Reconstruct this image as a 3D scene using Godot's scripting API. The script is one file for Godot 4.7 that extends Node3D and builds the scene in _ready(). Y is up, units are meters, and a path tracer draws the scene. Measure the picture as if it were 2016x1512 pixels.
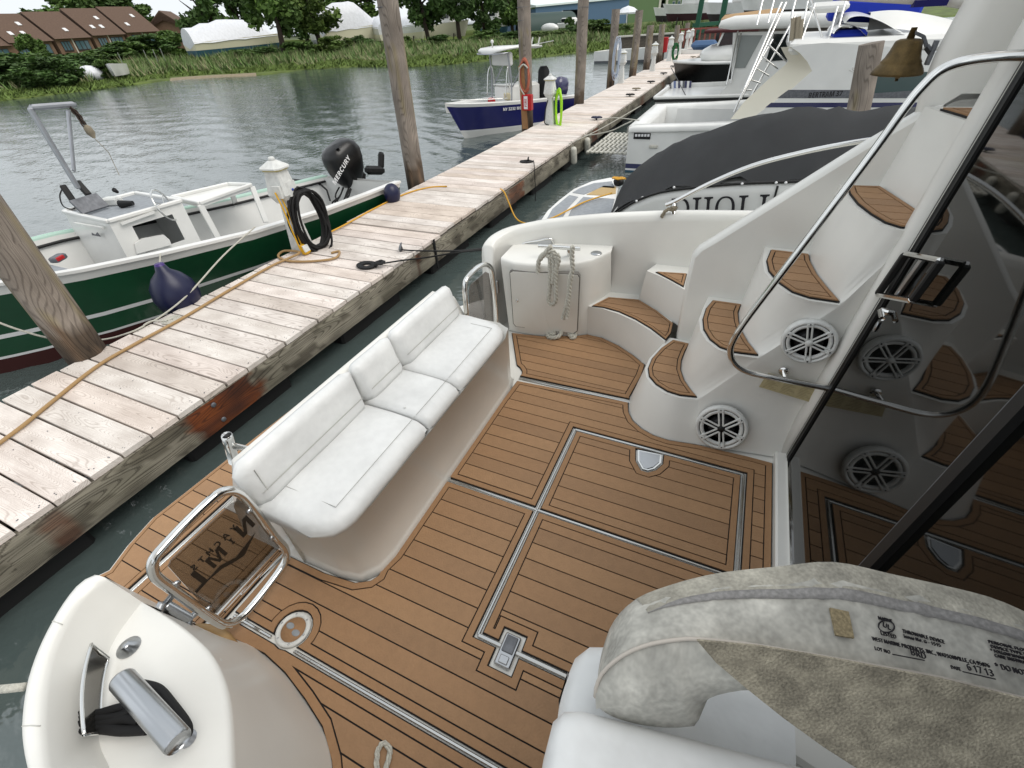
extends Node3D
# Marina cockpit scene. World axes: -Z runs along the dock, -X points aft over the yacht's transom towards the dock, y = 0 is the cockpit floor.
const F := 883.0            # focal length in photo pixels (photo is 2016 x 1512)
const EYE := Vector3(0, 1.8, 0)
const WATER := -1.05
const DOCK := -0.5
const FLAT := 0xFFFFFFFF
var CB: Basis
var S: SurfaceTool
var M := {}
var names := {}
var rng := RandomNumberGenerator.new()
var nz := FastNoiseLite.new()
var localmode := false

# ---- turning photo pixels into positions on known planes ----
func ray(u, v) -> Vector3: return CB * Vector3((u - 1008.0) / F, -(v - 756.0) / F, -1.0)
func P(u, v, h = 0.0) -> Vector3:
	var d := ray(u, v); return EYE + d * ((h - EYE.y) / d.y)
func PX(u, v, x) -> Vector3:
	var d := ray(u, v); return EYE + d * (x / d.x)
func PZ(u, v, z) -> Vector3:
	var d := ray(u, v); return EYE + d * (z / d.z)
func PP(u, v, p0: Vector3, n: Vector3) -> Vector3:
	var d := ray(u, v); return EYE + d * ((p0 - EYE).dot(n) / d.dot(n))
func PD(u, v, dist) -> Vector3:
	var d := ray(u, v); return EYE + d * (dist / Vector2(d.x, d.z).length())
func V(x, y, z) -> Vector3: return Vector3(x, y, z)
func trace(uvs: Array, h) -> Array:
	var o := []
	for i in range(0, uvs.size(), 2): o.append(P(uvs[i], uvs[i + 1], h))
	return o
func ztrace(uvs: Array, u0, v0, s, h) -> Array:   # from a zoomed crop: origin u0,v0 and scale s
	var o := []
	for i in range(0, uvs.size(), 2): o.append(P(u0 + uvs[i] / s, v0 + uvs[i + 1] / s, h))
	return o
func xz(a: Array) -> PackedVector2Array:
	var o := PackedVector2Array()
	for p in a: o.append(Vector2(p.x, p.z))
	return o
func at_y(a: Array, y) -> Array:
	var o := []
	for p in a: o.append(Vector3(p.x, y, p.z))
	return o

# ---- nodes ----
func numbered(n: String) -> String:
	var k: int = names.get(n, 0); names[n] = k + 1
	return n if k == 0 else "%s_%03d" % [n, k]
func thing(called: String, label: String, category: String, at := Vector3.ZERO, group := "", turn := 0.0) -> Node3D:
	var o := Node3D.new(); o.name = numbered(called); add_child(o); o.position = at; o.rotation.y = turn
	o.set_meta("label", label); o.set_meta("category", category)
	if group: o.set_meta("group", group)
	return o
func part(called: String, m: Material, parent: Node) -> MeshInstance3D:
	S.generate_normals()
	var o := MeshInstance3D.new(); o.mesh = S.commit(); o.name = called; o.material_override = m
	parent.add_child(o, true)
	if not localmode and parent != self: o.transform = (parent as Node3D).global_transform.affine_inverse()
	return o
func struct(called: String, m: Material) -> MeshInstance3D:
	var o := part(called, m, self); o.set_meta("kind", "structure"); return o
func inst(called: String, mesh: Mesh, m: Material, parent: Node, xf: Transform3D) -> MeshInstance3D:
	var o := MeshInstance3D.new(); o.mesh = mesh; o.name = called; o.material_override = m
	parent.add_child(o, true)
	if localmode or parent == self: o.transform = xf
	else: o.transform = (parent as Node3D).global_transform.affine_inverse() * xf
	return o
func tag(o: Node, label, category, group = ""):
	o.set_meta("label", label); o.set_meta("category", category)
	if group: o.set_meta("group", group)

# ---- mesh building ----
func nw(smooth := true):
	S = SurfaceTool.new(); S.begin(Mesh.PRIMITIVE_TRIANGLES); S.set_smooth_group(0 if smooth else FLAT)
func sm(on: bool): S.set_smooth_group(0 if on else FLAT)
func tri(a, b, c): S.add_vertex(a); S.add_vertex(b); S.add_vertex(c)
func quad(a, b, c, d): tri(a, b, c); tri(a, c, d)
func loft(rings: Array, closed := true, cap := true):
	for i in rings.size() - 1:
		var a: Array = rings[i]; var b: Array = rings[i + 1]; var n := a.size()
		for j in (n if closed else n - 1):
			var k := (j + 1) % n
			quad(a[j], b[j], b[k], a[k])
	if cap and closed:
		for e in [rings[0], rings[-1]]:
			var c := Vector3.ZERO
			for p in e: c += p
			c /= e.size()
			for j in e.size(): tri(c, e[j], e[(j + 1) % e.size()])
func crv(pts: Array, n := 6, closed := false) -> Array:
	var o := []; var m := pts.size()
	for i in (m if closed else m - 1):
		var p0 = pts[(i - 1 + m) % m] if closed or i > 0 else pts[0]
		var p1 = pts[i]; var p2 = pts[(i + 1) % m]
		var p3 = pts[(i + 2) % m] if closed or i + 2 < m else pts[m - 1]
		for k in n:
			var t := float(k) / n
			o.append(0.5 * ((2.0 * p1) + (p2 - p0) * t + (2.0 * p0 - 5.0 * p1 + 4.0 * p2 - p3) * t * t + (3.0 * p1 - p0 - 3.0 * p2 + p3) * t * t * t))
	if not closed: o.append(pts[m - 1])
	return o
func tube(pts: Array, r, n := 8, closed := false):
	# r: number or array of radii
	var rings := []; var up := Vector3.UP; var m := pts.size(); var first := true
	for i in m:
		var d: Vector3
		if closed: d = pts[(i + 1) % m] - pts[(i - 1 + m) % m]
		else: d = pts[mini(i + 1, m - 1)] - pts[maxi(i - 1, 0)]
		if d.length() < 1e-7: d = Vector3.RIGHT
		d = d.normalized()
		if first and absf(d.dot(up)) > 0.95: up = Vector3.RIGHT
		first = false
		var s := d.cross(up).normalized(); up = s.cross(d).normalized()
		var rr: float = r[i] if r is Array else r
		var ring := []
		for j in n:
			var a := TAU * j / n
			ring.append(pts[i] + (s * cos(a) + up * sin(a)) * rr)
		rings.append(ring)
	if closed: rings.append(rings[0]); loft(rings, true, false)
	else: loft(rings)
func lathe(prof: Array, n := 16, xf := Transform3D.IDENTITY, cap := true):   # prof: [r, y] pairs as Vector2
	var rings := []
	for p in prof:
		var ring := []
		for j in n:
			var a := TAU * j / n
			ring.append(xf * Vector3(cos(a) * p.x, p.y, sin(a) * p.x))
		rings.append(ring)
	loft(rings, true, cap)
func box(c: Vector3, s: Vector3, b := Basis.IDENTITY, bev := 0.0):
	# chamfered box, faces flat
	var h := s * 0.5; bev = minf(bev, minf(h.x, minf(h.y, h.z)) * 0.9)
	var xf := Transform3D(b, c)
	if bev <= 0.0:
		var v := []
		for i in 8: v.append(xf * Vector3(h.x if i & 1 else -h.x, h.y if i & 2 else -h.y, h.z if i & 4 else -h.z))
		for f in [[0, 2, 3, 1], [4, 5, 7, 6], [0, 1, 5, 4], [2, 6, 7, 3], [0, 4, 6, 2], [1, 3, 7, 5]]: quad(v[f[0]], v[f[1]], v[f[2]], v[f[3]])
		return
	var rings := []
	for k in [[-h.y, bev], [-h.y + bev, 0.0], [h.y - bev, 0.0], [h.y, bev]]:
		var x: float = h.x - k[1]; var z: float = h.z - k[1]; var e := bev * 0.9
		var r := []
		for q in [[x - e, z], [x, z - e], [x, -z + e], [x - e, -z], [-x + e, -z], [-x, -z + e], [-x, z - e], [-x + e, z]]: r.append(xf * Vector3(q[0], k[0], q[1]))
		rings.append(r)
	loft(rings)
func bar(a: Vector3, b: Vector3, w: float, h: float, up := Vector3.UP, bev := 0.0):
	var z := (b - a).normalized(); var x := up.cross(z).normalized()
	if x.length() < 0.1: x = Vector3.RIGHT
	box((a + b) * 0.5, Vector3(w, h, a.distance_to(b)), Basis(x, z.cross(x), z), bev)
func slab(poly: PackedVector2Array, y0: float, y1: float, bottom := false):
	var ix := Geometry2D.triangulate_polygon(poly)
	for i in range(0, ix.size(), 3):
		tri(V(poly[ix[i]].x, y1, poly[ix[i]].y), V(poly[ix[i + 1]].x, y1, poly[ix[i + 1]].y), V(poly[ix[i + 2]].x, y1, poly[ix[i + 2]].y))
		if bottom: tri(V(poly[ix[i]].x, y0, poly[ix[i]].y), V(poly[ix[i + 2]].x, y0, poly[ix[i + 2]].y), V(poly[ix[i + 1]].x, y0, poly[ix[i + 1]].y))
	for i in poly.size():
		var a := poly[i]; var b := poly[(i + 1) % poly.size()]
		quad(V(a.x, y0, a.y), V(b.x, y0, b.y), V(b.x, y1, b.y), V(a.x, y1, a.y))
func prism(pts: Array, d: Vector3):   # planar 3D polygon extruded along d
	var n := Vector3.ZERO
	for i in pts.size(): n += (pts[i] - pts[0]).cross(pts[(i + 1) % pts.size()] - pts[0])
	n = n.normalized(); var ax: Vector3 = (pts[1] - pts[0]).normalized(); var ay := n.cross(ax)
	var p2 := PackedVector2Array()
	for p in pts: p2.append(Vector2((p - pts[0]).dot(ax), (p - pts[0]).dot(ay)))
	var ix := Geometry2D.triangulate_polygon(p2)
	for i in range(0, ix.size(), 3):
		tri(pts[ix[i]], pts[ix[i + 1]], pts[ix[i + 2]]); tri(pts[ix[i]] + d, pts[ix[i + 2]] + d, pts[ix[i + 1]] + d)
	for i in pts.size():
		var k := (i + 1) % pts.size()
		quad(pts[i], pts[k], pts[k] + d, pts[i] + d)
func ball(c: Vector3, r: Vector3, n := 12, m := 8):
	var rings := []
	for i in m + 1:
		var a := PI * i / m; var ring := []
		for j in n: ring.append(c + Vector3(r.x * sin(a) * cos(TAU * j / n), -r.y * cos(a), r.z * sin(a) * sin(TAU * j / n)))
		rings.append(ring)
	loft(rings, true, false)
func sheet(g: Array):   # grid of points [row][col], smooth
	for i in g.size() - 1:
		for j in g[i].size() - 1: quad(g[i][j], g[i][j + 1], g[i + 1][j + 1], g[i + 1][j])
func resample(a: Array, n: int) -> Array:
	var L := [0.0]
	for i in range(1, a.size()): L.append(L[-1] + a[i].distance_to(a[i - 1]))
	var o := []; var k := 0
	for i in n:
		var t: float = L[-1] * i / (n - 1)
		while k < a.size() - 2 and L[k + 1] < t: k += 1
		var seg: float = maxf(L[k + 1] - L[k], 1e-9)
		o.append(a[k].lerp(a[k + 1], clampf((t - L[k]) / seg, 0, 1)))
	return o
func text(s: String, c: Vector3, right: Vector3, up: Vector3, h: float, m: Material, parent: Node, font := "Droid Sans", called := "lettering", stretch := 1.0, weight := 700):
	var t := TextMesh.new(); var f := SystemFont.new(); f.font_names = PackedStringArray([font]); f.font_weight = weight
	t.text = s; t.font = f; t.font_size = 32; t.pixel_size = h / 24.0; t.depth = 0.0015; t.curve_step = 2.0
	right = right.normalized(); up = (up - right * up.dot(right)).normalized()
	var b := Basis(right * stretch, up, right.cross(up))
	var o := inst(called, t, m, parent, Transform3D(b, c))
	return o

# ---- materials ----
func mat(c: Color, rough := 0.6, metal := 0.0, tex: Texture2D = null, scale := 1.0, nrm: Texture2D = null, nstr := 1.0, off := Vector3.ZERO) -> StandardMaterial3D:
	var m := StandardMaterial3D.new()
	m.albedo_color = c; m.roughness = rough; m.metallic = metal
	if tex: m.albedo_texture = tex
	if nrm: m.normal_enabled = true; m.normal_texture = nrm; m.normal_scale = nstr
	if tex or nrm:
		m.uv1_triplanar = true; m.uv1_world_triplanar = true; m.uv1_scale = Vector3.ONE * scale; m.uv1_offset = off; m.uv1_triplanar_sharpness = 6.0
	return m
func lin(r, g, b) -> Color: return Color(r, g, b).linear_to_srgb()
func noise_img(seed_: int, freq: float, w := 512, h := 512, oct := 4) -> Image:
	var n := FastNoiseLite.new(); n.seed = seed_; n.frequency = freq; n.fractal_octaves = oct
	n.noise_type = FastNoiseLite.TYPE_SIMPLEX_SMOOTH
	return n.get_seamless_image(w, h)
func tex_of(im: Image) -> ImageTexture: return ImageTexture.create_from_image(im)
func blotch(seed_: int, freq: float, lo: float, hi: float, w := 256, fine := 0.25) -> ImageTexture:
	# grey multiplier between lo and hi: broad patches plus fine grain
	var a := noise_img(seed_, freq, w, w).get_data(); var b := noise_img(seed_ + 7, freq * 9.0, w, w, 2).get_data()
	var d := PackedByteArray(); d.resize(w * w * 3)
	for i in w * w:
		var t := (a[i] / 255.0) * (1.0 - fine) + (b[i] / 255.0) * fine
		var c := int(255.0 * lerpf(lo, hi, t))
		d[i * 3] = c; d[i * 3 + 1] = c; d[i * 3 + 2] = c
	return tex_of(Image.create_from_data(w, w, false, Image.FORMAT_RGB8, d))
func bump(seed_: int, freq: float, strength: float, w := 512, oct := 3) -> ImageTexture:
	var im := noise_img(seed_, freq, w, w, oct); im.convert(Image.FORMAT_RGB8); im.bump_map_to_normal_map(strength); return tex_of(im)
func wood(seed_: int, w: int, h: int, rings: float, warp: float, dark: Color, light: Color, lift := 0.0) -> Array:
	# grain along U; returns [colour, normal]
	var n1 := FastNoiseLite.new(); n1.seed = seed_; n1.frequency = 0.0055; n1.fractal_octaves = 2
	var base := n1.get_seamless_image(w, h)
	var fine := noise_img(seed_ + 3, 0.05, w, h, 3).get_data(); var patch := noise_img(seed_ + 5, 0.006, w, h, 3).get_data()
	var bd := base.get_data(); var d := PackedByteArray(); d.resize(w * h * 3); var g := PackedByteArray(); g.resize(w * h)
	for y in h:
		for x in w:
			var i := y * w + x
			var wv: float = bd[y * w + int(x * 0.35)] / 255.0
			var r := sin(TAU * (rings * y / h + warp * wv)); r = -pow(maxf(0.0, r), 2.5) * 1.6 + 0.35
			var f: float = fine[(y * w + (x / 10 + y * 37) % w) % (w * h)] / 255.0   # streaks along the grain
			var t := clampf(0.52 + 0.26 * r + 0.42 * (f - 0.5) + 0.5 * (patch[i] / 255.0 - 0.5) + lift, 0, 1)
			var c := dark.lerp(light, t)
			d[i * 3] = int(c.r * 255); d[i * 3 + 1] = int(c.g * 255); d[i * 3 + 2] = int(c.b * 255)
			g[i] = int(255 * clampf(0.5 + 0.25 * r + 0.5 * (f - 0.5), 0, 1))
	var ni := Image.create_from_data(w, h, false, Image.FORMAT_L8, g); ni.convert(Image.FORMAT_RGB8); ni.bump_map_to_normal_map(3.0)
	return [tex_of(Image.create_from_data(w, h, false, Image.FORMAT_RGB8, d)), tex_of(ni)]

func make_materials():
	var dirt := blotch(11, 0.004, 0.90, 1.0); var softb := bump(21, 0.02, 2.0); var tiny := bump(23, 0.2, 1.6)
	M.gel = mat(Color(0.918, 0.914, 0.890), 0.36, 0, dirt, 0.45, softb, 0.05); M.gel.clearcoat_enabled = true; M.gel.clearcoat = 0.25; M.gel.clearcoat_roughness = 0.2
	M.white = mat(Color(0.91, 0.91, 0.895), 0.3, 0, dirt, 0.35); M.white.clearcoat_enabled = true; M.white.clearcoat = 0.35; M.white.clearcoat_roughness = 0.1
	M.vinyl = mat(Color(0.895, 0.90, 0.895), 0.42, 0, blotch(31, 0.008, 0.88, 1.0), 1.1, bump(33, 0.03, 5.0), 0.16)
	M.seam = mat(Color(0.74, 0.74, 0.72), 0.7)
	M.black = mat(Color(0.045, 0.045, 0.045), 0.6); M.rubber = mat(Color(0.03, 0.03, 0.032), 0.75)
	M.caulk = mat(Color(0.06, 0.045, 0.04), 0.8)
	M.chrome = mat(Color(0.86, 0.86, 0.85), 0.09, 1.0); M.steel = mat(Color(0.70, 0.71, 0.72), 0.28, 1.0); M.alu = mat(Color(0.72, 0.73, 0.75), 0.38, 0.9, blotch(41, 0.01, 0.85, 1.0), 2.0)
	M.galv = mat(Color(0.50, 0.51, 0.53), 0.55, 0.55, blotch(43, 0.02, 0.7, 1.0), 3.0)
	var foam := blotch(51, 0.006, 0.91, 1.0, 512, 0.5)
	M.teak = []
	for k in 4:
		var c: Color = [Color(0.632, 0.492, 0.356), Color(0.652, 0.508, 0.367), Color(0.614, 0.478, 0.348), Color(0.636, 0.492, 0.354)][k]
		M.teak.append(mat(c, 0.72, 0, foam, 0.8, tiny, 0.35, V(0.13 * k, 0, 0.31 * k)))
	M.margin = mat(Color(0.624, 0.478, 0.338), 0.72, 0, foam, 0.8, tiny, 0.35)
	M.glass = mat(Color(0.04, 0.043, 0.038), 0.03); M.glass.metallic_specular = 0.42
	M.tint = mat(Color(0.26, 0.20, 0.12, 0.50), 0.04); M.tint.transparency = BaseMaterial3D.TRANSPARENCY_ALPHA
	M.clear = mat(Color(0.75, 0.8, 0.8, 0.18), 0.03); M.clear.transparency = BaseMaterial3D.TRANSPARENCY_ALPHA
	M.rope = mat(Color(0.86, 0.85, 0.80), 0.85, 0, blotch(61, 0.05, 0.75, 1.0), 6.0, bump(63, 0.12, 6.0), 0.8)
	M.ropeold = mat(Color(0.62, 0.58, 0.50), 0.9, 0, blotch(61, 0.05, 0.75, 1.0), 6.0, bump(63, 0.12, 6.0), 0.8)
	M.hose = mat(Color(0.62, 0.50, 0.33), 0.6); M.yellow = mat(Color(0.80, 0.60, 0.16), 0.5); M.yellowc = mat(Color(0.83, 0.64, 0.10), 0.5)
	M.lime = mat(Color(0.62, 0.85, 0.10), 0.45)
	M.print = mat(Color(0.10, 0.09, 0.11), 0.7); M.printw = mat(Color(0.88, 0.88, 0.88), 0.5)
	M.brass = mat(Color(0.47, 0.39, 0.24), 0.55, 0.6, blotch(71, 0.012, 0.6, 1.0), 5.0)
	M.red = mat(Color(0.70, 0.07, 0.09), 0.4); M.orange = mat(Color(0.66, 0.37, 0.28), 0.7)
	M.navy = mat(Color(0.05, 0.07, 0.30), 0.15); M.navy.clearcoat_enabled = true
	M.blue = mat(Color(0.03, 0.05, 0.36), 0.12); M.blue.clearcoat_enabled = true
	M.green = mat(Color(0.04, 0.285, 0.165), 0.18, 0, blotch(81, 0.006, 0.8, 1.0), 0.6); M.green.clearcoat_enabled = true; M.green.clearcoat = 0.6
	M.bottomred = mat(Color(0.22, 0.05, 0.035), 0.8); M.bottomblue = mat(Color(0.07, 0.28, 0.38), 0.8)
	M.paleseafoam = mat(Color(0.74, 0.85, 0.80), 0.45)
	M.greydeck = mat(Color(0.60, 0.62, 0.64), 0.75, 0, blotch(85, 0.02, 0.85, 1.0), 2.0)
	M.canvas = mat(Color(0.105, 0.115, 0.125), 0.85, 0, blotch(87, 0.01, 0.85, 1.0), 1.0, bump(89, 0.2, 2.0), 0.4)
	M.bluecanvas = mat(Color(0.02, 0.16, 0.62), 0.8)
	M.fender = mat(Color(0.035, 0.06, 0.21), 0.4); M.fenderw = mat(Color(0.84, 0.83, 0.78), 0.5, 0, blotch(91, 0.02, 0.8, 1.0), 2.0)
	M.plastic = mat(Color(0.88, 0.885, 0.87), 0.45, 0, blotch(93, 0.02, 0.86, 1.0), 2.5)
	M.smoke = mat(Color(0.10, 0.13, 0.13), 0.06)
	M.wind = mat(Color(0.22, 0.30, 0.30), 0.08)
	var w1 := wood(101, 512, 512, 40.0, 26.0, Color(0.70, 0.665, 0.64), Color(0.965, 0.95, 0.935), 0.12)
	var w2 := wood(111, 512, 512, 30.0, 40.0, Color(0.69, 0.65, 0.62), Color(0.96, 0.945, 0.93), 0.12)
	M.board = []
	for k in 8:
		var t: Color = [Color(0.93, 0.915, 0.90), Color(0.99, 0.97, 0.955), Color(0.88, 0.855, 0.83), Color(0.96, 0.93, 0.905), Color(0.92, 0.89, 0.87), Color(0.98, 0.965, 0.95), Color(0.90, 0.86, 0.82), Color(0.95, 0.94, 0.925)][k]
		var w: Array = w1 if k % 2 == 0 else w2
		M.board.append(mat(t, 0.85, 0, w[0], 0.5, w[1], 0.35, V(0.85, 0.13 * k, 0.37 * k))); M.board[-1].uv1_scale = V(0.5, 1.0, 1.0)
	var w3 := wood(121, 512, 512, 26.0, 14.0, Color(0.30, 0.28, 0.25), Color(0.76, 0.74, 0.69))
	M.beam = mat(Color(0.97, 0.96, 0.93), 0.9, 0, w3[0], 0.45, w3[1], 0.7); M.beam.uv1_scale = V(0.45, 1.1, 0.45); M.beam.vertex_color_use_as_albedo = true
	var w4 := wood(131, 512, 512, 30.0, 8.0, Color(0.40, 0.375, 0.35), Color(0.70, 0.67, 0.635))
	M.pile = mat(Color(0.90, 0.88, 0.86), 0.9, 0, w4[0], 0.7, w4[1], 0.8); M.pile.vertex_color_use_as_albedo = true
	M.pile.uv1_triplanar = false; M.pile.uv1_scale = Vector3.ONE
	M.dark = mat(Color(0.36, 0.34, 0.31), 0.9)
	M.trim = mat(Color(0.74, 0.74, 0.73), 0.22, 1.0)
	M.lumber = mat(Color(0.74, 0.56, 0.38), 0.8, 0, w1[0], 0.8)

func setup_view():
	CB = Basis.from_euler(V(deg_to_rad(-38.99), deg_to_rad(26.56), deg_to_rad(-3.78)))
	var cam := Camera3D.new(); cam.name = "camera"; add_child(cam)
	cam.transform = Transform3D(CB, EYE); cam.fov = 81.127; cam.near = 0.05; cam.far = 2000.0; cam.current = true
	var env := Environment.new(); env.tonemap_mode = Environment.TONE_MAPPER_LINEAR; env.tonemap_exposure = 1.30
	env.background_mode = Environment.BG_SKY
	var sky := Sky.new(); var sk := ProceduralSkyMaterial.new()
	sk.sky_top_color = Color(0.845, 0.865, 0.885); sk.sky_horizon_color = Color(0.865, 0.885, 0.90); sk.sky_curve = 0.25
	sk.ground_bottom_color = Color(0.25, 0.28, 0.27); sk.ground_horizon_color = Color(0.55, 0.58, 0.58)
	var ci := noise_img(301, 0.009, 1024, 512, 5); ci.convert(Image.FORMAT_RGBA8)
	var cd := ci.get_data()
	for i in 1024 * 512:
		var t := smoothstep(0.35, 0.75, cd[i * 4] / 255.0)
		cd[i * 4] = int(218 * t); cd[i * 4 + 1] = int(219 * t); cd[i * 4 + 2] = int(220 * t); cd[i * 4 + 3] = 110
	sk.sky_cover = tex_of(Image.create_from_data(1024, 512, false, Image.FORMAT_RGBA8, cd))
	sk.sky_energy_multiplier = 1.0
	sky.sky_material = sk; env.sky = sky; env.background_energy_multiplier = 1.0
	env.sdfgi_enabled = true; env.ssao_enabled = true; env.ssil_enabled = true
	pass
	var we := WorldEnvironment.new(); we.name = "surroundings"; we.environment = env; add_child(we)
	var sun := DirectionalLight3D.new(); sun.name = "sun"; add_child(sun)
	sun.light_energy = 0.5; sun.light_angular_distance = 40.0; sun.light_color = Color(1.0, 0.985, 0.965); sun.shadow_enabled = true
	sun.look_at_from_position(V(7.6, 11, -1.0), Vector3.ZERO)

func build_water():
	var wn := FastNoiseLite.new(); wn.seed = 5; wn.frequency = 1.0; wn.fractal_octaves = 3; wn.noise_type = FastNoiseLite.TYPE_SIMPLEX_SMOOTH
	nw(true)
	var rs := []; var r := 0.6
	while r < 900.0: rs.append(r); r *= 1.0175 if r < 60.0 else 1.06
	var na := 420; var grid := []
	for rr in rs:
		var row := []
		for j in na + 1:
			var a := lerpf(-0.75, 3.9, float(j) / na)     # fan over the side the camera faces
			var x: float = -rr * sin(a) ; var z: float = -rr * cos(a)
			# short wind chop, crests running across the wind
			var px := x * 0.86 + z * 0.5; var pz := -x * 0.5 + z * 0.86
			var calm := smoothstep(-5.6, -6.6, x) if z > -60.0 else 1.0
			var amp: float = lerpf(0.008, 0.026, calm) * clampf(rr / 5.0, 0.3, 1.0)
			var y: float = WATER + amp * (wn.get_noise_2d(px * 0.55, pz * 1.5) * 1.3 + 0.55 * wn.get_noise_2d(px * 1.7 + 50.0, pz * 3.6))
			row.append(V(x, y, z))
		grid.append(row)
	sheet(grid)
	M.water = mat(Color(0.285, 0.328, 0.322), 0.08, 0, null, 1.0); M.water.metallic_specular = 0.72
	var wb := noise_img(301, 0.018, 512, 512, 4); wb.convert(Image.FORMAT_RGB8); wb.bump_map_to_normal_map(7.0)
	M.water.normal_enabled = true; M.water.normal_texture = tex_of(wb); M.water.normal_scale = 0.22
	M.water.uv1_triplanar = true; M.water.uv1_world_triplanar = true; M.water.uv1_scale = V(0.30, 0.3, 0.52)
	struct("water", M.water)

func rust_at(z: float, y: float, spots: Array) -> Color:
	var c := Color(1, 1, 1)
	var g := nz.get_noise_2d(z * 22.0, y * 60.0)
	var dirt := clampf(0.5 + 0.9 * nz.get_noise_2d(z * 9.0 + 40.0, y * 30.0), 0, 1)
	c = c.lerp(Color(0.55, 0.56, 0.50), dirt * 0.55)
	if nz.get_noise_2d(z * 14.0 + 90.0, y * 40.0) > 0.28: c = c.lerp(Color(0.22, 0.20, 0.17), 0.7)
	for s in spots:
		var d: float = absf(z - s[0]) / s[1] + 0.30 * g + 0.15 * nz.get_noise_2d(z * 60.0, y * 10.0)
		var t := smoothstep(1.05, 0.8, d)
		c = c.lerp(Color(0.62, 0.17, 0.035).lerp(Color(0.20, 0.055, 0.02), clampf(0.5 + g, 0, 1)), t * s[2])
	return c

func build_dock():
	var zj := P(832, 470, DOCK).z
	M.stringer = mat(Color(0.45, 0.41, 0.36), 0.9)
	var d := thing("wooden_dock", "long weathered grey plank dock with thick side beams beside the white yacht", "dock", V(-4.45, WATER, -6))
	# deck boards: one mesh each
	var z := 1.2; var k := 0
	rng.seed = 7
	while z > -46.0:
		var first := z > zj
		var pitch := 0.2225 + rng.randf_range(-0.004, 0.004)
		var w := pitch - (0.016 if first else 0.013)
		var y: float = DOCK + (0.0 if first else 0.018) + rng.randf_range(-0.0025, 0.0025)
		var xr: float = -3.60 + rng.randf_range(-0.010, 0.006) + (0.0 if first else -0.02); var xl: float = -5.29 + rng.randf_range(-0.01, 0.01)
		nw(false)
		var bv := 0.004
		var sk := rng.randf_range(-0.004, 0.004)
		var ring := [[-w * 0.5, -0.042], [-w * 0.5, -bv], [-w * 0.5 + bv, 0.0], [w * 0.5 - bv, 0.0], [w * 0.5, -bv], [w * 0.5, -0.042]]
		var rr := []
		for e in [[xl, -sk], [xr, sk]]:
			var q := []
			for p in ring: q.append(V(e[0], y + p[1], z - pitch * 0.5 + p[0] + e[1]))
			rr.append(q)
		loft(rr)
		part("deck_board", M.board[rng.randi() % 8], d)
		z -= pitch; k += 1
	# side beams in lengths
	var rusts := [[PX(455, 820, -3.6).z, 0.36, 1.0], [PX(1015, 375, -3.6).z, 0.35, 0.8], [PX(110, 1030, -3.6).z, 0.07, 0.6], [PX(820, 510, -3.6).z, 0.05, 0.7], [PX(1170, 265, -3.6).z, 0.3, 0.9], [PX(1262, 215, -3.6).z, 0.2, 0.8], [PX(1305, 160, -3.6).z, 0.4, 0.7]]
	for side in [0, 1]:
		var xf := -3.585 if side == 0 else -5.30
		var sg := 1.0 if side == 0 else -1.0
		var ends := [1.2, -1.55 if side == 0 else -2.0, zj + 0.02, -11.0, -17.5, -24.0, -31.0, -38.0, -46.0]
		for e in ends.size() - 1:
			var a: float = ends[e] - 0.006; var b: float = ends[e + 1] + 0.006
			if e == 1 and side == 0: a += 0.012     # first two lengths butt without a gap
			nw(false)
			var step := 0.05 if a > -14.0 and side == 0 else 0.5
			var n := maxi(2, int((a - b) / step)); var ny := 7 if step < 0.1 else 2
			var top := DOCK - 0.046 + (0.016 if e >= 3 else 0.0); var bot := top - 0.285
			var out: float = xf + (0.006 if e == 0 and side == 0 else 0.0) * sg
			var cols := []
			for i in n + 1:
				var zz := lerpf(a, b, float(i) / n); var row := []
				for q in ny + 1:
					var yy := lerpf(top, bot, float(q) / ny)
					row.append(V(out + sg * (0.004 * nz.get_noise_2d(zz * 8.0, yy * 20.0) - (0.008 if q == 0 or q == ny else 0.0)), yy, zz))
				cols.append(row)
			var inx := xf - sg * 0.06
			for i in n:
				for q in ny:
					for p in [cols[i][q], cols[i + 1][q], cols[i + 1][q + 1], cols[i][q], cols[i + 1][q + 1], cols[i][q + 1]]:
						S.set_color(rust_at(p.z, p.y, rusts)); S.add_vertex(p)
			S.set_color(Color(0.6, 0.6, 0.6))
			quad(cols[0][0], cols[n][0], V(inx, top, b), V(inx, top, a)); quad(cols[0][ny], cols[n][ny], V(inx, bot, b), V(inx, bot, a))
			quad(V(inx, top, a), V(inx, top, b), V(inx, bot, b), V(inx, bot, a))
			for i in [0, n]: quad(cols[i][0], V(inx, top, cols[i][0].z), V(inx, bot, cols[i][0].z), cols[i][ny])
			part("side_beam", M.beam, d)
	# bolts in the rusty stretch, joint plate, floats
	for p in [PX(420, 797, -3.58), PX(440, 825, -3.58)]:
		nw(true); lathe([Vector2(0.022, 0), Vector2(0.022, 0.008), Vector2(0.014, 0.013), Vector2(0.0, 0.014)], 12, Transform3D(Basis(V(0, 1, 0), V(1, 0, 0), V(0, 0, -1)), p)); part("bolt", M.galv, d)
	nw(false); box(V(-3.575, -0.70, zj), V(0.012, 0.42, 0.035)); part("joint_strap", M.rubber, d)
	for i in 24:
		var zc := 0.2 - i * 1.95
		nw(false); box(V(-4.45, -0.99, zc), V(1.46, 0.32, 1.15), Basis.IDENTITY, 0.03); part("float", M.rubber, d)
	nw(false); box(V(-4.45, DOCK - 0.12, -22.5), V(0.1, 0.14, 46.0)); box(V(-4.0, DOCK - 0.12, -22.5), V(0.06, 0.14, 46.0)); box(V(-4.9, DOCK - 0.12, -22.5), V(0.06, 0.14, 46.0)); part("stringer", M.stringer, d)
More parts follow.
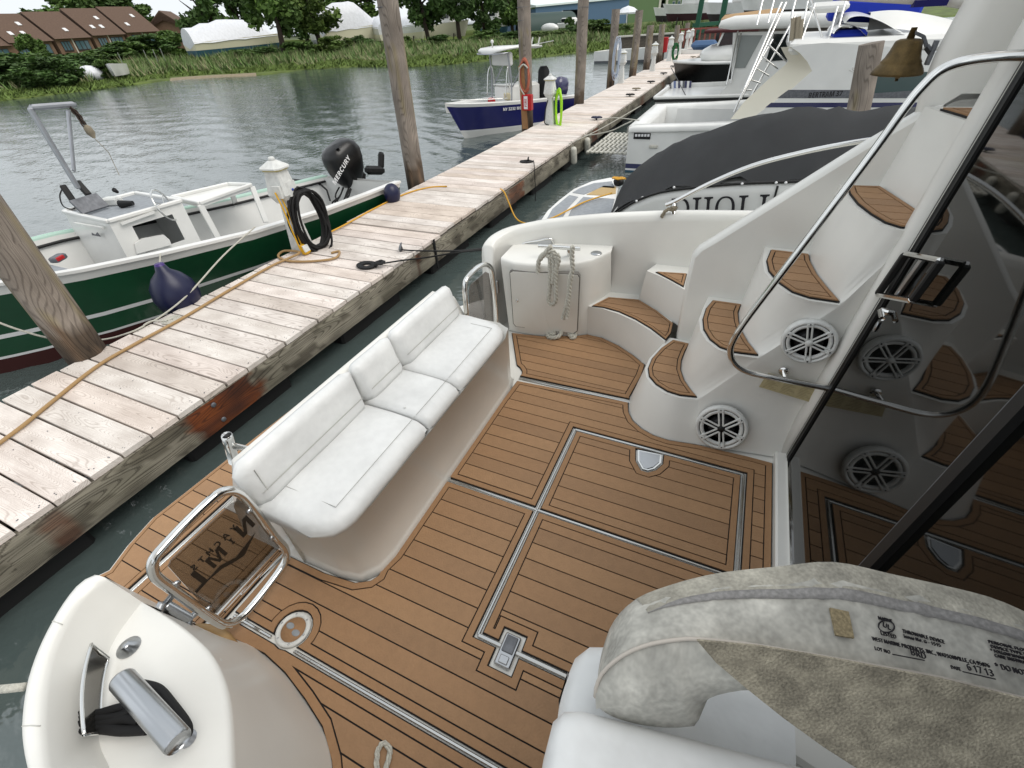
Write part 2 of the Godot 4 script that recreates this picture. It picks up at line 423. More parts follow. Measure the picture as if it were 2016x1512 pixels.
	# nail heads at the board ends near the yacht
	var nail := CylinderMesh.new(); nail.top_radius = 0.0045; nail.bottom_radius = 0.0045; nail.height = 0.002; nail.radial_segments = 6; nail.rings = 1
	var mm := MultiMesh.new(); mm.transform_format = MultiMesh.TRANSFORM_3D; mm.mesh = nail
	var tr := []
	z = 1.2; rng.seed = 7
	while z > -12.0:
		var pitch := 0.2225
		for xx in [-3.64, -3.66, -4.44, -5.24]:
			for zz in [0.05, 0.16]: tr.append(Transform3D(Basis.IDENTITY, V(xx + rng.randf_range(-0.015, 0.015), DOCK + (0.002 if z > zj else 0.020), z - zz + rng.randf_range(-0.01, 0.01))))
		z -= pitch
	mm.instance_count = tr.size()
	for i in tr.size(): mm.set_instance_transform(i, tr[i])
	var mi := MultiMeshInstance3D.new(); mi.multimesh = mm; mi.name = "nail_heads"; mi.material_override = M.galv; mi.set_meta("kind", "stuff"); d.add_child(mi); mi.position = -d.position

func piling(bu, bv, tu, tv, by, r, label, top_y := -99.0, z = null, bands := 0):
	var b := P(bu, bv, by) if z == null else PZ(bu, bv, z)
	var t := PZ(tu, tv, b.z)
	var dir := (t - b).normalized()
	if top_y > -90.0: t = b + dir * ((top_y - b.y) / dir.y)
	var foot := b + dir * ((-2.2 - b.y) / dir.y)
	var o := thing("dock_piling", label, "piling", V(foot.x, foot.y, foot.z), "timber pilings along the dock")
	nw(true)
	var n := 18; var L := foot.distance_to(t); var rows := maxi(6, int(L / 0.12))
	var up := dir; var sx := up.cross(Vector3.BACK).normalized(); var sz := sx.cross(up)
	var g := []; var uv := []; var cl := []
	for i in rows + 1:
		var f := float(i) / rows; var c := foot.lerp(t, f); var row := []; var ru := []; var rc := []
		for j in n + 1:
			var a := TAU * (j % n) / n
			var crack := maxf(0.0, nz.get_noise_2d(a * 30.0 + b.z * 50.0, f * L * 2.0) - 0.25) * 0.05
			var rr: float = r * (1.04 - 0.06 * f) * (1.0 + 0.02 * nz.get_noise_2d(cos(a) * 20.0 + b.z * 9.0, sin(a) * 20.0 + f * L * 4.0)) - crack
			row.append(c + (sx * cos(a) + sz * sin(a)) * rr); ru.append(Vector2(f * L * 0.55 + b.z * 0.37, float(j) / n * 1.1))
			var col := Color(1, 1, 1)
			var wet := c.y - (-0.15 + 0.25 * nz.get_noise_2d(a * 14.0, b.z * 40.0))
			if wet < 0.0: col = Color(0.50, 0.43, 0.36).lerp(Color(0.16, 0.13, 0.10), clampf(-wet * 2.2, 0, 1))
			if c.y < 1.6 and nz.get_noise_2d(a * 9.0 + b.z * 70.0, c.y * 4.0) > 0.30: col = Color(1.25, 0.98, 0.74) * (1.0 if wet > 0.0 else 0.5)
			rc.append(col)
		g.append(row); uv.append(ru); cl.append(rc)
	for i in rows:
		for j in n:
			for q in [[i, j], [i + 1, j], [i + 1, j + 1], [i, j], [i + 1, j + 1], [i, j + 1]]:
				S.set_uv(uv[q[0]][q[1]]); S.set_color(cl[q[0]][q[1]]); S.add_vertex(g[q[0]][q[1]])
	sm(false); S.set_color(Color(0.8, 0.8, 0.8))
	for j in n: tri(t, g[rows][j + 1], g[rows][j])
	part("shaft", M.pile, o)
	for k in bands:
		var c: Vector3 = PZ(tu, tv + 14.0 + 26.0 * k, b.z) if k < 3 else t
		var pts := []
		for j in 16: pts.append(c + (sx * cos(TAU * j / 16) + sz * sin(TAU * j / 16)) * (r * 1.0))
		nw(true); tube(pts, 0.006, 5, true); part("wire_band", M.galv, o)
	return o

func build_pilings():
	piling(169, 694, 0, 466, DOCK, 0.165, "grey timber piling beside the bow of the green skiff", 3.4)
	piling(819, 359, 763, 0, DOCK, 0.165, "tall grey timber piling by the outboard motor of the green skiff", 3.6, null, 1)
	piling(1038, 242, 1031, 0, DOCK, 0.165, "timber piling carrying the red box and the coiled orange rope", 4.2, null, 2)
	piling(1140, 205, 1148.6, 0, DOCK, 0.165, "tall timber piling with a dark bird on its flat top", 4.05, null, 1)
	piling(1202, 162, 1213, 18, DOCK, 0.165, "timber piling beside the pedestal with the blue white hose", -99, null, 0)
	piling(1245, 150, 1259, 20, DOCK, 0.165, "timber piling in front of the white dinghy", -99)
	piling(1272, 138, 1281, 50, DOCK, 0.165, "timber piling just before the third power pedestal", -99)
	piling(1297, 121, 1304, 48, DOCK, 0.165, "timber piling beside the red extinguisher cabinet down the dock", -99)
	piling(1328, 104, 1334, 50, DOCK, 0.165, "far timber piling where the dock meets the bulkhead", -99)
	piling(1350, 93, 1354, 45, DOCK, 0.165, "farthest timber piling below the green boat hoist", -99)
	piling(1690, 215, 1716, 85, DOCK, 0.155, "grey flat-topped piling standing between the covered boat and the striped cruiser", -99, -9.2)

func ccw(p: PackedVector2Array) -> PackedVector2Array:
	if Geometry2D.is_polygon_clockwise(p): p.reverse()
	return p
func shrink(p: PackedVector2Array, d: float) -> PackedVector2Array:
	var best := PackedVector2Array(); var area := 0.0
	for q in Geometry2D.offset_polygon(ccw(p), -d, Geometry2D.JOIN_MITER):
		var a := 0.0
		for i in q.size(): a += q[i].cross(q[(i + 1) % q.size()])
		if absf(a) > area: area = absf(a); best = q
	return best
func teak(called: String, parent: Node, poly: PackedVector2Array, y: float, phase := 0.0, border := 0.030, pitch := 0.079, gap := 0.0052) -> MeshInstance3D:
	poly = ccw(poly)
	nw(false); slab(poly, y - 0.006, y); var base := part(called, M.caulk, parent)
	var outer := shrink(poly, 0.0045); var mid := shrink(poly, border); var inner := shrink(poly, border + gap)
	var lo := 1e9; var hi := -1e9
	for p in poly: lo = minf(lo, p.y); hi = maxf(hi, p.y)
	var k0 := int(floor((lo - phase) / pitch))
	nw(false); var any := false
	for k in range(k0, int(ceil((hi - phase) / pitch)) + 1):
		var z0 := phase + k * pitch; var band := PackedVector2Array([Vector2(-9, z0), Vector2(9, z0), Vector2(9, z0 + pitch), Vector2(-9, z0 + pitch)])
		for q in Geometry2D.intersect_polygons(outer, band):
			for w in (Geometry2D.clip_polygons(q, mid) if mid.size() > 2 else [q]):
				if w.size() > 2 and not Geometry2D.is_polygon_clockwise(w): slab(w, y, y + 0.005); any = true
	if any: part("margin_strip", M.margin, base)
	if inner.size() < 3: return base
	for k in range(k0, int(ceil((hi - phase) / pitch)) + 1):
		var z0 := phase + k * pitch + gap * 0.5; var z1 := phase + (k + 1) * pitch - gap * 0.5
		var band := PackedVector2Array([Vector2(-9, z0), Vector2(9, z0), Vector2(9, z1), Vector2(-9, z1)])
		for q in Geometry2D.intersect_polygons(inner, band):
			if q.size() < 3: continue
			var a := 0.0
			for i in q.size(): a += q[i].cross(q[(i + 1) % q.size()])
			if absf(a) < 0.0004: continue
			nw(false); slab(q, y, y + 0.005); part("plank", M.teak[absi(k * 7 + int(q[0].x * 10)) % 4], base)
	return base
func rect(x0, z0, x1, z1) -> PackedVector2Array: return PackedVector2Array([Vector2(x0, z0), Vector2(x1, z0), Vector2(x1, z1), Vector2(x0, z1)])
func circ(c: Vector2, r: float, n := 20) -> PackedVector2Array:
	var o := PackedVector2Array()
	for i in n: o.append(c + Vector2(cos(TAU * i / n), sin(TAU * i / n)) * r)
	return o
func cut(a: PackedVector2Array, b: PackedVector2Array) -> PackedVector2Array:
	var r := Geometry2D.clip_polygons(ccw(a), ccw(b)); var best := a; var area := 0.0
	for q in r:
		var s := 0.0
		for i in q.size(): s += q[i].cross(q[(i + 1) % q.size()])
		if s > area: area = s; best = q
	return best
func trim(a: Vector3, b: Vector3, w: float, parent: Node, h := 0.004):
	nw(false); bar(a, b, w, h * 2.0, Vector3.UP, h * 0.6); part("trim_strip", M.trim, parent)
func cushion(rings: Array) -> void: loft(rings, true, true)
func rounded(c: Vector3, ax: Vector3, ay: Vector3, w: float, h: float, r: float, n := 4) -> Array:
	# rounded rectangle ring in the plane ax, ay
	var o := []
	for q in 4:
		var sx: float = [1, -1, -1, 1][q]; var sy: float = [1, 1, -1, -1][q]
		for k in n + 1:
			var a := PI * 0.5 * (q + float(k) / n)
			o.append(c + ax * (sx * (w * 0.5 - r) + cos(a) * r) + ay * (sy * (h * 0.5 - r) + sin(a) * r))
	return o

func build_yacht():
	var Y := thing("motor_yacht", "cream white motor yacht cockpit with brown plank floor and curved moulded stairs", "yacht", V(-0.5, WATER, -1.3))
	# ---- hull and swim platform ----
	nw(true)
	var hp := [V(-1.93, 0, 0.05), V(-1.95, 0, -1.3), V(-1.93, 0, -2.70), V(-1.7, 0, -2.98), V(0, 0, -3.12), V(3, 0, -3.15), V(8, 0, -3.0), V(8, 0, 0.45), V(3, 0, 0.5), V(0, 0, 0.45), V(-1.7, 0, 0.30)]
	loft([at_y(hp, -1.7), at_y(hp, -1.0), at_y(hp, -0.03)], true, false); sm(false); slab(xz(hp), -0.05, -0.03); part("hull", M.gel, Y)
	var pl := xz(trace([178, 1140, 215, 1122, 250, 1075, 300, 1020, 370, 965, 452, 900], -0.01))
	pl.append(Vector2(-2.19, -1.3)); pl.append(Vector2(-2.17, -2.0)); pl.append(Vector2(-2.05, -2.5)); pl.append(Vector2(-1.955, -2.6)); pl.append(Vector2(-1.955, -0.08))
	nw(false); slab(pl, -0.16, -0.012, true); part("swim_platform", M.gel, Y)
	teak("platform_decking", Y, shrink(pl, 0.012), -0.004, 0.02, 0.022)
	# ---- floor ----
	var zx := -1.170; var zj := -2.085; var zg := -0.242
	nw(false); slab(PackedVector2Array([Vector2(-1.95, -0.02), Vector2(-1.95, -2.75), Vector2(0.56, -2.75), Vector2(0.56, 0.3), Vector2(-0.6, 0.3)]), -0.04, -0.008); part("floor_moulding", M.gel, Y)
	var seatend := ztrace([390, 1140, 412, 1158, 425, 1180, 424, 1195, 415, 1207], 900, 380, 3.36, 0)
	var base1 := trace([1272, 716, 1264, 740, 1252, 762, 1241, 782], 0)
	var base2 := trace([1237, 796, 1238, 812, 1246, 829, 1264, 845, 1288, 858, 1316, 867, 1373, 876, 1472, 899, 1521, 912], 0)
	var stepfront := ztrace([860, 935, 960, 958, 1070, 1010, 1170, 1075, 1245, 1138], 900, 380, 3.36, 0)
	# aft floor
	var g := [V(-1.0, 0, zj - 0.012)]
	g = [P(1022, 741)]
	seatend.reverse(); g.append_array(seatend); g.append(P(1006, 655)); g.append_array(trace([1067, 662, 1135, 661], 0)); g.append_array(stepfront); g.append_array(base1); g.append(P(1241, 787))
	teak("aft_floor", Y, shrink(xz(g), 0.004), 0, zj)
	trim(P(1022, 744), P(1241, 792), 0.016, Y)
	# side floor round the hatch
	var hx0 := -0.497; var hx1 := 0.372; var hz0 := -1.745; var hz1 := -0.567
	var c := [P(1018, 750), V(-0.985, 0, -1.80), V(-0.985, 0, zx - 0.012), V(hx0 - 0.012, 0, zx - 0.012), V(hx0 - 0.012, 0, hz0 - 0.012), V(hx1 + 0.012, 0, hz0 - 0.012), V(hx1 + 0.012, 0, -0.3), V(0.497, 0, -0.3)]
	base2.reverse(); c.append_array(base2); c.append(P(1238, 793))
	teak("side_floor", Y, xz(c), 0, zj)
	base2.reverse()
	# drain ring sits in the gutter line
	var dr := P(578, 1240); var dc := Vector2(dr.x, dr.z)
	var seatcurve := trace([752, 1118, 745, 1133, 730, 1143, 700, 1147, 640, 1128, 540, 1080], 0)
	var d := [V(-0.985, 0, -0.72), V(-0.985, 0, zx + 0.012), V(hx0 - 0.012, 0, zx + 0.012), V(hx0 - 0.012, 0, hz1 + 0.012), V(0.36, 0, hz1 + 0.012), V(0.36, 0, zg - 0.010), V(-1.448, 0, zg - 0.016), V(-1.448, 0, -0.53)]
	seatcurve.reverse(); d.append_array(seatcurve)
	var lp := P(1000, 1282); var latch := rect(lp.x - 0.045, lp.z - 0.07, lp.x + 0.045, lp.z + 0.07)
	teak("side_floor", Y, cut(cut(xz(d), circ(dc, 0.072)), latch), 0, zg - 0.016)
	# near strip along the quarter cabinet
	var e := trace([432, 1246, 520, 1288, 560, 1325, 600, 1378, 634, 1432, 652, 1500, 655, 1540], 0)
	e.append(V(-0.62, 0, 0.12)); e.append(V(0.36, 0, 0.12)); e.append(V(0.36, 0, zg + 0.010)); e.append(V(-1.448, 0, zg + 0.008))
	teak("near_floor", Y, cut(xz(e), circ(dc, 0.072)), 0, zg + 0.008)
	trim(V(-1.44, 0, zg - 0.004), V(dr.x - 0.06, 0, zg - 0.004), 0.011, Y); trim(V(dr.x + 0.06, 0, zg - 0.002), V(0.36, 0, zg), 0.011, Y)
	# threshold by the gate
	teak("threshold", Y, rect(-1.935, -0.60, -1.53, -0.11), -0.002, zg, 0.03)
	teak("threshold", Y, rect(-1.505, -0.545, -1.465, -0.155), -0.002, zg, 0.012)
	trim(V(-1.943, 0, -0.12), V(-1.943, 0, -0.70), 0.012, Y, 0.002); trim(V(-1.517, 0, -0.12), V(-1.455, 0, -0.55), 0.014, Y, 0.002)
	# hatch lids
	var lb := P(1280, 905); var handle := PackedVector2Array()
	var hpts := trace([1252, 884, 1306, 895, 1304, 914, 1290, 926, 1275, 930, 1262, 926, 1252, 908], 0)
	teak("hatch_lid", Y, cut(rect(hx0 + 0.012, hz0 + 0.012, hx1 - 0.012, zx - 0.010), xz(hpts)), 0, zx - 0.010)
	teak("hatch_lid", Y, cut(rect(hx0 + 0.012, zx + 0.010, hx1 - 0.012, hz1 - 0.012), latch), 0, zx + 0.010)
	trim(V(-0.985, 0, zx), V(hx1, 0, zx), 0.009, Y)
	trim(V(hx0, 0, hz0), V(hx0, 0, hz1), 0.011, Y); trim(V(hx0, 0, hz0), V(hx1, 0, hz0), 0.011, Y); trim(V(hx1, 0, hz0), V(hx1, 0, hz1), 0.012, Y); trim(V(hx0, 0, hz1), V(hx1, 0, hz1), 0.015, Y)
	# flush lift handle and latch
	var hp2 := shrink(xz(hpts), 0.008)
	nw(false); slab(hp2, 0.0, 0.006); var hb := part("lift_handle", M.chrome, Y)
	nw(false); slab(shrink(xz(hpts), 0.017), 0.006, 0.010); part("handle_plate", M.steel, hb)
	nw(false); box(V(lp.x, 0.004, lp.z), V(0.062, 0.014, 0.115), Basis.IDENTITY, 0.004); var lt := part("hatch_latch", M.steel, Y)
	nw(false); box(V(lp.x, 0.013, lp.z - 0.02), V(0.044, 0.006, 0.06), Basis.IDENTITY, 0.002); part("latch_plate", M.galv, lt)
	nw(false); box(V(lp.x, 0.013, lp.z + 0.035), V(0.034, 0.006, 0.028), Basis.IDENTITY, 0.002); part("latch_key", M.steel, lt)
	# drain fitting: white ring with two finger wells
	var X := Transform3D(Basis.IDENTITY, V(dr.x, 0.0, dr.z))
	nw(true); lathe([Vector2(0.066, -0.004), Vector2(0.066, 0.006), Vector2(0.060, 0.009), Vector2(0.052, 0.009), Vector2(0.047, 0.004), Vector2(0.047, -0.004)], 28, X); var dp := part("deck_plate", M.plastic, Y)
	nw(true); lathe([Vector2(0.047, 0.003), Vector2(0.046, 0.005), Vector2(0.0, 0.006)], 28, X); part("plate_lid", M.margin, dp)
	for sx in [-1, 1]:
		nw(true); ball(V(dr.x + sx * 0.020, 0.006, dr.z + sx * 0.006), V(0.018, 0.003, 0.012)); part("finger_well", M.greydeck, dp)
	for i in 6:
		nw(true); ball(V(dr.x + cos(i * TAU / 6) * 0.056, 0.010, dr.z + sin(i * TAU / 6) * 0.056), V(0.004, 0.002, 0.004), 8, 4); part("screw", M.steel, dp)
	build_seat(Y); build_stairs(Y); build_far_quarter(Y); build_near_quarter(Y); build_gate(Y); build_door(Y); build_bridge(Y)

func build_seat(Y: Node3D):
	# moulded base: footprint lofted up, then a toe flange
	var foot := [V(-0.990, 0, -1.93), V(-0.990, 0, -1.3), V(-0.990, 0, -0.72), V(-1.004, 0, -0.64), V(-1.055, 0, -0.575), V(-1.14, 0, -0.555), V(-1.35, 0, -0.55), V(-1.60, 0, -0.575), V(-1.60, 0, -2.07), V(-1.10, 0, -2.07), V(-1.02, 0, -2.03)]
	var b0 := []; var b1 := []; var b2 := []; var mid := V(-1.3, 0, -1.3)
	for p in foot:
		var q: Vector3 = (p - mid); b0.append(mid + q * V(1.05, 1, 1.018) + V(0, -0.004, 0)); b1.append(p + V(0, 0.022, 0)); b2.append(mid + q * V(0.975, 1, 1.028) + V(0, 0.372, 0))
	nw(true); loft([b0, b1, at_y(b1, 0.05), b2]); part("seat_base", M.gel, Y)
	# transom behind the cushions
	nw(true)
	var rings := []
	for zz in [-2.13, -2.10, -1.95, -1.3, -0.72, -0.565, -0.535]:
		var endk := 1.0 if zz > -2.1 and zz < -0.55 else 0.80
		var yt := 0.595 * endk
		rings.append([V(-1.34, 0.30, zz), V(-1.418, yt - 0.02, zz), V(-1.43, yt, zz), V(-1.452, yt + 0.003, zz), V(-1.468, yt - 0.014, zz), V(-1.49, yt - 0.05, zz), V(-1.63, 0.25, zz), V(-1.72, -0.02, zz), V(-1.92, -0.3, zz), V(-1.35, -0.3, zz)])
	loft(rings); part("transom", M.gel, Y)
	# three seat and three back cushions; the middle one sits a little lower
	var segs := [[-0.505, -1.135, 1, 0.0], [-1.145, -1.425, 0, 0.0], [-1.435, -2.02, 2, 0.0]]
	for s in segs:
		var z0: float = s[0]; var z1: float = s[1]; var L := absf(z1 - z0)
		# seat cushion: profile in x,y lofted along z, rounded at free ends
		var prof := [[-1.38, 0.345], [-1.38, 0.432], [-1.34, 0.446], [-1.18, 0.447], [-1.10, 0.443], [-1.045, 0.434], [-1.012, 0.414], [-1.000, 0.390], [-1.001, 0.366], [-1.03, 0.352]]
		nw(true); rings = []
		var n := 16
		for i in n + 1:
			var t := float(i) / n; var zz := lerpf(z0, z1, t)
			var e0 := t * L; var e1 := (1.0 - t) * L; var big := 0.15
			var rr := []
			for p in prof:
				var x: float = p[0]; var y: float = p[1]
				var tk := minf(e0, e1); var q := 1.0 - clampf(tk / 0.022, 0, 1)
				y -= 0.020 * q * q * (1.0 if y > 0.38 else -0.6)
				if x > -1.2:
					if s[2] == 1 and e0 < big: x -= (big - sqrt(maxf(0.0, big * big - (big - e0) * (big - e0)))) * 0.75
					if s[2] == 2 and e1 < big: x -= (big - sqrt(maxf(0.0, big * big - (big - e1) * (big - e1)))) * 0.55
					x -= 0.012 * q * q
				y += 0.003 * nz.get_noise_2d(zz * 60.0, x * 60.0)
				rr.append(V(x, y, zz))
			rings.append(rr)
		loft(rings); var cu := part("seat_cushion", M.vinyl, Y)
		# stitched seams on the seat
		nw(true)
		var sa := z0 - (0.11 if s[2] == 1 else 0.0); var sb := z1 + (0.10 if s[2] == 2 else 0.0)
		tube([V(-1.065, 0.4425, sa), V(-1.065, 0.4425, sb)], 0.0014, 5)
		if s[2] == 1: tube([V(-1.31, 0.446, sa), V(-1.065, 0.4425, sa)], 0.0014, 5)
		if s[2] == 2: tube([V(-1.20, 0.447, sb), V(-1.065, 0.4425, sb)], 0.0014, 5)
		part("seam", M.seam, cu)
		# back cushion
		nw(true); rings = []
		var bp := [[-1.313, 0.435], [-1.307, 0.47], [-1.330, 0.53], [-1.342, 0.588], [-1.355, 0.616], [-1.381, 0.628], [-1.407, 0.618], [-1.423, 0.588], [-1.423, 0.52], [-1.41, 0.435]]
		for i in n + 1:
			var t := float(i) / n; var zz := lerpf(z0, z1, t); var e := minf(t, 1.0 - t) * L
			var rad := 0.045; var q := 1.0 - clampf(e / rad, 0, 1); var dq := 1.0 - sqrt(maxf(0.0, 1.0 - q * q))
			var free: float = 1.0 if (s[2] == 1 and t < 0.5) or (s[2] == 2 and t > 0.5) else 0.45
			var rr := []
			for p in bp:
				var x: float = p[0]; var y: float = p[1]; x = lerpf(x, -1.383, dq * 0.75); y = lerpf(y, 0.52, dq * 0.30 * free if y > 0.5 else 0.0)
				rr.append(V(x + 0.003 * nz.get_noise_2d(zz * 50.0, y * 70.0), y, zz))
			rings.append(rr)
		loft(rings); var bk := part("back_cushion", M.vinyl, Y)
		nw(true); tube([V(-1.3165, 0.500, z0 - 0.03), V(-1.3165, 0.500, z1 + 0.03)], 0.002, 5)
		if s[2] == 1: tube([V(-1.312, 0.445, z0 - 0.05), V(-1.319, 0.505, z0 - 0.05), V(-1.340, 0.59, z0 - 0.055)], 0.002, 5)
		part("seam", M.seam, bk)
	# snap on the middle cushion, seam line under the cushions
	nw(true); ball(P(797, 802, 0.447), V(0.006, 0.003, 0.006), 8, 4); part("snap", M.plastic, Y)
	# rod holder tube at the near end of the transom
	nw(true); var ra := PX(447, 858, -1.56); tube([ra, ra + V(-0.02, -0.05, 0.0), ra + V(-0.05, -0.16, 0.01)], 0.020, 14); tube([ra + V(-0.02, -0.06, 0), ra + V(0.08, -0.085, -0.03)], 0.012, 10); part("rod_holder", M.chrome, Y)
	nw(true); lathe([Vector2(0.017, 0), Vector2(0.0, 0.001)], 12, Transform3D(Basis.IDENTITY, ra + V(0.001, 0.003, 0))); part("rod_holder_mouth", M.black, Y)

func lipped(prev: Array, a: Array, y0: float, y1: float) -> void:
	# riser from curve prev (y0) up to lip curve a (y1), with a rolled nosing
	var n := 22; var p := resample(prev, n); var q := resample(a, n)
	var r0 := []; var r1 := []; var r2 := []; var r3 := []; var r4 := []
	for i in n:
		r0.append(p[i]); r1.append(p[i].lerp(q[i], 0.12) if y0 > 0.0 else p[i].lerp(q[i], 0.10)); r2.append(p[i].lerp(q[i], 0.93))
		r3.append(p[i].lerp(q[i], 0.985)); r4.append(q[i])
	sheet([r0, r1, r2, r3, r4])

func build_stairs(Y: Node3D):
	var H := [0.225, 0.537, 0.85, 1.161, 1.458]
	# outlines of the teak pads from the photograph (crop origin, scale)
	var o1 := ztrace([640, 492, 540, 562, 455, 655, 420, 740, 430, 812, 490, 882, 590, 945, 700, 980, 862, 998], 1180, 560, 4.4475, H[0])
	var i1 := ztrace([790, 528, 750, 600, 720, 680, 714, 760, 745, 850, 800, 930, 862, 998], 1180, 560, 4.4475, H[0])
	var o2 := ztrace([985, 148, 925, 220, 897, 310, 905, 400, 960, 490, 1050, 560, 1180, 605, 1395, 632], 1180, 560, 4.4475, H[1])
	var i2 := ztrace([1245, 185, 1215, 260, 1222, 340, 1250, 425, 1300, 515, 1395, 632], 1180, 560, 4.4475, H[1])
	var o3 := ztrace([230, 578, 200, 650, 215, 722, 280, 800, 380, 870, 500, 910, 718, 943], 1450, 330, 3.516, H[2])
	var i3 := ztrace([500, 610, 508, 660, 555, 750, 630, 845, 718, 943], 1450, 330, 3.516, H[2])
	var o4 := ztrace([762, 138, 775, 190, 830, 260, 920, 330, 1020, 390, 1130, 425, 1255, 432], 1450, 330, 3.516, H[3])
	var i4 := ztrace([990, 145, 1150, 250, 1300, 350, 1255, 432], 1450, 330, 3.516, H[3])
	var o5 := ztrace([1250, 785, 1400, 830, 1525, 872], 1500, 0, 3.6, H[4]); var i5 := ztrace([1570, 790, 1525, 872], 1500, 0, 3.6, H[4])
	var O := [o1, o2, o3, o4, o5]; var I := [i1, i2, i3, i4, i5]
	var zf := -2.50
	var lips := []; var inner := []
	for k in 5:
		var o: Array = O[k]; var lip := []
		for j in o.size():     # the white nosing stands 12 mm outside the pad
			var t: Vector3 = (o[mini(j + 1, o.size() - 1)] - o[maxi(j - 1, 0)]).normalized(); var nrm := V(t.z, 0, -t.x)
			if nrm.dot(V(-1, 0, 0.4)) < 0: nrm = -nrm
			lip.append(o[j] + nrm * 0.013)
		lip[0] = V(lip[0].x - 0.01, H[k], zf); lips.append(lip)
		var ii: Array = I[k].duplicate(); ii[0] = V(ii[0].x, H[k], zf); ii[-1] = lip[-1]; inner.append(ii)
	var b0 := [V(-0.29, 0, zf)]; b0.append_array(trace([1272, 716, 1264, 740, 1252, 762, 1241, 782, 1238, 796, 1239, 811, 1247, 828, 1265, 844, 1288, 857, 1316, 866, 1373, 875], 0))
	nw(true)
	lipped(b0, lips[0], 0, H[0])
	for k in 4: lipped(inner[k], lips[k + 1], H[k], H[k + 1])
	# near face with the loudspeakers, flowing out of the risers
	var xr := [0.565, 0.575, 0.592, 0.609, 0.626, 0.645]; var left := [b0[-1]]
	for k in 5: left.append(lips[k][-1])
	var rows := []
	for k in 6:
		var row := []; var y: float = 0.0 if k == 0 else H[k - 1]; var a: Vector3 = left[k]; var b := V(xr[k], y, -1.93 if k == 0 else -1.99)
		if b.x < a.x + 0.03: b.x = a.x + 0.03
		for j in 7: row.append(a.lerp(b, j / 6.0))
		rows.append(row)
	sheet(rows); var st := part("stair_moulding", M.gel, Y)
	# tread tops
	for k in 5:
		var pl: Array = lips[k].duplicate(); var bk: Array = inner[k].duplicate(); bk.reverse(); pl.append_array(bk)
		nw(false)
		var p2 := xz(pl)
		var ix := Geometry2D.triangulate_polygon(p2)
		for i in range(0, ix.size(), 3): tri(V(p2[ix[i]].x, H[k], p2[ix[i]].y), V(p2[ix[i + 1]].x, H[k], p2[ix[i + 1]].y), V(p2[ix[i + 2]].x, H[k], p2[ix[i + 2]].y))
		if ix.size() > 0: part("tread_surface", M.gel, st)
		var pad: Array = O[k].duplicate(); var ib: Array = I[k].duplicate(); ib.reverse(); ib.remove_at(0); pad.append_array(ib)
		teak("stair_tread", Y, shrink(xz(pad), 0.002), H[k] + 0.007, -1.96, 0.020, 0.079)
	# wall on the outer side of the stair, climbing to the bridge
	var w := [V(-0.10, 0.0, 0), V(-0.115, 0.60, 0), V(-0.112, 0.755, 0), V(-0.085, 0.800, 0), V(-0.03, 0.848, 0), V(0.20, 1.065, 0), V(0.47, 1.315, 0), V(0.66, 1.475, 0), V(0.80, 1.60, 0), V(1.3, 1.78, 0), V(1.3, 0.0, 0)]
	nw(true)
	var g0 := []; var g1 := []; var g2 := []; var g3 := []; var g4 := []
	var cen := V(0.6, 0.5, 0)
	for p in w:
		var q: Vector3 = p + (cen - p).normalized() * 0.022
		g0.append(q + V(0, 0, zf)); g1.append(p.lerp(q, 0.45) + V(0, 0, zf - 0.006)); g2.append(p + V(0, 0, zf - 0.03)); g3.append(p + V(0, 0, zf - 0.07)); g4.append(q + V(0, 0, zf - 0.09))
	for pr in [[g0, g1], [g1, g2], [g2, g3], [g3, g4]]:
		for i in w.size(): var k := (i + 1) % w.size(); quad(pr[0][i], pr[0][k], pr[1][k], pr[1][i])
	sm(false)
	for gg in [g0, g4]:
		var p2 := PackedVector2Array()
		for p in gg: p2.append(Vector2(p.x, p.y))
		var ix := Geometry2D.triangulate_polygon(p2)
		for i in range(0, ix.size(), 3): tri(gg[ix[i]], gg[ix[i + 1]], gg[ix[i + 2]])
	part("stair_wall", M.gel, Y)
	# loudspeakers
	var fn := V(-0.05, 0.18, 1).normalized()
	speaker(Y, PZ(1420, 839, -1.915), 0.118, V(0.0, 0.25, 1).normalized(), false)
	speaker(Y, PZ(1592, 669, -1.965), 0.098, V(-0.03, 0.05, 1).normalized(), true)
	# placard
	M.placardink = mat(Color(0.50, 0.45, 0.33), 0.8)
	var pp := [PZ(1512, 734, -1.955), PZ(1616, 762, -1.955), PZ(1600, 793, -1.945), PZ(1494, 761, -1.945)]
	nw(false); var pn: Vector3 = (pp[1] - pp[0]).cross(pp[3] - pp[0]).normalized()
	if pn.z < 0: pn = -pn
	prism(pp, pn * 0.003); var pk := part("placard", mat(Color(0.76, 0.71, 0.55), 0.6, 0, blotch(141, 0.02, 0.85, 1.0), 4.0), Y)
	var rt: Vector3 = (pp[1] - pp[0]).normalized(); var up: Vector3 = (pp[0] - pp[3]).normalized()
	for i in 9:
		for j in 3:
			var q0: Vector3 = pp[3].lerp(pp[2], 0.06 + 0.31 * j).lerp(pp[0].lerp(pp[1], 0.06 + 0.31 * j), 0.12 + 0.09 * i); var q1: Vector3 = pp[3].lerp(pp[2], 0.30 + 0.31 * j - 0.05 * ((i * 7 + j) % 3)).lerp(pp[0].lerp(pp[1], 0.30 + 0.31 * j - 0.05 * ((i * 7 + j) % 3)), 0.12 + 0.09 * i)
			nw(false); bar(q0 + pn * 0.0032, q1 + pn * 0.0032, 0.0014, 0.0006, pn); part("printed_line", M.placardink, pk)
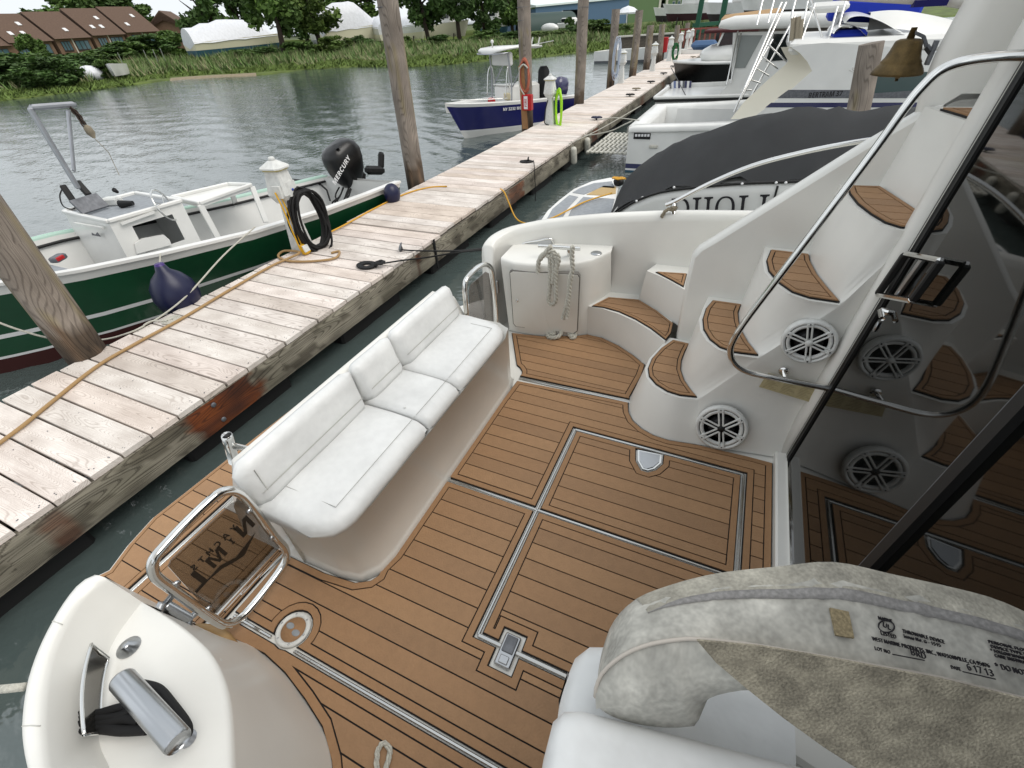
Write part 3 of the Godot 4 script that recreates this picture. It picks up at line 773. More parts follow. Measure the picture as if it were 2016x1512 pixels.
	# handrail
	var r := [PZ(2040, 108, -1.88), PZ(1960, 112, -1.89), PZ(1895, 122, -1.9), PZ(1850, 140, -1.9), PZ(1815, 172, -1.9), PZ(1780, 215, -1.9), PZ(1700, 325, -1.9), PZ(1560, 510, -1.88), PZ(1480, 615, -1.87), PZ(1448, 662, -1.865), PZ(1438, 690, -1.865), PZ(1446, 715, -1.865), PZ(1475, 733, -1.865), PZ(1540, 747, -1.87), PZ(1650, 768, -1.89), PZ(1690, 777, -1.90)]
	nw(true); tube(crv(r, 5), 0.0135, 12); part("stair_handrail", M.chrome, Y)
	nw(true); var f1 := PZ(1543, 730, -1.96); tube([PZ(1545, 745, -1.875), f1], 0.008, 8); lathe([Vector2(0.022, 0), Vector2(0.02, 0.006), Vector2(0, 0.007)], 14, Transform3D(Basis(V(1, 0, 0), V(0, 0, 1), V(0, -1, 0)), f1)); part("rail_foot", M.chrome, Y)

func speaker(Y: Node3D, c: Vector3, r: float, n: Vector3, capped: bool):
	c += n * 0.016
	var x := Vector3.UP.cross(n).normalized(); var y := n.cross(x)
	var xf := Transform3D(Basis(x, n, -y), c)
	nw(true); lathe([Vector2(r * 1.02, -0.02), Vector2(r * 1.06, 0.0), Vector2(r * 1.04, 0.010), Vector2(r * 0.97, 0.016), Vector2(r * 0.90, 0.014), Vector2(r * 0.885, 0.006)], 36, xf, false); var s := part("speaker", M.plastic, Y)
	nw(true); lathe([Vector2(r * 0.86, 0.006), Vector2(r * 0.85, 0.013), Vector2(r * 0.74, 0.013), Vector2(r * 0.70, 0.002)], 36, xf, false); part("inner_ring", M.plastic, s)
	nw(true); lathe([Vector2(r * 0.93, -0.001), Vector2(r * 0.45, -0.006), Vector2(r * 0.2, -0.010), Vector2(0, -0.006)], 28, xf); part("speaker_cone", mat(Color(0.07, 0.06, 0.075), 0.5), s)
	for k in 6:
		var a := TAU * k / 6.0 + 0.28
		var dv := Basis(xf.basis) * V(cos(a), 0, sin(a)); var sd := Basis(xf.basis) * V(-sin(a), 0, cos(a))
		nw(false)
		for q in [-1, 1]: bar(c + dv * r * 0.12 + sd * q * r * 0.075 + n * 0.014, c + dv * r * 0.84 + sd * q * r * 0.085 + n * 0.014, r * 0.075, 0.008, n, 0.002)
		bar(c + dv * r * 0.78 + n * 0.0145, c + dv * r * 0.93 + n * 0.0145, r * 0.26, 0.007, n, 0.002)
		part("grille_spoke", M.plastic, s)
		nw(true); ball(c + dv * r * 0.90 + n * 0.019, V(0.0035, 0.0035, 0.0035), 6, 4); part("screw", M.black, s)
	nw(true); lathe([Vector2(r * 0.16, 0.0), Vector2(r * 0.16, 0.016), Vector2(r * 0.12, 0.021), Vector2(0, 0.022)], 18, xf); part("grille_hub", M.plastic if capped else M.black, s)

func build_far_quarter(Y: Node3D):
	# bulwark sweeping round the far quarter
	var top := [PZ(972, 487, -2.585), PZ(976, 476, -2.62), PZ(988, 464, -2.69), PZ(1012, 452, -2.77), PZ(1050, 443, -2.83), PZ(1090, 436, -2.87), PZ(1200, 426, -2.94), PZ(1330, 421, -2.98), PZ(1480, 422, -3.0), PZ(1720, 424, -3.02), PZ(2016, 420, -3.02)]
	top = crv(top, 3)
	nw(true); var rings := []
	for i in top.size():
		var t: Vector3 = (top[mini(i + 1, top.size() - 1)] - top[maxi(i - 1, 0)]); t.y = 0; t = t.normalized(); var o := V(t.z, 0, -t.x)
		var p: Vector3 = top[i]
		rings.append([V(p.x, -0.02, p.z), V(p.x, p.y - 0.05, p.z), V(p.x, p.y - 0.012, p.z) + o * 0.004, p + o * 0.018, p + o * 0.045 + V(0, 0.004, 0), p + o * 0.072, p + o * 0.088 + V(0, -0.016, 0), p + o * 0.095 + V(0, -0.07, 0), V(p.x, -0.1, p.z) + o * 0.13, V(p.x, -1.3, p.z) + o * 0.06])
	loft(rings); part("bulwark", M.gel, Y)
	# locker below the shelf
	var ys := 0.578
	var tp := trace([985, 508, 1010, 517, 1040, 520, 1067, 521, 1100, 520, 1138, 517, 1165, 511, 1185, 503, 1203, 495], ys)
	var bs := trace([1003, 650, 1030, 656, 1050, 659, 1067, 661, 1100, 662, 1135, 661, 1156, 658, 1180, 640, 1203, 620], 0)
	nw(true); var g := []
	for f in [0.0, 0.5, 0.9, 0.97, 0.995, 1.0]:
		var row := []
		for i in tp.size():
			var q: Vector3 = bs[i].lerp(tp[i], f); var back: float = [0.0, 0.0, 0.0, 0.002, 0.010, 0.020][[0.0, 0.5, 0.9, 0.97, 0.995, 1.0].find(f)]
			row.append(q + V(0, 0, -back))
		g.append(row)
	var back := []
	for i in tp.size(): back.append(V(tp[i].x - 0.02, ys, -3.0))
	g.append(back); sheet(g); part("quarter_locker", M.gel, Y)
	# locker door, a grey sheet painting the shaded gap round it, and a lock
	M.gap_shade = mat(Color(0.42, 0.41, 0.39), 0.8)
	var p0: Vector3 = bs[1]; var nn: Vector3 = ((bs[4] - bs[1]).cross(tp[2] - bs[1])).normalized()
	if nn.z < 0: nn = -nn
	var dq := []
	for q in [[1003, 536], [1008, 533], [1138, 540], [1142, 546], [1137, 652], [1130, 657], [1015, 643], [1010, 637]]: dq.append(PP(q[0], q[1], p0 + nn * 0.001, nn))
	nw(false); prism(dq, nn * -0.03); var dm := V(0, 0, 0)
	part("door_gap_shade", M.gap_shade, Y)
	for q in dq: dm += q / dq.size()
	var di := []
	for q in dq: di.append(dm + (q - dm) * 0.978 + nn * 0.003)
	nw(false); prism(di, nn * -0.01); var door := part("locker_door", M.gel, Y)
	nw(true); ball(PP(1018, 592, p0 + nn * 0.016, nn), V(0.010, 0.012, 0.008), 10, 6); part("lock", M.chrome, door)
	# hawse opening with chrome frame, T-bar and fuel cap on the shelf
	var hw := [PZ(1026, 481, -2.80), PZ(1060, 474, -2.83), PZ(1085, 471, -2.855), PZ(1087, 494, -2.855), PZ(1028, 497, -2.80)]
	nw(true); tube(crv(hw, 3, true), 0.008, 6, true); part("hawse_frame", M.chrome, Y)
	nw(false); prism(hw, V(0, 0, -0.004)); part("hawse_pocket", M.steel, Y)
	nw(true); tube([P(1060, 484, ys + 0.075), P(1142, 490, ys + 0.075)], 0.013, 12); var tb := part("mooring_bar", M.chrome, Y)
	nw(true); tube([P(1085, 487, ys + 0.07), P(1087, 500, ys)], 0.013, 10); part("bar_post", M.chrome, tb)
	nw(true); tube([P(1120, 489, ys + 0.07), P(1120, 503, ys)], 0.013, 10); part("bar_post", M.chrome, tb)
	nw(true); lathe([Vector2(0.036, 0), Vector2(0.036, 0.004), Vector2(0.028, 0.008), Vector2(0, 0.008)], 20, Transform3D(Basis.IDENTITY, P(1174, 499, ys))); part("deck_filler", M.steel, Y)
	# side-deck steps
	var h1 := 0.235; var h2 := 0.475
	var s1o := ztrace([862, 748, 960, 765, 1070, 800, 1180, 850, 1280, 912, 1375, 985], 900, 380, 3.36, h1)
	var s1i := ztrace([1005, 690, 1200, 708, 1320, 780, 1440, 862, 1420, 960], 900, 380, 3.36, h1)
	var bf := ztrace([858, 935, 960, 958, 1070, 1010, 1170, 1075, 1245, 1138, 1290, 1190], 900, 380, 3.36, 0)
	nw(true); lipped(bf, s1o, 0, h1); part("side_step_riser", M.gel, Y); nw(true)
	var s2o := ztrace([1255, 515, 1330, 545, 1420, 590, 1505, 640], 900, 380, 3.36, h2)
	var r2 := ztrace([1200, 708, 1320, 780, 1440, 862, 1470, 885], 900, 380, 3.36, h1)
	lipped(r2, s2o, h1, h2)
	var st := part("side_step_moulding", M.gel, Y)
	var a := s1o.duplicate(); var b := [V(-0.15, h1, -3.0), V(-0.75, h1, -3.0)]; a.append_array(b)
	nw(false); slab(xz(a), h1 - 0.004, h1); part("tread_surface", M.gel, st)
	a = s2o.duplicate(); a.append_array([V(0.1, h2, -2.6), V(0.1, h2, -3.02), V(-0.33, h2, -3.02)])
	nw(false); slab(xz(a), h2 - 0.004, h2); part("tread_surface", M.gel, st)
	teak("side_step_tread", Y, xz(ztrace([890, 752, 1000, 695, 1200, 712, 1320, 785, 1430, 870, 1415, 935, 1380, 978, 1280, 900, 1180, 840, 1070, 790, 970, 762], 900, 380, 3.36, h1)), h1 + 0.006, -2.45, 0.018)
	teak("side_step_tread", Y, xz(ztrace([1312, 527, 1520, 540, 1498, 626, 1400, 572], 900, 380, 3.36, h2)), h2 + 0.006, -2.45, 0.018)
	nw(false); box(V(1.0, 0.46, -2.85), V(1.9, 0.02, 0.5)); part("side_deck", M.gel, Y)

func build_near_quarter(Y: Node3D):
	var ys := 0.575; var yb := 0.69
	var s := 2.47
	# shelf edge, from the gate end round to the frame's bottom
	var edge := ztrace([690, 705, 745, 735, 800, 768, 900, 838, 1000, 930, 1060, 1030, 1098, 1150, 1113, 1300, 1118, 1420, 1122, 1560], 0, 900, s, ys)
	var back := ztrace([690, 705, 640, 770, 575, 860, 525, 960, 495, 1080, 482, 1200, 480, 1350, 492, 1420, 520, 1480, 560, 1560], 0, 900, s, ys)
	nw(true); var sh0 := []
	for i in edge.size(): sh0.append(edge[i])
	var base := trace([395, 1232, 440, 1252, 490, 1268, 520, 1290, 560, 1326, 600, 1380, 634, 1434, 650, 1480, 655, 1520, 655, 1560], 0)
	var n := 24; var E := resample(crv(edge, 4), n); var Bk := resample(crv(back, 4), n); var Bs := resample(crv(base, 4), n)
	var g := []
	for f in [0.0, 0.06, 0.5, 0.93, 0.98, 1.0]:
		var row := []
		for i in n:
			var q: Vector3 = Bs[i].lerp(E[i], [0.0, 0.10, 0.55, 0.95, 0.985, 1.0][[0.0, 0.06, 0.5, 0.93, 0.98, 1.0].find(f)])
			if f == 0.0: q = Bs[i]
			elif f < 0.9: q.y = lerpf(0.0, ys, f) 
			elif f == 0.93: q = E[i].lerp(Bs[i], 0.01); q.y = ys - 0.030
			elif f == 0.98: q.y = ys - 0.008
			else: q = E[i].lerp(Bk[i], 0.05)
			row.append(q)
		g.append(row)
	g.append(Bk); sheet(g); part("quarter_cabinet", M.gel, Y)
	# bulwark outside the shelf
	var ti := ztrace([520, 588, 440, 640, 370, 720, 310, 820, 262, 930, 232, 1050, 215, 1170, 208, 1300, 214, 1380, 225, 1470, 250, 1580], 0, 900, s, yb)
	var to := ztrace([455, 570, 385, 605, 310, 695, 240, 810, 180, 930, 135, 1050, 108, 1170, 95, 1300, 98, 1380, 112, 1470, 140, 1580], 0, 900, s, yb)
	var I := resample(crv(ti, 4), n); var O := resample(crv(to, 4), n)
	g = []
	var foot := []; var foot2 := []
	for i in n:
		foot.append(Bk[i]); foot2.append(Bk[i].lerp(I[i], 0.5))
	var rows := [foot, foot2, [], [], [], [], [], []]
	for i in n:
		rows[2].append(I[i] + V(0, -0.016, 0)); rows[3].append(I[i].lerp(O[i], 0.12)); rows[4].append(I[i].lerp(O[i], 0.5) + V(0, 0.004, 0)); rows[5].append(I[i].lerp(O[i], 0.88)); rows[6].append(O[i] + V(0, -0.02, 0) + (O[i] - I[i]).normalized() * 0.006)
		var o2: Vector3 = O[i] + (O[i] - I[i]).normalized() * 0.03; rows[7].append(V(o2.x, -0.3, o2.z))
	nw(true); sheet(rows); part("bulwark", M.gel, Y)
	# the side coaming runs on forward from the cabinet
	var c0 := [Bs[n - 1], E[n - 1], Bk[n - 1], I[n - 1], O[n - 1], rows[7][n - 1]]; var c1 := []
	for p in c0: c1.append(p + V(3.2, 0, 0.30))
	nw(false); loft([c0, c1]); part("side_coaming", M.gel, Y)
	# end face of cabinet and bulwark towards the gate
	nw(true); tri(E[0], I[0], Bs[0]); tri(I[0], O[0], Bs[0]); tri(O[0], rows[7][0], Bs[0]); part("cabinet_end", M.gel, Y)
	# seam across the bulwark, groove on the cabinet side
	nw(true); tube([I[6].lerp(O[6], 0.1) + V(0, 0.0005, 0), I[6].lerp(O[6], 0.5) + V(0, 0.0035, 0), I[6].lerp(O[6], 0.88)], 0.0015, 5); tube([I[17].lerp(O[17], 0.1) + V(0, 0.0005, 0), I[17].lerp(O[17], 0.5) + V(0, 0.0035, 0), I[17].lerp(O[17], 0.88)], 0.0015, 5); part("moulding_seam", M.seam, Y)
	var gp := []
	for q in [[1070, 985, 0.50], [1130, 1060, 0.45], [1165, 1150, 0.42], [1190, 1260, 0.36], [1215, 1330, 0.28], [1300, 1365, 0.18], [1540, 1448, 0.03]]: gp.append(P(q[0] / s, 900 + q[1] / s, q[2] + 0.012))
	nw(true); tube(crv(gp, 4), 0.003, 5); part("cabinet_groove", M.seam, Y)
	# hawse opening: sheet laid on the bulwark, the dark recess painted as darker metal
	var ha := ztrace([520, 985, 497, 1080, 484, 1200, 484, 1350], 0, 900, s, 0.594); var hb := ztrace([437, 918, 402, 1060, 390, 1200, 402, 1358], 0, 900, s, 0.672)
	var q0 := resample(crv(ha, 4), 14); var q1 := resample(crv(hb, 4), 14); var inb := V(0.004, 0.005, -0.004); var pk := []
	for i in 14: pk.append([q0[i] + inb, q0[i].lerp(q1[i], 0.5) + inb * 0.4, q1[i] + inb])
	nw(true); sheet(pk); part("hawse_dark_sheet", mat(Color(0.42, 0.41, 0.39), 0.2, 0.9), Y)
	var fr := []
	for i in 14: fr.append(q0[i] + inb)
	for i in 14: fr.append(q1[13 - i] + inb)
	nw(true); tube(fr, 0.004, 6, true); part("hawse_frame", M.chrome, Y)
	# big mooring bar
	var a := P(240, 1337, ys + 0.10); var b := P(352, 1462, ys + 0.10)
	nw(true); tube([a, a.lerp(b, 0.02), a.lerp(b, 0.98), b], [0.024, 0.026, 0.026, 0.024], 24); var mb := part("mooring_bar", M.steel, Y)
	for t in [0.3, 0.72]:
		nw(true); tube([a.lerp(b, t), a.lerp(b, t) + V(0.01, -0.10, 0.0)], 0.018, 12); part("bar_post", M.alu, mb)
	# slot plate under the bar
	var pq := ztrace([690, 1100, 735, 1115, 915, 1310, 918, 1350, 880, 1360, 680, 1150], 0, 900, s, ys + 0.004)
	nw(false); slab(xz(pq), ys, ys + 0.006); part("bar_slot", M.black, Y)
	# little filler cap
	var fc := Transform3D(Basis(V(1, 0, 0), V(0.25, 1, 0.05).normalized(), V(0, 0, 1)), P(628 / s, 900 + 925 / s, ys))
	nw(true); lathe([Vector2(0.028, 0), Vector2(0.028, 0.003), Vector2(0.016, 0.010), Vector2(0.012, 0.024), Vector2(0.0, 0.025)], 18, fc); part("shower_fitting", M.steel, Y)
	# step block with rope beside the gate
	nw(true); tube(crv(ztrace([945, 835, 1010, 835, 1085, 865, 1135, 920, 1165, 970], 0, 900, s, 0.05), 5), 0.018, 10); part("rope_fender_strip", M.hose, Y)

func build_gate(Y: Node3D):
	var x := -1.35
	var loop := []
	for q in [[303, 1128], [302, 1105], [322, 1078], [375, 1022], [425, 976], [448, 966], [470, 970], [492, 990], [540, 1055], [560, 1078], [563, 1100], [548, 1128], [500, 1190], [470, 1220], [448, 1229], [425, 1222], [340, 1160], [315, 1142]]: loop.append(PX(q[0], q[1], x))
	nw(true); tube(crv(loop, 4, true), 0.0165, 12, true); var gt := part("stern_gate", M.chrome, Y)
	var gp := []
	for q in [[330, 1115], [335, 1102], [455, 990], [470, 984], [482, 990], [545, 1065], [548, 1078], [440, 1190], [425, 1206], [412, 1206]]: gp.append(PX(q[0], q[1], x))
	nw(false); prism(gp, V(0.006, 0, 0)); part("gate_pane", M.tint, gt)
	for q in [[488, 1005], [533, 1057], [345, 1147], [408, 1196]]:
		nw(true); lathe([Vector2(0.011, 0), Vector2(0.011, 0.006), Vector2(0.004, 0.010), Vector2(0, 0.010)], 12, Transform3D(Basis(V(0, 0, -1), V(1, 0, 0), V(0, -1, 0)), PX(q[0], q[1], x) + V(0.006, 0, 0))); part("pane_bolt", M.steel, gt)
	# etched lettering, read from outside, so mirrored here
	var ink := mat(Color(0.10, 0.075, 0.04), 0.5)
	var rt: Vector3 = (PX(480, 1035, x) - PX(385, 1140, x)).normalized(); var up: Vector3 = (PX(395, 1090, x) - PX(420, 1125, x)).normalized()
	var small := "YACHTS"
	for i in 6: text(small[5 - i], PX(lerpf(379, 457, i / 5.0), lerpf(1116, 1039, i / 5.0), x) + V(0.008, 0, 0), -rt, up, 0.026, ink, gt)
	text("L", PX(385, 1142, x) + V(0.008, 0, 0), -rt, up, 0.085, ink, gt); text("M", PX(424, 1095, x) + V(0.008, 0, 0), -rt, up, 0.06, ink, gt); text("I", PX(454, 1064, x) + V(0.008, 0, 0), -rt, up, 0.03, ink, gt); text("N", PX(480, 1035, x) + V(0.008, 0, 0), -rt, up, 0.07, ink, gt)
	var sw := []
	for q in [[395, 1151], [430, 1112], [462, 1095], [472, 1082], [500, 1046], [478, 1092], [455, 1107], [434, 1118]]: sw.append(PX(q[0], q[1], x) + V(0.008, 0, 0))
	nw(false); prism(sw, V(0.001, 0, 0)); part("emblem", ink, gt)
	# hinge brackets on the cabinet side
	var h1 := PX(325, 1190, x); var h2 := PX(372, 1218, x)
	nw(true); tube([h1, h2], 0.016, 10); tube([h1 + V(0, 0.012, 0), h1 + V(0, -0.02, 0.05)], 0.014, 8); tube([h2 + V(0, 0.0, 0), h2 + V(0.03, -0.01, 0.03)], 0.012, 8); tube([h1, PX(345, 1165, x)], 0.010, 8); tube([h2, PX(395, 1200, x)], 0.010, 8); part("hinge", M.steel, gt)
	# matching gate on the far side
	loop = []
	for q in [[921, 640], [917, 600], [915, 566], [919, 549], [935, 531], [952, 521], [963, 524], [969, 537], [974, 575], [978, 620], [978, 650]]: loop.append(PX(q[0], q[1], x))
	nw(true); tube(crv(loop, 4), 0.0165, 10); var g2 := part("stern_gate", M.chrome, Y)
	gp = []
	for q in [[924, 640], [922, 572], [926, 560], [955, 535], [961, 538], [968, 580], [971, 645]]: gp.append(PX(q[0], q[1], x))
	nw(false); prism(gp, V(0.006, 0, 0)); part("gate_pane", M.tint, g2)
	nw(false); box(PX(978, 566, x) + V(0.0, 0, -0.01), V(0.02, 0.10, 0.02), Basis.IDENTITY, 0.004); part("hinge", M.steel, g2)

func build_door(Y: Node3D):
	# cabin bulkhead with a dark sliding door; the glass leans forward a little
	var n := V(-1, 0.055, 0).normalized(); var p0 := V(0.556, 0, -1.9)
	var gx := func(y: float) -> float: return 0.556 + 0.055 * y
	nw(false); quad(V(gx.call(0.05), 0.05, -1.885), V(gx.call(0.05), 0.05, 0.9), V(gx.call(2.1), 2.1, 0.9), V(gx.call(2.1), 2.1, -1.885))
	quad(V(gx.call(0.05) + 0.02, 0.05, -1.885), V(gx.call(0.05) + 0.02, 0.05, 0.9), V(gx.call(2.1) + 0.02, 2.1, 0.9), V(gx.call(2.1) + 0.02, 2.1, -1.885)); part("sliding_door", M.glass, Y)
	# corner column beside the stair
	nw(true); var rings := []
	for y in [-0.02, 0.4, 0.85, 1.3, 1.75, 2.12]:
		var x: float = gx.call(y)
		rings.append([V(x - 0.020, y, -2.01), V(x - 0.034, y, -1.985), V(x - 0.034, y, -1.945), V(x - 0.022, y, -1.925), V(x + 0.0, y, -1.918), V(x + 0.08, y, -1.915), V(x + 0.08, y, -2.02)])
	loft(rings); part("corner_column", M.gel, Y)
	for q in [[-1.914, -1.898, M.black, 0.010], [-1.897, -1.890, M.chrome, 0.013], [-1.889, -1.868, M.black, 0.008]]:
		var z0: float = q[0]; var z1: float = q[1]; var o: float = q[3]
		nw(false); loft([[V(gx.call(0.045) - o, 0.045, z0), V(gx.call(0.045) - o, 0.045, z1), V(gx.call(0.045) + 0.01, 0.045, z1), V(gx.call(0.045) + 0.01, 0.045, z0)], [V(gx.call(2.1) - o, 2.1, z0), V(gx.call(2.1) - o, 2.1, z1), V(gx.call(2.1) + 0.01, 2.1, z1), V(gx.call(2.1) + 0.01, 2.1, z0)]]); part("door_seal", q[2], Y)
	# sill
	nw(false); box(V(0.535, 0.012, -0.75), V(0.066, 0.06, 2.36), Basis.IDENTITY, 0.008); part("door_sill", M.gel, Y)
	nw(false); box(V(0.556, 0.046, -0.75), V(0.010, 0.012, 2.30)); part("door_track", M.chrome, Y)
	nw(false); box(V(0.572, 0.04, -0.75), V(0.018, 0.03, 2.30)); part("door_track", M.black, Y)
	# second stile
	var s0 := PP(1668, 1150, p0, n); var s1 := PP(2060, 728, p0, n)
	var w := 0.05
	for q in [[0.0, 0.012, 0.012, M.galv], [0.0125, 0.05, 0.018, M.black]]:
		nw(false); var a := V(0, 0, q[0]); var b := V(0, 0, q[1]); var up := (s1 - s0) * 0.6
		loft([[s0 - up + a, s0 - up + b, s0 - up + b + n * q[2], s0 - up + a + n * q[2]], [s1 + up + a, s1 + up + b, s1 + up + b + n * q[2], s1 + up + a + n * q[2]]]); part("door_stile", q[3], Y)
	# handle: a rectangular grab frame
	var h := []
	for q in [[1728, 580], [1783, 500], [1853, 514], [1796, 592]]: h.append(PP(q[0], q[1], p0 + n * 0.030, n))
	nw(false); bar(h[0], h[1], 0.020, 0.022, n, 0.004); bar(h[3], h[2], 0.020, 0.022, n, 0.004); var hd := part("door_handle", M.black, Y)
	nw(false); bar(h[0], h[3], 0.018, 0.018, n, 0.005); bar(h[1], h[2], 0.018, 0.018, n, 0.005); part("handle_bar", M.chrome, hd)
	nw(false); bar(h[0].lerp(h[3], 0.35) - n * 0.02, h[1].lerp(h[2], 0.35) - n * 0.02, 0.020, 0.014, n, 0.003); part("handle_plate", M.steel, hd)
	var l0 := PP(1733, 612, p0 + n * 0.02, n)
	nw(true); tube([l0, l0 - n * 0.03], 0.012, 10); tube([l0 + V(0, 0.0, 0.0), l0 + V(0, -0.004, 0.05)], 0.009, 8); part("door_lock", M.chrome, Y)
	var k0 := PP(1724, 643, p0 + n * 0.004, n); nw(true); ball(k0, V(0.004, 0.022, 0.011), 12, 8); part("keyhole_plate", M.steel, Y)

func build_bridge(Y: Node3D):
	# overhang of the flying bridge above the stairs and door, its moulded edge showing along the top of the view
	nw(true)
	var a := PZ(1180, -44, -2.62); var b := PZ(1872, -8, -2.62)
	tube([a + V(-0.4, 0.02, 0), a, b, b + V(0.1, -0.02, 0)], 0.030, 12); part("bridge_edge", M.gel, Y)
	nw(false); box(PZ(1830, 6, -2.60), V(0.10, 0.02, 0.05)); part("canvas_roll", mat(Color(0.06, 0.05, 0.35), 0.8), Y)
	nw(false); box(V(2.3, 2.17, -1.1), V(3.1, 0.10, 3.1), Basis.IDENTITY, 0.03); part("bridge_overhang", M.gel, Y)
	# side post rising from the stair wall
	nw(true); var rings := []
	for q in [[0.66, 1.2], [0.605, 1.5], [0.60, 1.62], [0.61, 1.72], [0.62, 1.80], [0.64, 2.12]]:
		rings.append([V(q[0], q[1], -2.52), V(q[0] - 0.012, q[1], -2.56), V(q[0], q[1], -2.61), V(q[0] + 0.5, q[1], -2.62), V(q[0] + 0.5, q[1], -2.50), V(q[0] + 0.06, q[1], -2.50)])
	loft(rings); part("bridge_post", M.gel, Y)
	nw(false); box(V(1.36, 1.1, -2.22), V(0.9, 2.05, 0.55)); part("cabin_side", M.gel, Y)

func twist(pts: Array, r: float, m: Material, parent: Node, called := "rope", lay := 0.05, strands := 3):
	# laid rope: strands wound round the path
	var c := resample(crv(pts, 6), maxi(8, int(plen(pts) / (lay * 0.22))))
	nw(true)
	for s in strands:
		var q := []; var up := Vector3.UP; var l := 0.0
		for i in c.size():
			var d: Vector3 = (c[mini(i + 1, c.size() - 1)] - c[maxi(i - 1, 0)]).normalized()
			if absf(d.dot(up)) > 0.97: up = V(0.3, 0.2, 0.9).normalized()
			var x := d.cross(up).normalized(); up = x.cross(d).normalized()
			if i > 0: l += c[i].distance_to(c[i - 1])
			var a := TAU * (l / (lay * 1.6) + float(s) / strands)
			q.append(c[i] + (x * cos(a) + up * sin(a)) * r * 0.62)
		tube(q, r * 0.60, 6)
	return part(called, m, parent)
func plen(p: Array) -> float:
	var l := 0.0
	for i in range(1, p.size()): l += p[i].distance_to(p[i - 1])
	return l
func line(called, label, cat, pts: Array, r: float, m: Material, group := "", smooth := 6):
	var t := thing(called, label, cat, pts[0], group)
	nw(true); tube(crv(pts, smooth), r, 8); part("line", m, t)
	return t
func coil(c: Vector3, r0: float, r1: float, turns: float, r: float, squash := 1.0) -> Array:
	var o := []
	for i in int(turns * 16) + 1:
		var a := TAU * i / 16.0; var t := i / (turns * 16.0)
		o.append(c + V(cos(a) * lerpf(r0, r1, t), r * 0.4 * sin(i * 1.7) * 0.3, sin(a) * lerpf(r0, r1, t) * squash))
	return o

func build_bell():
	var z := -2.6; var c := PZ(1763, 148, z); var top := PZ(1779, 80, z)
	var r := PZ(1712, 145, z).distance_to(PZ(1815, 145, z)) * 0.5; var h := c.distance_to(top)
	var up := Vector3.UP
	var t := thing("brass_bell", "brass ship's bell hanging from a bracket on the white bridge post", "bell", c)
	var xf := Transform3D(Basis.IDENTITY, c)
	nw(true); lathe([Vector2(r * 0.90, 0.0), Vector2(r * 1.0, 0.002), Vector2(r * 1.0, h * 0.09), Vector2(r * 0.93, h * 0.2), Vector2(r * 0.80, h * 0.33), Vector2(r * 0.77, h * 0.36), Vector2(r * 0.78, h * 0.39), Vector2(r * 0.68, h * 0.50), Vector2(r * 0.58, h * 0.72), Vector2(r * 0.52, h * 0.93), Vector2(r * 0.49, h * 0.985), Vector2(r * 0.36, h * 1.03), Vector2(0, h * 1.05)], 32, xf); part("bell_body", M.brass, t)
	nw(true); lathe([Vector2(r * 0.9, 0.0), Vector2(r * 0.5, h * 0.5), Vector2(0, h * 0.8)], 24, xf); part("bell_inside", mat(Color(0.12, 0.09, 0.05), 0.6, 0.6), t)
	nw(true); var tp := c + V(0, h * 1.04, 0); tube([tp, tp + V(0, h * 0.30, 0)], [0.013, 0.010], 8); part("crown", M.brass, t)
	var b := [tp + V(0.0, h * 0.18, 0), PZ(1818, 72, z), PZ(1824, 92, z), PZ(1832, 103, z + 0.02)]
	nw(false); bar(b[0], b[1], 0.018, 0.010, Vector3.UP); bar(b[1], b[2], 0.018, 0.010, V(1, 0, 0)); bar(b[2], b[3], 0.018, 0.010, V(1, 0, 0)); var br := part("bracket", M.galv, t)
	nw(false); box(PZ(1834, 104, z + 0.02), V(0.012, 0.075, 0.03)); part("wall_plate", M.galv, br)
	nw(true); tube([c + V(0, h * 0.5, 0), c + V(0.01, -0.02, 0)], 0.006, 6); ball(c + V(0.01, 0.0, 0), V(0.012, 0.014, 0.012)); part("clapper", M.brass, t)

func build_foreground():
	# padded white bench edge right below the camera
	var t := thing("padded_bench", "smooth white padded bench back under the horseshoe buoy", "bench", P(1300, 1500, 0.2))
	var y := 0.93; var a := P(1098, 1376, y); var b := P(1530, 1486, y); var d := (b - a); var L := d.length(); d /= L
	var back := V(-d.z, 0, d.x).normalized()
	if back.z < 0: back = -back
	nw(true); var rings := []
	var W := 0.30; var Hh := 0.92
	for q in [[-0.012, 0.06], [-0.004, 0.02], [0.012, 0.006], [0.04, 0.0], [L * 0.5, 0.0], [L + 0.5, 0.0]]:
		var s: float = q[1]
		rings.append(rounded(a + d * q[0] + back * (W * 0.5) + V(0, -Hh * 0.5, 0), back, Vector3.UP, W - 2 * s, Hh - 2 * s, 0.035, 5))
	loft(rings); part("seat_back", M.vinyl, t)
	var y2 := 0.80; var c := P(1103, 1372, y2); rings = []
	var e := P(1215, 1300, y2); var d2 := V(1, 0, -0.15).normalized()
	for q in [[0.0, 0.07], [0.008, 0.03], [0.03, 0.008], [0.07, 0.0], [0.4, 0.0]]:
		rings.append(rounded(c + d2 * (q[0] - 0.005) + V(0, -0.37, -0.035), V(0, 0, 1), Vector3.UP, 0.17 - 2 * q[1] * 0.9, 0.78 - 2 * q[1], 0.05, 5))
	nw(true); loft(rings); part("bolster", M.vinyl, t)
	nw(false); var s0 := P(1640, 1500, 0.55); box(P(1560, 1440, 0.55), V(0.8, 0.05, 0.12), Basis(Vector3.UP, -0.2), 0.01); part("bench_frame", M.gel, t)

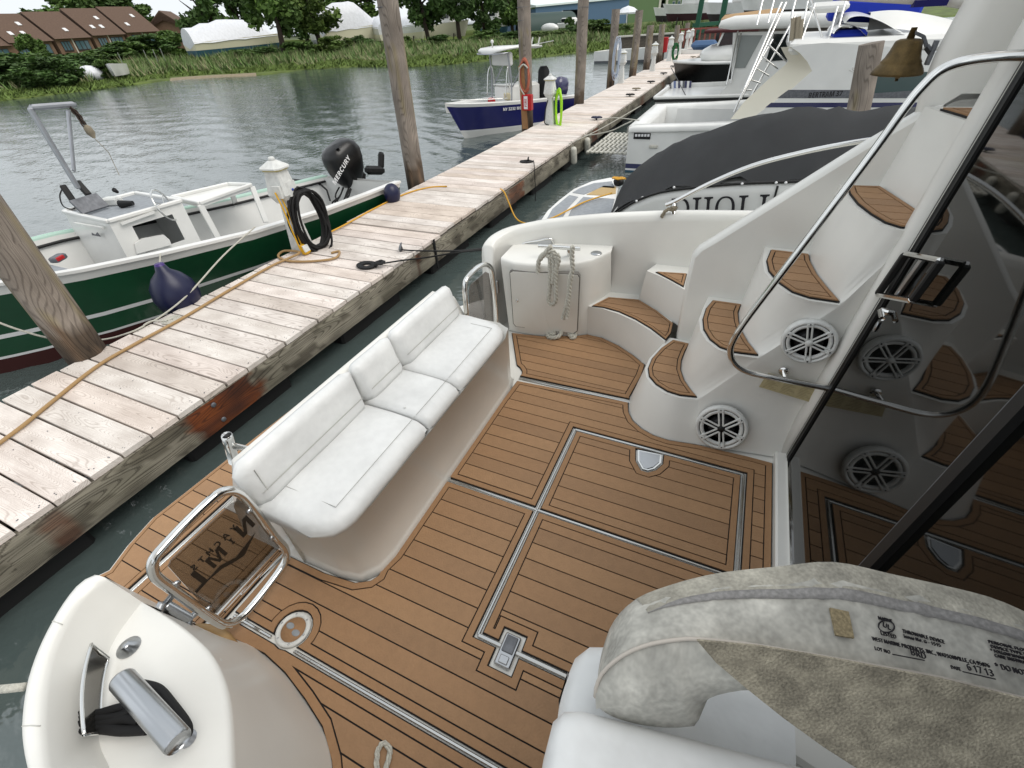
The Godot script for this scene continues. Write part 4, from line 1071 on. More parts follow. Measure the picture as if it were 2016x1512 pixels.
func build_buoy():
	var y0 := 1.08
	var A := P(1400, 1258, y0); var B := P(2016, 1376, y0)
	var ex := (B - A).normalized(); var ew := V(ex.z, 0, -ex.x).normalized()     # ew: away from the camera
	ew = V(0.26, 0.06, -0.95).normalized()
	var ey := V(0, 1, 0)
	var t := thing("horseshoe_buoy", "grimy white horseshoe life buoy in a printed cover resting on the padded bench", "life buoy", A + V(0.1, -0.5, 0))
	var w := 0.135; var T := 0.150
	var fn := V(0.16, 0.42, 0.89).normalized(); fn = (fn - ex * fn.dot(ex)).normalized()     # the front leans back and faces up a little
	# outer seam on the front plane, outer edge on the back plane
	var seam := []; var rear := []
	for q in [[1172, 1372], [1174, 1352], [1188, 1322], [1225, 1291], [1270, 1271], [1320, 1261], [1372, 1258], [1480, 1270], [1600, 1290], [1730, 1313], [1850, 1335], [2016, 1376], [2090, 1392]]: seam.append(PP(q[0], q[1], A, fn))
	for q in [[1176, 1345], [1178, 1320], [1186, 1280], [1205, 1228], [1240, 1188], [1290, 1162], [1400, 1131], [1530, 1116], [1640, 1107], [1760, 1132], [1870, 1156], [1965, 1182], [2060, 1226]]: rear.append(PP(q[0], q[1], A + ew * T, fn))
	seam = resample(crv(seam, 4), 40); rear = resample(crv(rear, 4), 40)
	var inner := []
	for q in [[1176, 1392], [1200, 1412], [1240, 1430], [1290, 1442], [1340, 1446], [1368, 1440], [1370, 1415], [1382, 1395], [1405, 1381], [1430, 1373], [1485, 1366], [1560, 1385], [1680, 1420], [1850, 1450], [2090, 1500]]: inner.append(PP(q[0], q[1], A, fn))
	inner = resample(crv(inner, 4), 40)
	var rows := [[], [], [], [], [], [], [], []]
	for i in 40:
		var n1 := nz.get_noise_2d(i * 12.0, 5.0) * 0.004; var nb := nz.get_noise_2d(i * 12.0, 55.0) * 0.005
		var deep: Vector3 = inner[i] + ew * T * 0.9
		rows[0].append(deep); rows[1].append(inner[i] + ew * 0.012); rows[2].append(inner[i].lerp(seam[i], 0.08)); rows[3].append(inner[i].lerp(seam[i], 0.5) + fn * (0.012 + n1)); rows[4].append(seam[i])
		rows[5].append(seam[i].lerp(rear[i], 0.35) + ey * (0.010 + nb)); rows[6].append(seam[i].lerp(rear[i], 0.72) + ey * (0.012 - nb)); rows[7].append(rear[i])
	nw(true); sheet(rows)
	var bk := []
	for i in 40: bk.append(rear[i].lerp(inner[i] + ew * T * 0.9, 0.9))
	sheet([rear, bk])
	var cl := blotch(201, 0.010, 0.55, 1.0, 512, 0.35)
	var cover := part("cover", mat(Color(0.88, 0.87, 0.83), 0.8, 0, blotch(203, 0.006, 0.60, 1.0, 512, 0.35), 2.6, bump(205, 0.05, 3.0), 0.2), t)
	# grey strap laid along the outer rim, piping on the front edge
	var s0 := []; var s1 := []; var s2 := []; var s3 := []; var g0 := []; var g1 := []; var g2 := []
	for i in range(10, 40):
		var f := smoothstep(10.0, 14.0, i); var m0: float = 0.62; var wd: float = 0.055 * f + 0.004
		var p: Vector3 = rows[5][i].lerp(rows[6][i], 0.55) ; var q: Vector3 = rows[5][i].lerp(rows[6][i], 0.55 + wd * 5.0)
		s0.append(p - ey * 0.002); s1.append(p + ey * 0.003); s2.append(q + ey * 0.003); s3.append(q - ey * 0.002)
		g0.append(q + ey * 0.0012); g1.append(rows[6][i].lerp(rows[7][i], 0.4) + ey * 0.0025); g2.append(rows[7][i] + ey * 0.0012)
	nw(true); sheet([s0, s1, s2, s3]); part("strap", mat(Color(0.64, 0.63, 0.62), 0.9, 0, blotch(207, 0.05, 0.7, 1.0), 8.0), cover)
	nw(true); tube(seam, 0.0032, 6); part("piping", mat(Color(0.74, 0.71, 0.67), 0.8), cover)
	nw(true); sheet([g0, g1, g2]); part("grimy_panel", mat(Color(0.82, 0.80, 0.74), 0.9, 0, cl, 2.6, bump(209, 0.1, 4.0), 0.3), cover)
	# mesh sheet over the front
	var mp := []
	for q in [[1372, 1261], [1500, 1273], [1640, 1297], [1850, 1337], [2040, 1383], [2040, 1560], [1760, 1560], [1620, 1470], [1540, 1412], [1470, 1356], [1410, 1305]]: mp.append(PP(q[0], q[1], A + fn * 0.020, fn))
	nw(false); prism(mp, -fn * 0.003); part("mesh_flap", mat(Color(0.82, 0.78, 0.69), 0.95, 0, blotch(211, 0.012, 0.50, 1.0, 512, 0.45), 3.2, bump(213, 0.12, 5.0), 0.5), cover)
	# patch of webbing and the printing, laid on the rim
	var rn: Vector3 = (seam[36] - seam[22]).cross(rear[30] - seam[30]).normalized()
	if rn.y < 0: rn = -rn
	var rp: Vector3 = seam[30] + rn * 0.0125
	var py := 0.0155
	var wq := []
	for q in [[1634, 1196], [1671, 1204], [1682, 1256], [1646, 1250]]: wq.append(PP(q[0], q[1], rp, rn))
	nw(false); prism(wq, -rn * 0.004); part("webbing_patch", mat(Color(0.66, 0.60, 0.47), 0.95, 0, blotch(215, 0.08, 0.6, 1.0), 8.0), cover)
	for q in [["MARINE", 1729, 1216, 1756, 1223, 0.0055], ["UL", 1738, 1229, 1753, 1236, 0.0085], ["LISTED", 1734, 1246, 1764, 1254, 0.0065], ["THROWABLE DEVICE", 1777, 1242, 1859, 1264, 0.0058], ["Issue No. G - 1515", 1779, 1252, 1852, 1271, 0.0054], ["WEST MARINE PRODUCTS, INC., WATSONVILLE, CA 95076", 1717, 1257, 1948, 1311, 0.0062], ["LOT NO", 1722, 1276, 1752, 1284, 0.0056], ["BRD", 1793, 1283, 1822, 1292, 0.0105], ["DATE", 1872, 1313, 1891, 1318, 0.0052], ["6 17 13", 1904, 1313, 1955, 1326, 0.0105], ["* DO NOT USE", 1959, 1310, 2050, 1333, 0.0085], ["PERSONAL FLOTATION", 1946, 1263, 2050, 1288, 0.0050], ["DEVICE TYPE IV NOT", 1950, 1272, 2050, 1296, 0.0050], ["* FOLLOW WASHING AND", 1950, 1280, 2050, 1304, 0.0050], ["CARE INSTRUCTIONS", 1958, 1290, 2050, 1312, 0.0050]]:
		text_fit(q[0], PP(q[1], q[2], rp, rn), PP(q[3], q[4], rp, rn), ew, q[5] * 0.78, M.print, cover, "Droid Sans", 400)
	nw(true); var uc := PP(1745, 1233, rp + rn * 0.001, rn); var ring := []
	for i in 20: ring.append(uc + (ex * cos(TAU * i / 20) + ew * sin(TAU * i / 20)) * 0.0098)
	tube(ring, 0.0010, 4, true); part("emblem", M.print, cover)
	for q in [[1757, 1288, 1820, 1300], [1895, 1322, 1960, 1337]]:
		nw(false); bar(PP(q[0], q[1], rp + rn * 0.0005, rn), PP(q[2], q[3], rp + rn * 0.0005, rn), 0.0012, 0.0012); part("printed_rule", M.print, cover)

func pedestal(pos: Vector3, label: String, turn := 0.0) -> Node3D:
	var t := thing("power_pedestal", label, "power pedestal", pos, "white shore power pedestals on the dock", turn)
	localmode = true
	t.scale = V(1.3, 1.17, 1.3)
	nw(false); loft([rounded(V(0, 0, 0), V(1, 0, 0), V(0, 0, 1), 0.20, 0.17, 0.02, 1), rounded(V(0, 0.04, 0), V(1, 0, 0), V(0, 0, 1), 0.19, 0.16, 0.02, 1), rounded(V(0, 0.52, 0), V(1, 0, 0), V(0, 0, 1), 0.115, 0.10, 0.015, 1), rounded(V(0, 0.56, 0), V(1, 0, 0), V(0, 0, 1), 0.12, 0.105, 0.015, 1)]); part("post", M.plastic, t)
	nw(false); loft([rounded(V(0, 0.55, 0), V(1, 0, 0), V(0, 0, 1), 0.15, 0.13, 0.015, 1), rounded(V(0, 0.64, 0), V(1, 0, 0), V(0, 0, 1), 0.23, 0.20, 0.02, 1), rounded(V(0, 0.70, 0), V(1, 0, 0), V(0, 0, 1), 0.215, 0.185, 0.02, 1), rounded(V(0, 0.88, 0), V(1, 0, 0), V(0, 0, 1), 0.165, 0.145, 0.015, 1)]); var hd := part("head", M.plastic, t)
	for sz in [-1, 1]:
		nw(false); loft([rounded(V(0.03, 0.62, sz * 0.105), V(1, 0, 0), V(0, 0, 1), 0.10, 0.03, 0.005, 1), rounded(V(0.03, 0.74, sz * 0.105), V(1, 0, 0), V(0, 0, 1), 0.09, 0.03, 0.005, 1)]); part("outlet_cover", M.plastic, hd)
	nw(false); loft([rounded(V(0.03, 0.62, 0), V(1, 0, 0), V(0, 0, 1), 0.19, 0.10, 0.01, 1), rounded(V(0.02, 0.76, 0), V(1, 0, 0), V(0, 0, 1), 0.18, 0.09, 0.01, 1)]); part("outlet_cover", M.plastic, hd)
	nw(true); lathe([Vector2(0.013, 0), Vector2(0.013, 0.003), Vector2(0, 0.004)], 12, Transform3D(Basis(V(0, 0, 1), V(1, 0, 0), V(0, 1, 0)), V(0.122, 0.68, 0.0))); part("meter_badge", mat(Color(0.12, 0.25, 0.65), 0.5), hd)
	nw(false); loft([rounded(V(0, 0.875, 0), V(1, 0, 0), V(0, 0, 1), 0.20, 0.18, 0.03, 1), rounded(V(0, 0.893, 0), V(1, 0, 0), V(0, 0, 1), 0.20, 0.18, 0.03, 1)]); part("lens_band", mat(Color(0.72, 0.67, 0.42), 0.4), t)
	nw(false); loft([rounded(V(0, 0.89, 0), V(1, 0, 0), V(0, 0, 1), 0.235, 0.21, 0.04, 1), rounded(V(0, 0.905, 0), V(1, 0, 0), V(0, 0, 1), 0.235, 0.21, 0.04, 1), rounded(V(0, 0.965, 0), V(1, 0, 0), V(0, 0, 1), 0.07, 0.065, 0.015, 1)]); sm(true); lathe([Vector2(0.030, 0.955), Vector2(0.030, 0.985), Vector2(0.022, 0.998), Vector2(0, 1.0)], 14); part("cap", M.plastic, t)
	localmode = false
	return t

func hose_coil(called, label, c: Vector3, rx: float, ry: float, turns: int, r: float, m: Material, depth: Vector3, sd: int, side := V(0, 0, 1)):
	var t := thing(called, label, "hose", c, "")
	rng.seed = sd
	var pts := []; var dn := depth.normalized()
	for i in turns * 12:
		var a := TAU * i / 12.0; var k := 1.0 + 0.16 * nz.get_noise_2d(i * 3.1, sd * 10.0) + 0.10 * sin(i / 12.0 * 2.4)
		var sag := 0.25 * sin(a * 0.5 + i * 0.05)
		pts.append(c + side * (cos(a) * rx * k) + V(0, sin(a) * ry * k - (0.12 * ry if sin(a) < 0 else 0.0), 0) + depth * nz.get_noise_2d(i * 1.3, sd * 31.0) * 1.4)
	nw(true); tube(crv(pts, 3), r, 7); part("hose", m, t)
	return t

func cleat(pos: Vector3, label: String, turn := 0.0, m: Material = null):
	var t := thing("dock_cleat", label, "cleat", pos, "cleats along the dock edge", turn)
	localmode = true
	nw(true); tube([V(0, 0.055, -0.12), V(0, 0.062, -0.06), V(0, 0.060, 0.06), V(0, 0.055, 0.12)], [0.009, 0.014, 0.014, 0.009], 10); part("horn", m if m else M.galv, t)
	for q in [-0.04, 0.04]:
		nw(true); tube([V(0, 0.0, q), V(0, 0.06, q * 0.9)], [0.02, 0.012], 8); part("foot", m if m else M.galv, t)
	localmode = false
	return t

func build_dock_things():
	# --- near pedestal with its hoses
	var pb := P(598, 492, DOCK)
	pedestal(V(pb.x, DOCK, pb.z), "white shore power pedestal wearing a thick coil of black hose", 0.15)
	hose_coil("black_hose_coil", "thick coil of black hose hung on the white power pedestal", V(pb.x + 0.19, DOCK + 0.40, pb.z - 0.10), 0.21, 0.35, 15, 0.0155, M.rubber, V(0.10, 0, 0.0), 4, V(0.18, 0, -0.98))
	for k in 2:
		var q := k * 0.05
		line("yellow_power_cord", ["yellow power cord plugged into the hose pedestal, left of the pair", "yellow power cord plugged into the hose pedestal, right of the pair"][k], "power cord", [V(pb.x + 0.05, DOCK + 0.80, pb.z + 0.16 - q), V(pb.x + 0.10, DOCK + 0.62, pb.z + 0.17 - q), V(pb.x + 0.12, DOCK + 0.3, pb.z + 0.165 - q), V(pb.x + 0.13, DOCK + 0.06, pb.z + 0.15 - q), V(pb.x + 0.16, DOCK + 0.02, pb.z + 0.10 - q)], 0.010, M.yellowc, "yellow cords on the pedestal")
	var ad := thing("cord_adapter", "yellow and white cord adapter block lying under the black hose coil", "adapter", V(pb.x + 0.14, DOCK, pb.z + 0.08))
	nw(false); box(V(pb.x + 0.15, DOCK + 0.07, pb.z + 0.10), V(0.09, 0.14, 0.11), Basis(V(0, 0, 1), 0.3), 0.02); part("block", M.yellowc, ad)
	nw(false); box(V(pb.x + 0.19, DOCK + 0.09, pb.z + 0.11), V(0.02, 0.09, 0.09), Basis(V(0, 0, 1), 0.3), 0.004); part("label_plate", M.plastic, ad)
	# tan hose along the dock, with loops at the pedestal
	var hp := [P(652, 498, DOCK + 0.02), P(668, 495, DOCK + 0.02), P(660, 508, DOCK + 0.02), P(620, 514, DOCK + 0.02), P(570, 514, DOCK + 0.02), P(548, 505, DOCK + 0.02), P(560, 494, DOCK + 0.03), P(590, 497, DOCK + 0.05), P(565, 510, DOCK + 0.03), P(530, 526, DOCK + 0.02), P(450, 572, DOCK + 0.02), P(360, 626, DOCK + 0.02), P(270, 675, DOCK + 0.02), P(190, 722, DOCK + 0.02), P(100, 793, DOCK + 0.02), P(40, 842, DOCK + 0.02), P(-60, 915, DOCK + 0.02)]
	line("tan_hose", "tan water hose stretched along the dock boards from the pedestal", "hose", hp, 0.0155, M.hose)
	line("yellow_hose", "yellow cord lying along the boards beside the green skiff's stern", "power cord", [P(640, 462, DOCK + 0.03), P(680, 442, DOCK + 0.03), P(740, 409, DOCK + 0.03), P(800, 381, DOCK + 0.03), P(845, 369, DOCK + 0.03), P(880, 367, DOCK + 0.03)], 0.0125, M.yellow)
	line("yellow_shore_cord", "yellow shore power cord sagging from the dock to the covered boat", "power cord", [P(985, 372, DOCK + 0.02), PX(993, 379, -3.56), PX(1002, 400, -3.45), PX(1014, 427, -3.3), PX(1028, 438, -3.15), PX(1050, 440, -2.9), P(1090, 428, -0.66), P(1150, 398, -0.66), P(1205, 380, -0.62)], 0.013, M.yellow)
	# white mooring line of the skiff with its flat coil on the boards
	line("white_mooring_line", "white mooring line running from the green skiff to the boards", "mooring line", [PX(502, 447, -5.42), PX(440, 503, -5.36), P(370, 580, DOCK + 0.12), P(318, 622, DOCK + 0.04), P(292, 636, DOCK + 0.02), P(284, 640, DOCK + 0.02), P(300, 632, DOCK + 0.03), P(330, 632, DOCK + 0.02)], 0.009, M.rope)
	var fc := thing("flat_rope_coil", "white rope laid in a flat spiral on the dock boards", "rope coil", P(337, 630, DOCK))
	nw(true); tube(coil(P(337, 630, DOCK + 0.012), 0.015, 0.095, 5.0, 0.008), 0.0085, 6); part("spiral", M.rope, fc)
	line("bow_line", "white line drooping along the green hull to the dock edge", "mooring line", [PX(-20, 628, -5.75), PX(40, 650, -5.62), PX(110, 667, -5.5), P(200, 669, DOCK - 0.02), P(255, 655, DOCK + 0.01), P(285, 641, DOCK + 0.02)], 0.009, M.rope)
	# yacht stern lines with black coils
	var y1 := PZ(965, 494, -2.95)
	line("black_stern_line", "black mooring line from the dock cleat to the yacht's far quarter", "mooring line", [P(790, 492, DOCK + 0.06), PX(833, 494, -3.5), PX(900, 494, -2.7), PX(962, 489, -1.6), PZ(1030, 484, -2.86)], 0.010, M.rubber, "black stern lines")
	line("black_stern_line", "black mooring line from the flat black coil to the yacht's far quarter", "mooring line", [P(752, 519, DOCK + 0.04), P(790, 513, DOCK + 0.05), PX(840, 507, -3.5), PX(900, 497, -2.7), PX(962, 491, -1.6), PZ(1032, 487, -2.86)], 0.010, M.rubber, "black stern lines")
	var bc := thing("black_rope_coil", "black rope wound in a flat oval coil by the dock edge", "rope coil", P(727, 521, DOCK))
	nw(true); tube(coil(P(722, 522, DOCK + 0.018), 0.06, 0.14, 6.0, 0.012, 0.75), 0.011, 6); var o := coil(P(748, 517, DOCK + 0.06), 0.02, 0.06, 5.0, 0.04, 1.0); tube(o, 0.011, 6); part("coil", M.rubber, bc)
	cleat(P(790, 493, DOCK), "grey cleat holding the yacht's black line near the dock joint", 0.5)
	cleat(P(1040, 318, DOCK + 0.018), "cleat under the small black coil beyond the dock joint", 0.3, M.rubber)
	var b2 := thing("black_rope_coil", "small black rope coil on the dock opposite the blue boat", "rope coil", P(1038, 318, DOCK + 0.02))
	nw(true); tube(coil(P(1036, 318, DOCK + 0.035), 0.06, 0.14, 4.0, 0.014, 0.7), 0.013, 6); part("coil", M.rubber, b2)
	line("black_drop_line", "black line hanging from the small black coil down to the water", "mooring line", [P(1050, 316, DOCK + 0.05), PX(1052, 330, -3.56), PX(1054, 380, -3.54), PX(1054, 440, -3.52)], 0.009, M.rubber)
	# lines from the cruiser to the dock
	line("white_stern_line", "upper white line from the striped cruiser's corner to the blue-capped cleat", "mooring line", [P(1178, 236, DOCK + 0.05), PX(1210, 232, -3.0), PZ(1258, 237, -11.2)], 0.011, M.rope, "cruiser stern lines")
	line("white_stern_line", "sagging white line from the striped cruiser's corner down to the dock side", "mooring line", [PX(1150, 267, -3.56), PX(1175, 264, -3.2), PX(1205, 257, -2.8), PX(1228, 246, -2.45), PZ(1245, 238, -11.2)], 0.013, M.rope, "cruiser stern lines")
	line("white_stern_line", "taut white line along the dock side to the striped cruiser", "mooring line", [PX(1120, 283, -3.56), PX(1180, 255, -3.1), PZ(1262, 208, -12.5)], 0.010, M.rope, "cruiser stern lines")
	# white fenders hung on the dock side
	for q in [[1129, 289, 1130, 323, "white dock fender hung nearer the covered boat"], [1156, 271, 1157, 305, "white dock fender hung nearer the striped cruiser"]]:
		var a := PX(q[0], q[1], -3.50); var b := PX(q[2], q[3], -3.50)
		var t := thing("dock_fender", q[4], "fender", b, "white fenders on the dock side")
		nw(true); tube([a, a.lerp(b, 0.06), a.lerp(b, 0.15), a.lerp(b, 0.85), a.lerp(b, 0.95), b], [0.02, 0.06, 0.075, 0.075, 0.06, 0.015], 12); part("body", M.fenderw, t)
		nw(true); tube([a, a + V(-0.06, 0.12, 0)], 0.006, 5); part("lanyard", M.rope, t)
	# second pedestal with the lime hose
	var p2 := P(1083, 246, DOCK); pedestal(V(p2.x, DOCK, p2.z), "white shore power pedestal carrying a lime green hose", 0.0)
	hose_coil("lime_hose_coil", "lime green hose coiled on a hook of the white pedestal", V(p2.x + 0.26, DOCK + 0.40, p2.z + 0.05), 0.13, 0.40, 8, 0.024, M.lime, V(0.04, 0, 0.08), 9, V(0.8, 0, 0.6))
	line("black_pedestal_cord", "black cord hanging down the front of the lime hose pedestal", "power cord", [V(p2.x - 0.02, DOCK + 0.6, p2.z + 0.12), V(p2.x - 0.08, DOCK + 0.35, p2.z + 0.16), V(p2.x - 0.10, DOCK + 0.08, p2.z + 0.16), V(p2.x + 0.02, DOCK + 0.02, p2.z + 0.15)], 0.014, M.rubber)
	var k := 0
	for q in [[1222, 165, "white shore power pedestal with the blue white hose hung behind it"], [1284, 141, "white shore power pedestal before the grey dinghy, third along the dock"], [1316, 121, "white shore power pedestal with a green hose bundle, fourth along the dock"], [1336, 108, "white shore power pedestal, fifth along the dock, with a tan hose"], [1350, 100, "small white shore power pedestal near the far end of the dock"], [1358, 95, "last white shore power pedestal by the red railing"]]:
		var p := P(q[0], q[1], DOCK); pedestal(V(p.x, DOCK, p.z), q[2])
	var p3 := P(1216, 168, DOCK)
	hose_coil("striped_hose_coil", "pale blue hose hung in a long loop on the piling", V(p3.x - 0.1, DOCK + 0.95, p3.z + 0.1), 0.12, 0.60, 5, 0.014, mat(Color(0.70, 0.74, 0.80), 0.5), V(0.1, 0, 0.1), 14, V(1, 0, 0))
	var p4 := P(1320, 121, DOCK)
	hose_coil("green_hose_coil", "dark green hose bundle on the fourth pedestal", V(p4.x + 0.2, DOCK + 0.45, p4.z), 0.15, 0.36, 5, 0.022, mat(Color(0.03, 0.36, 0.16), 0.5), V(0.1, 0, 0.1), 15, V(1, 0, 0))
	# piling with extinguisher box and orange rope
	var pc := P(1038, 242, DOCK)
	var bx := thing("extinguisher_box", "red fire extinguisher box with a white label fixed to the piling", "fire box", V(pc.x, DOCK, pc.z))
	var fz: float = pc.z + 0.20
	var q0 := PZ(1031, 186, fz); var q1 := PZ(1046, 217, fz)
	nw(false); box(V((q0.x + q1.x) * 0.5, (q0.y + q1.y) * 0.5, fz), V(absf(q1.x - q0.x) + 0.06, absf(q1.y - q0.y), 0.16), Basis.IDENTITY, 0.01); var bb := part("cabinet", M.red, bx)
	nw(false); box(V((q0.x + q1.x) * 0.5 - 0.02, (q0.y + q1.y) * 0.5, fz + 0.082), V(0.11, 0.30, 0.006)); part("label_plate", M.printw, bb)
	text("FIRE", V((q0.x + q1.x) * 0.5 - 0.02, (q0.y + q1.y) * 0.5, fz + 0.086), V(0, 1, 0), V(-1, 0, 0), 0.07, M.red, bb)
	var bd := thing("timber_batten", "new tan timber batten standing against the piling", "timber", V(pc.x, DOCK, pc.z))
	nw(false); var t0 := PZ(1026, 130, pc.z + 0.17); var t1 := PZ(1034, 254, pc.z + 0.17); bar(t1, t0, 0.16, 0.03, V(0, 0, 1)); part("plank", M.lumber, bd)
	var orp := thing("orange_rope_hank", "orange and white rope hank hung on the piling above the red box", "rope", PZ(1033, 160, fz))
	nw(true); var oc := PZ(1033, 150, fz); var rp := []
	for i in 40: rp.append(oc + V(cos(TAU * i / 8.0) * 0.13 * (1.0 + 0.1 * sin(i * 0.7)), sin(TAU * i / 8.0) * 0.36 + 0.03 * sin(i * 1.1), 0.04 * sin(i * 1.9)))
	tube(crv(rp, 3), 0.022, 6); part("hank", M.orange, orp)
	nw(true); tube(crv([oc + V(-0.12, 0.2, 0.06), oc + V(-0.13, -0.2, 0.07), oc + V(0.0, -0.42, 0.06), oc + V(0.03, -0.55, 0.02)], 4), 0.018, 6); tube(crv([oc + V(-0.13, 0.16, 0.07), oc + V(0.0, 0.26, 0.08), oc + V(0.12, 0.18, 0.07)], 4), 0.02, 6); part("whipping", M.rope, orp)
	var e8 := P(1304, 120, DOCK)
	var rx := thing("extinguisher_box", "red extinguisher cabinet standing far down the dock", "fire box", V(e8.x, DOCK, e8.z))
	nw(false); box(V(e8.x, DOCK + 0.75, e8.z), V(0.35, 0.7, 0.25), Basis.IDENTITY, 0.02); part("cabinet", M.red, rx)
	nw(false); box(V(e8.x, DOCK + 0.2, e8.z), V(0.1, 0.4, 0.1)); part("post", M.dark, rx)
	# bird-like cap on the fourth piling and cleats down the dock
	var pt := PZ(1147, -2, P(1140, 205, DOCK).z)
	var i2 := 0
	for q in [[1174, 236, "blue capped cleat opposite the striped cruiser's corner"], [1240, 190, "cleat with black rope beyond the striped cruiser's corner"], [1252, 178, "cleat with a grey rope coil beyond the blue capped cleat"], [1281, 164, "cleat with black rope beside the boat with the striped towel"], [1306, 147, "cleat with black rope by the dark hulled bow"], [1325, 133, "cleat nearest the dark hulled bow, down the dock"], [1364, 114, "far cleat by the green hoist landing"]]:
		var p := P(q[0], q[1], DOCK + 0.02); cleat(p, q[2], 0.2, M.rubber)
		var cc := thing("cleat_rope", "rope turns heaped on the " + q[2].trim_suffix(" down the dock"), "rope coil", p)
		nw(true); tube(coil(p + V(0, 0.06, 0), 0.05, 0.15, 3.0, 0.05, 0.6), 0.022, 5); part("coil", [M.fender, M.rubber, M.ropeold, M.rubber, M.rubber, M.rubber, M.ropeold][i2], cc); i2 += 1

func build_yacht_ropes():
	# white laid rope hanging from the far mooring bar
	var ys := 0.578; var t := thing("white_rope_hank", "white twisted rope hank hanging over the quarter locker from the mooring bar", "rope", P(1080, 520, ys - 0.3))
	var n := P(1085, 488, ys + 0.09)
	var fz := func(u, v) -> Vector3: return PZ(u, v, -2.49)
	twist([fz.call(1085, 484), fz.call(1072, 500), fz.call(1062, 512), fz.call(1070, 500), fz.call(1084, 505), fz.call(1092, 498), fz.call(1080, 494), fz.call(1066, 505), fz.call(1060, 518), fz.call(1059, 538)], 0.0135, M.rope, t, "knot")
	twist([fz.call(1082, 500), fz.call(1083, 530), fz.call(1082, 570), fz.call(1080, 592), fz.call(1087, 600), fz.call(1094, 590), fz.call(1094, 550), fz.call(1096, 515), fz.call(1092, 500)], 0.0125, M.rope, t, "loop")
	twist([fz.call(1088, 498), fz.call(1090, 530), fz.call(1088, 560), fz.call(1090, 540), fz.call(1100, 515), fz.call(1097, 500)], 0.0125, M.rope, t, "loop")
	var t2 := thing("white_rope_tail", "white twisted rope tail falling from the bar end to a heap on the floor", "rope", P(1110, 665, 0.0))
	twist([fz.call(1127, 484), fz.call(1126, 505), fz.call(1127, 530), fz.call(1122, 550), fz.call(1120, 580), PZ(1113, 610, -2.49), PZ(1108, 628, -2.49)], 0.0135, M.rope, t2, "tail")
	twist([fz.call(1126, 540), fz.call(1121, 565), PZ(1119, 595, -2.49), PZ(1116, 625, -2.49)], 0.012, M.rope, t2, "tail")
	twist([P(1110, 634, 0.10), P(1096, 645, 0.05), P(1088, 660, 0.025), P(1078, 652, 0.02), P(1080, 664, 0.015), P(1100, 662, 0.03), P(1112, 640, 0.06), P(1118, 655, 0.03), P(1128, 666, 0.015), P(1132, 655, 0.03), P(1120, 640, 0.05), P(1128, 664, 0.02)], 0.0135, M.rope, t2, "heap")
	# black lines belayed to the near bar
	var ysn := 0.575
	var t3 := thing("black_belay_rope", "black rope belayed round the big bar on the near quarter", "rope", P(230, 1410, ysn))
	for q in [[[395, 1245], [470, 1250], [560, 1225], [640, 1205]], [[395, 1290], [480, 1300], [600, 1275], [680, 1285]], [[400, 1330], [490, 1320], [600, 1330], [720, 1325]], [[400, 1260], [500, 1275], [620, 1240], [700, 1110]], [[690, 1105], [770, 1130], [840, 1210], [905, 1300], [910, 1345], [880, 1350]], [[720, 1120], [800, 1200], [880, 1290], [890, 1330]]]:
		var pts := []
		for c in q: pts.append(P(c[0] / 2.47, 900 + c[1] / 2.47, ysn + 0.035))
		nw(true); tube(crv(pts, 6), 0.011, 8); part("strand", M.rubber, t3)
	# cream line leaving the near hawse towards the dock
	line("cream_stern_line", "cream line leading out from the near quarter over the dark water", "mooring line", [P(50, 1352, 0.60), PX(0, 1357, -1.35), PX(-60, 1362, -1.6)], 0.010, M.rope)
	# short eye of rope on the floor by the frame's bottom
	var t4 := thing("rope_eye", "small loop of cream rope lying on the brown plank floor", "rope", P(757, 1490, 0.01))
	twist([P(742, 1530, 0.012), P(742, 1490, 0.012), P(748, 1468, 0.012), P(760, 1464, 0.012), P(768, 1480, 0.012), P(762, 1505, 0.012), P(756, 1530, 0.012)], 0.008, M.rope, t4, "eye")

func text_fit(s: String, pl: Vector3, pr: Vector3, up: Vector3, h: float, m: Material, parent: Node, font := "Droid Serif", weight := 400):
	var right := (pr - pl).normalized(); up = (up - right * up.dot(right)).normalized()
	var t := TextMesh.new(); var f := SystemFont.new(); f.font_names = PackedStringArray([font]); f.font_weight = weight
	t.text = s; t.font = f; t.font_size = 32; t.pixel_size = h / 24.0; t.depth = 0.002; t.curve_step = 1.0
	var w := t.get_aabb().size.x; var k := pl.distance_to(pr) / maxf(w, 0.001)
	inst("lettering", t, m, parent, Transform3D(Basis(right * k, up, right.cross(up)), (pl + pr) * 0.5))

# generic powerboat hull in local axes, bow towards +z
func hpt(t: float, f: float, side: float, L: float, B: float, yb: float, ys: float, y0: float, rake: float) -> Vector3:
	var w := B * 0.5 * pow(1.0 - pow(1.0 - t, 2.3), 0.8)
	var low := lerpf(0.25, 0.86, smoothstep(0.0, 0.55, t))
	w *= lerpf(low, 1.0, pow(f, 0.75))
	var top := lerpf(yb, ys, pow(t, 0.7))
	return V(side * w, lerpf(y0, top, f), L * (0.5 - t) - rake * (1.0 - f) * pow(1.0 - t, 3.0))
func hull_bands(o: Node3D, bands: Array, L, B, yb, ys, y0, rake):
	for b in bands:
		nw(true)
		for side in [-1.0, 1.0]:
			var g := []
			for i in 19:
				var row := []
				for k in 5: row.append(hpt(i / 18.0, lerpf(b[0], b[1], k / 4.0), side, L, B, yb, ys, y0, rake))
				g.append(row)
			sheet(g)
		sm(false)
		var tr := []
		for side in [-1.0, 1.0]:
			for k in [b[0], b[1]]: tr.append(hpt(1.0, k, side, L, B, yb, ys, y0, rake))
		quad(tr[0], tr[1], tr[3], tr[2])
		part(b[3], b[2], o)

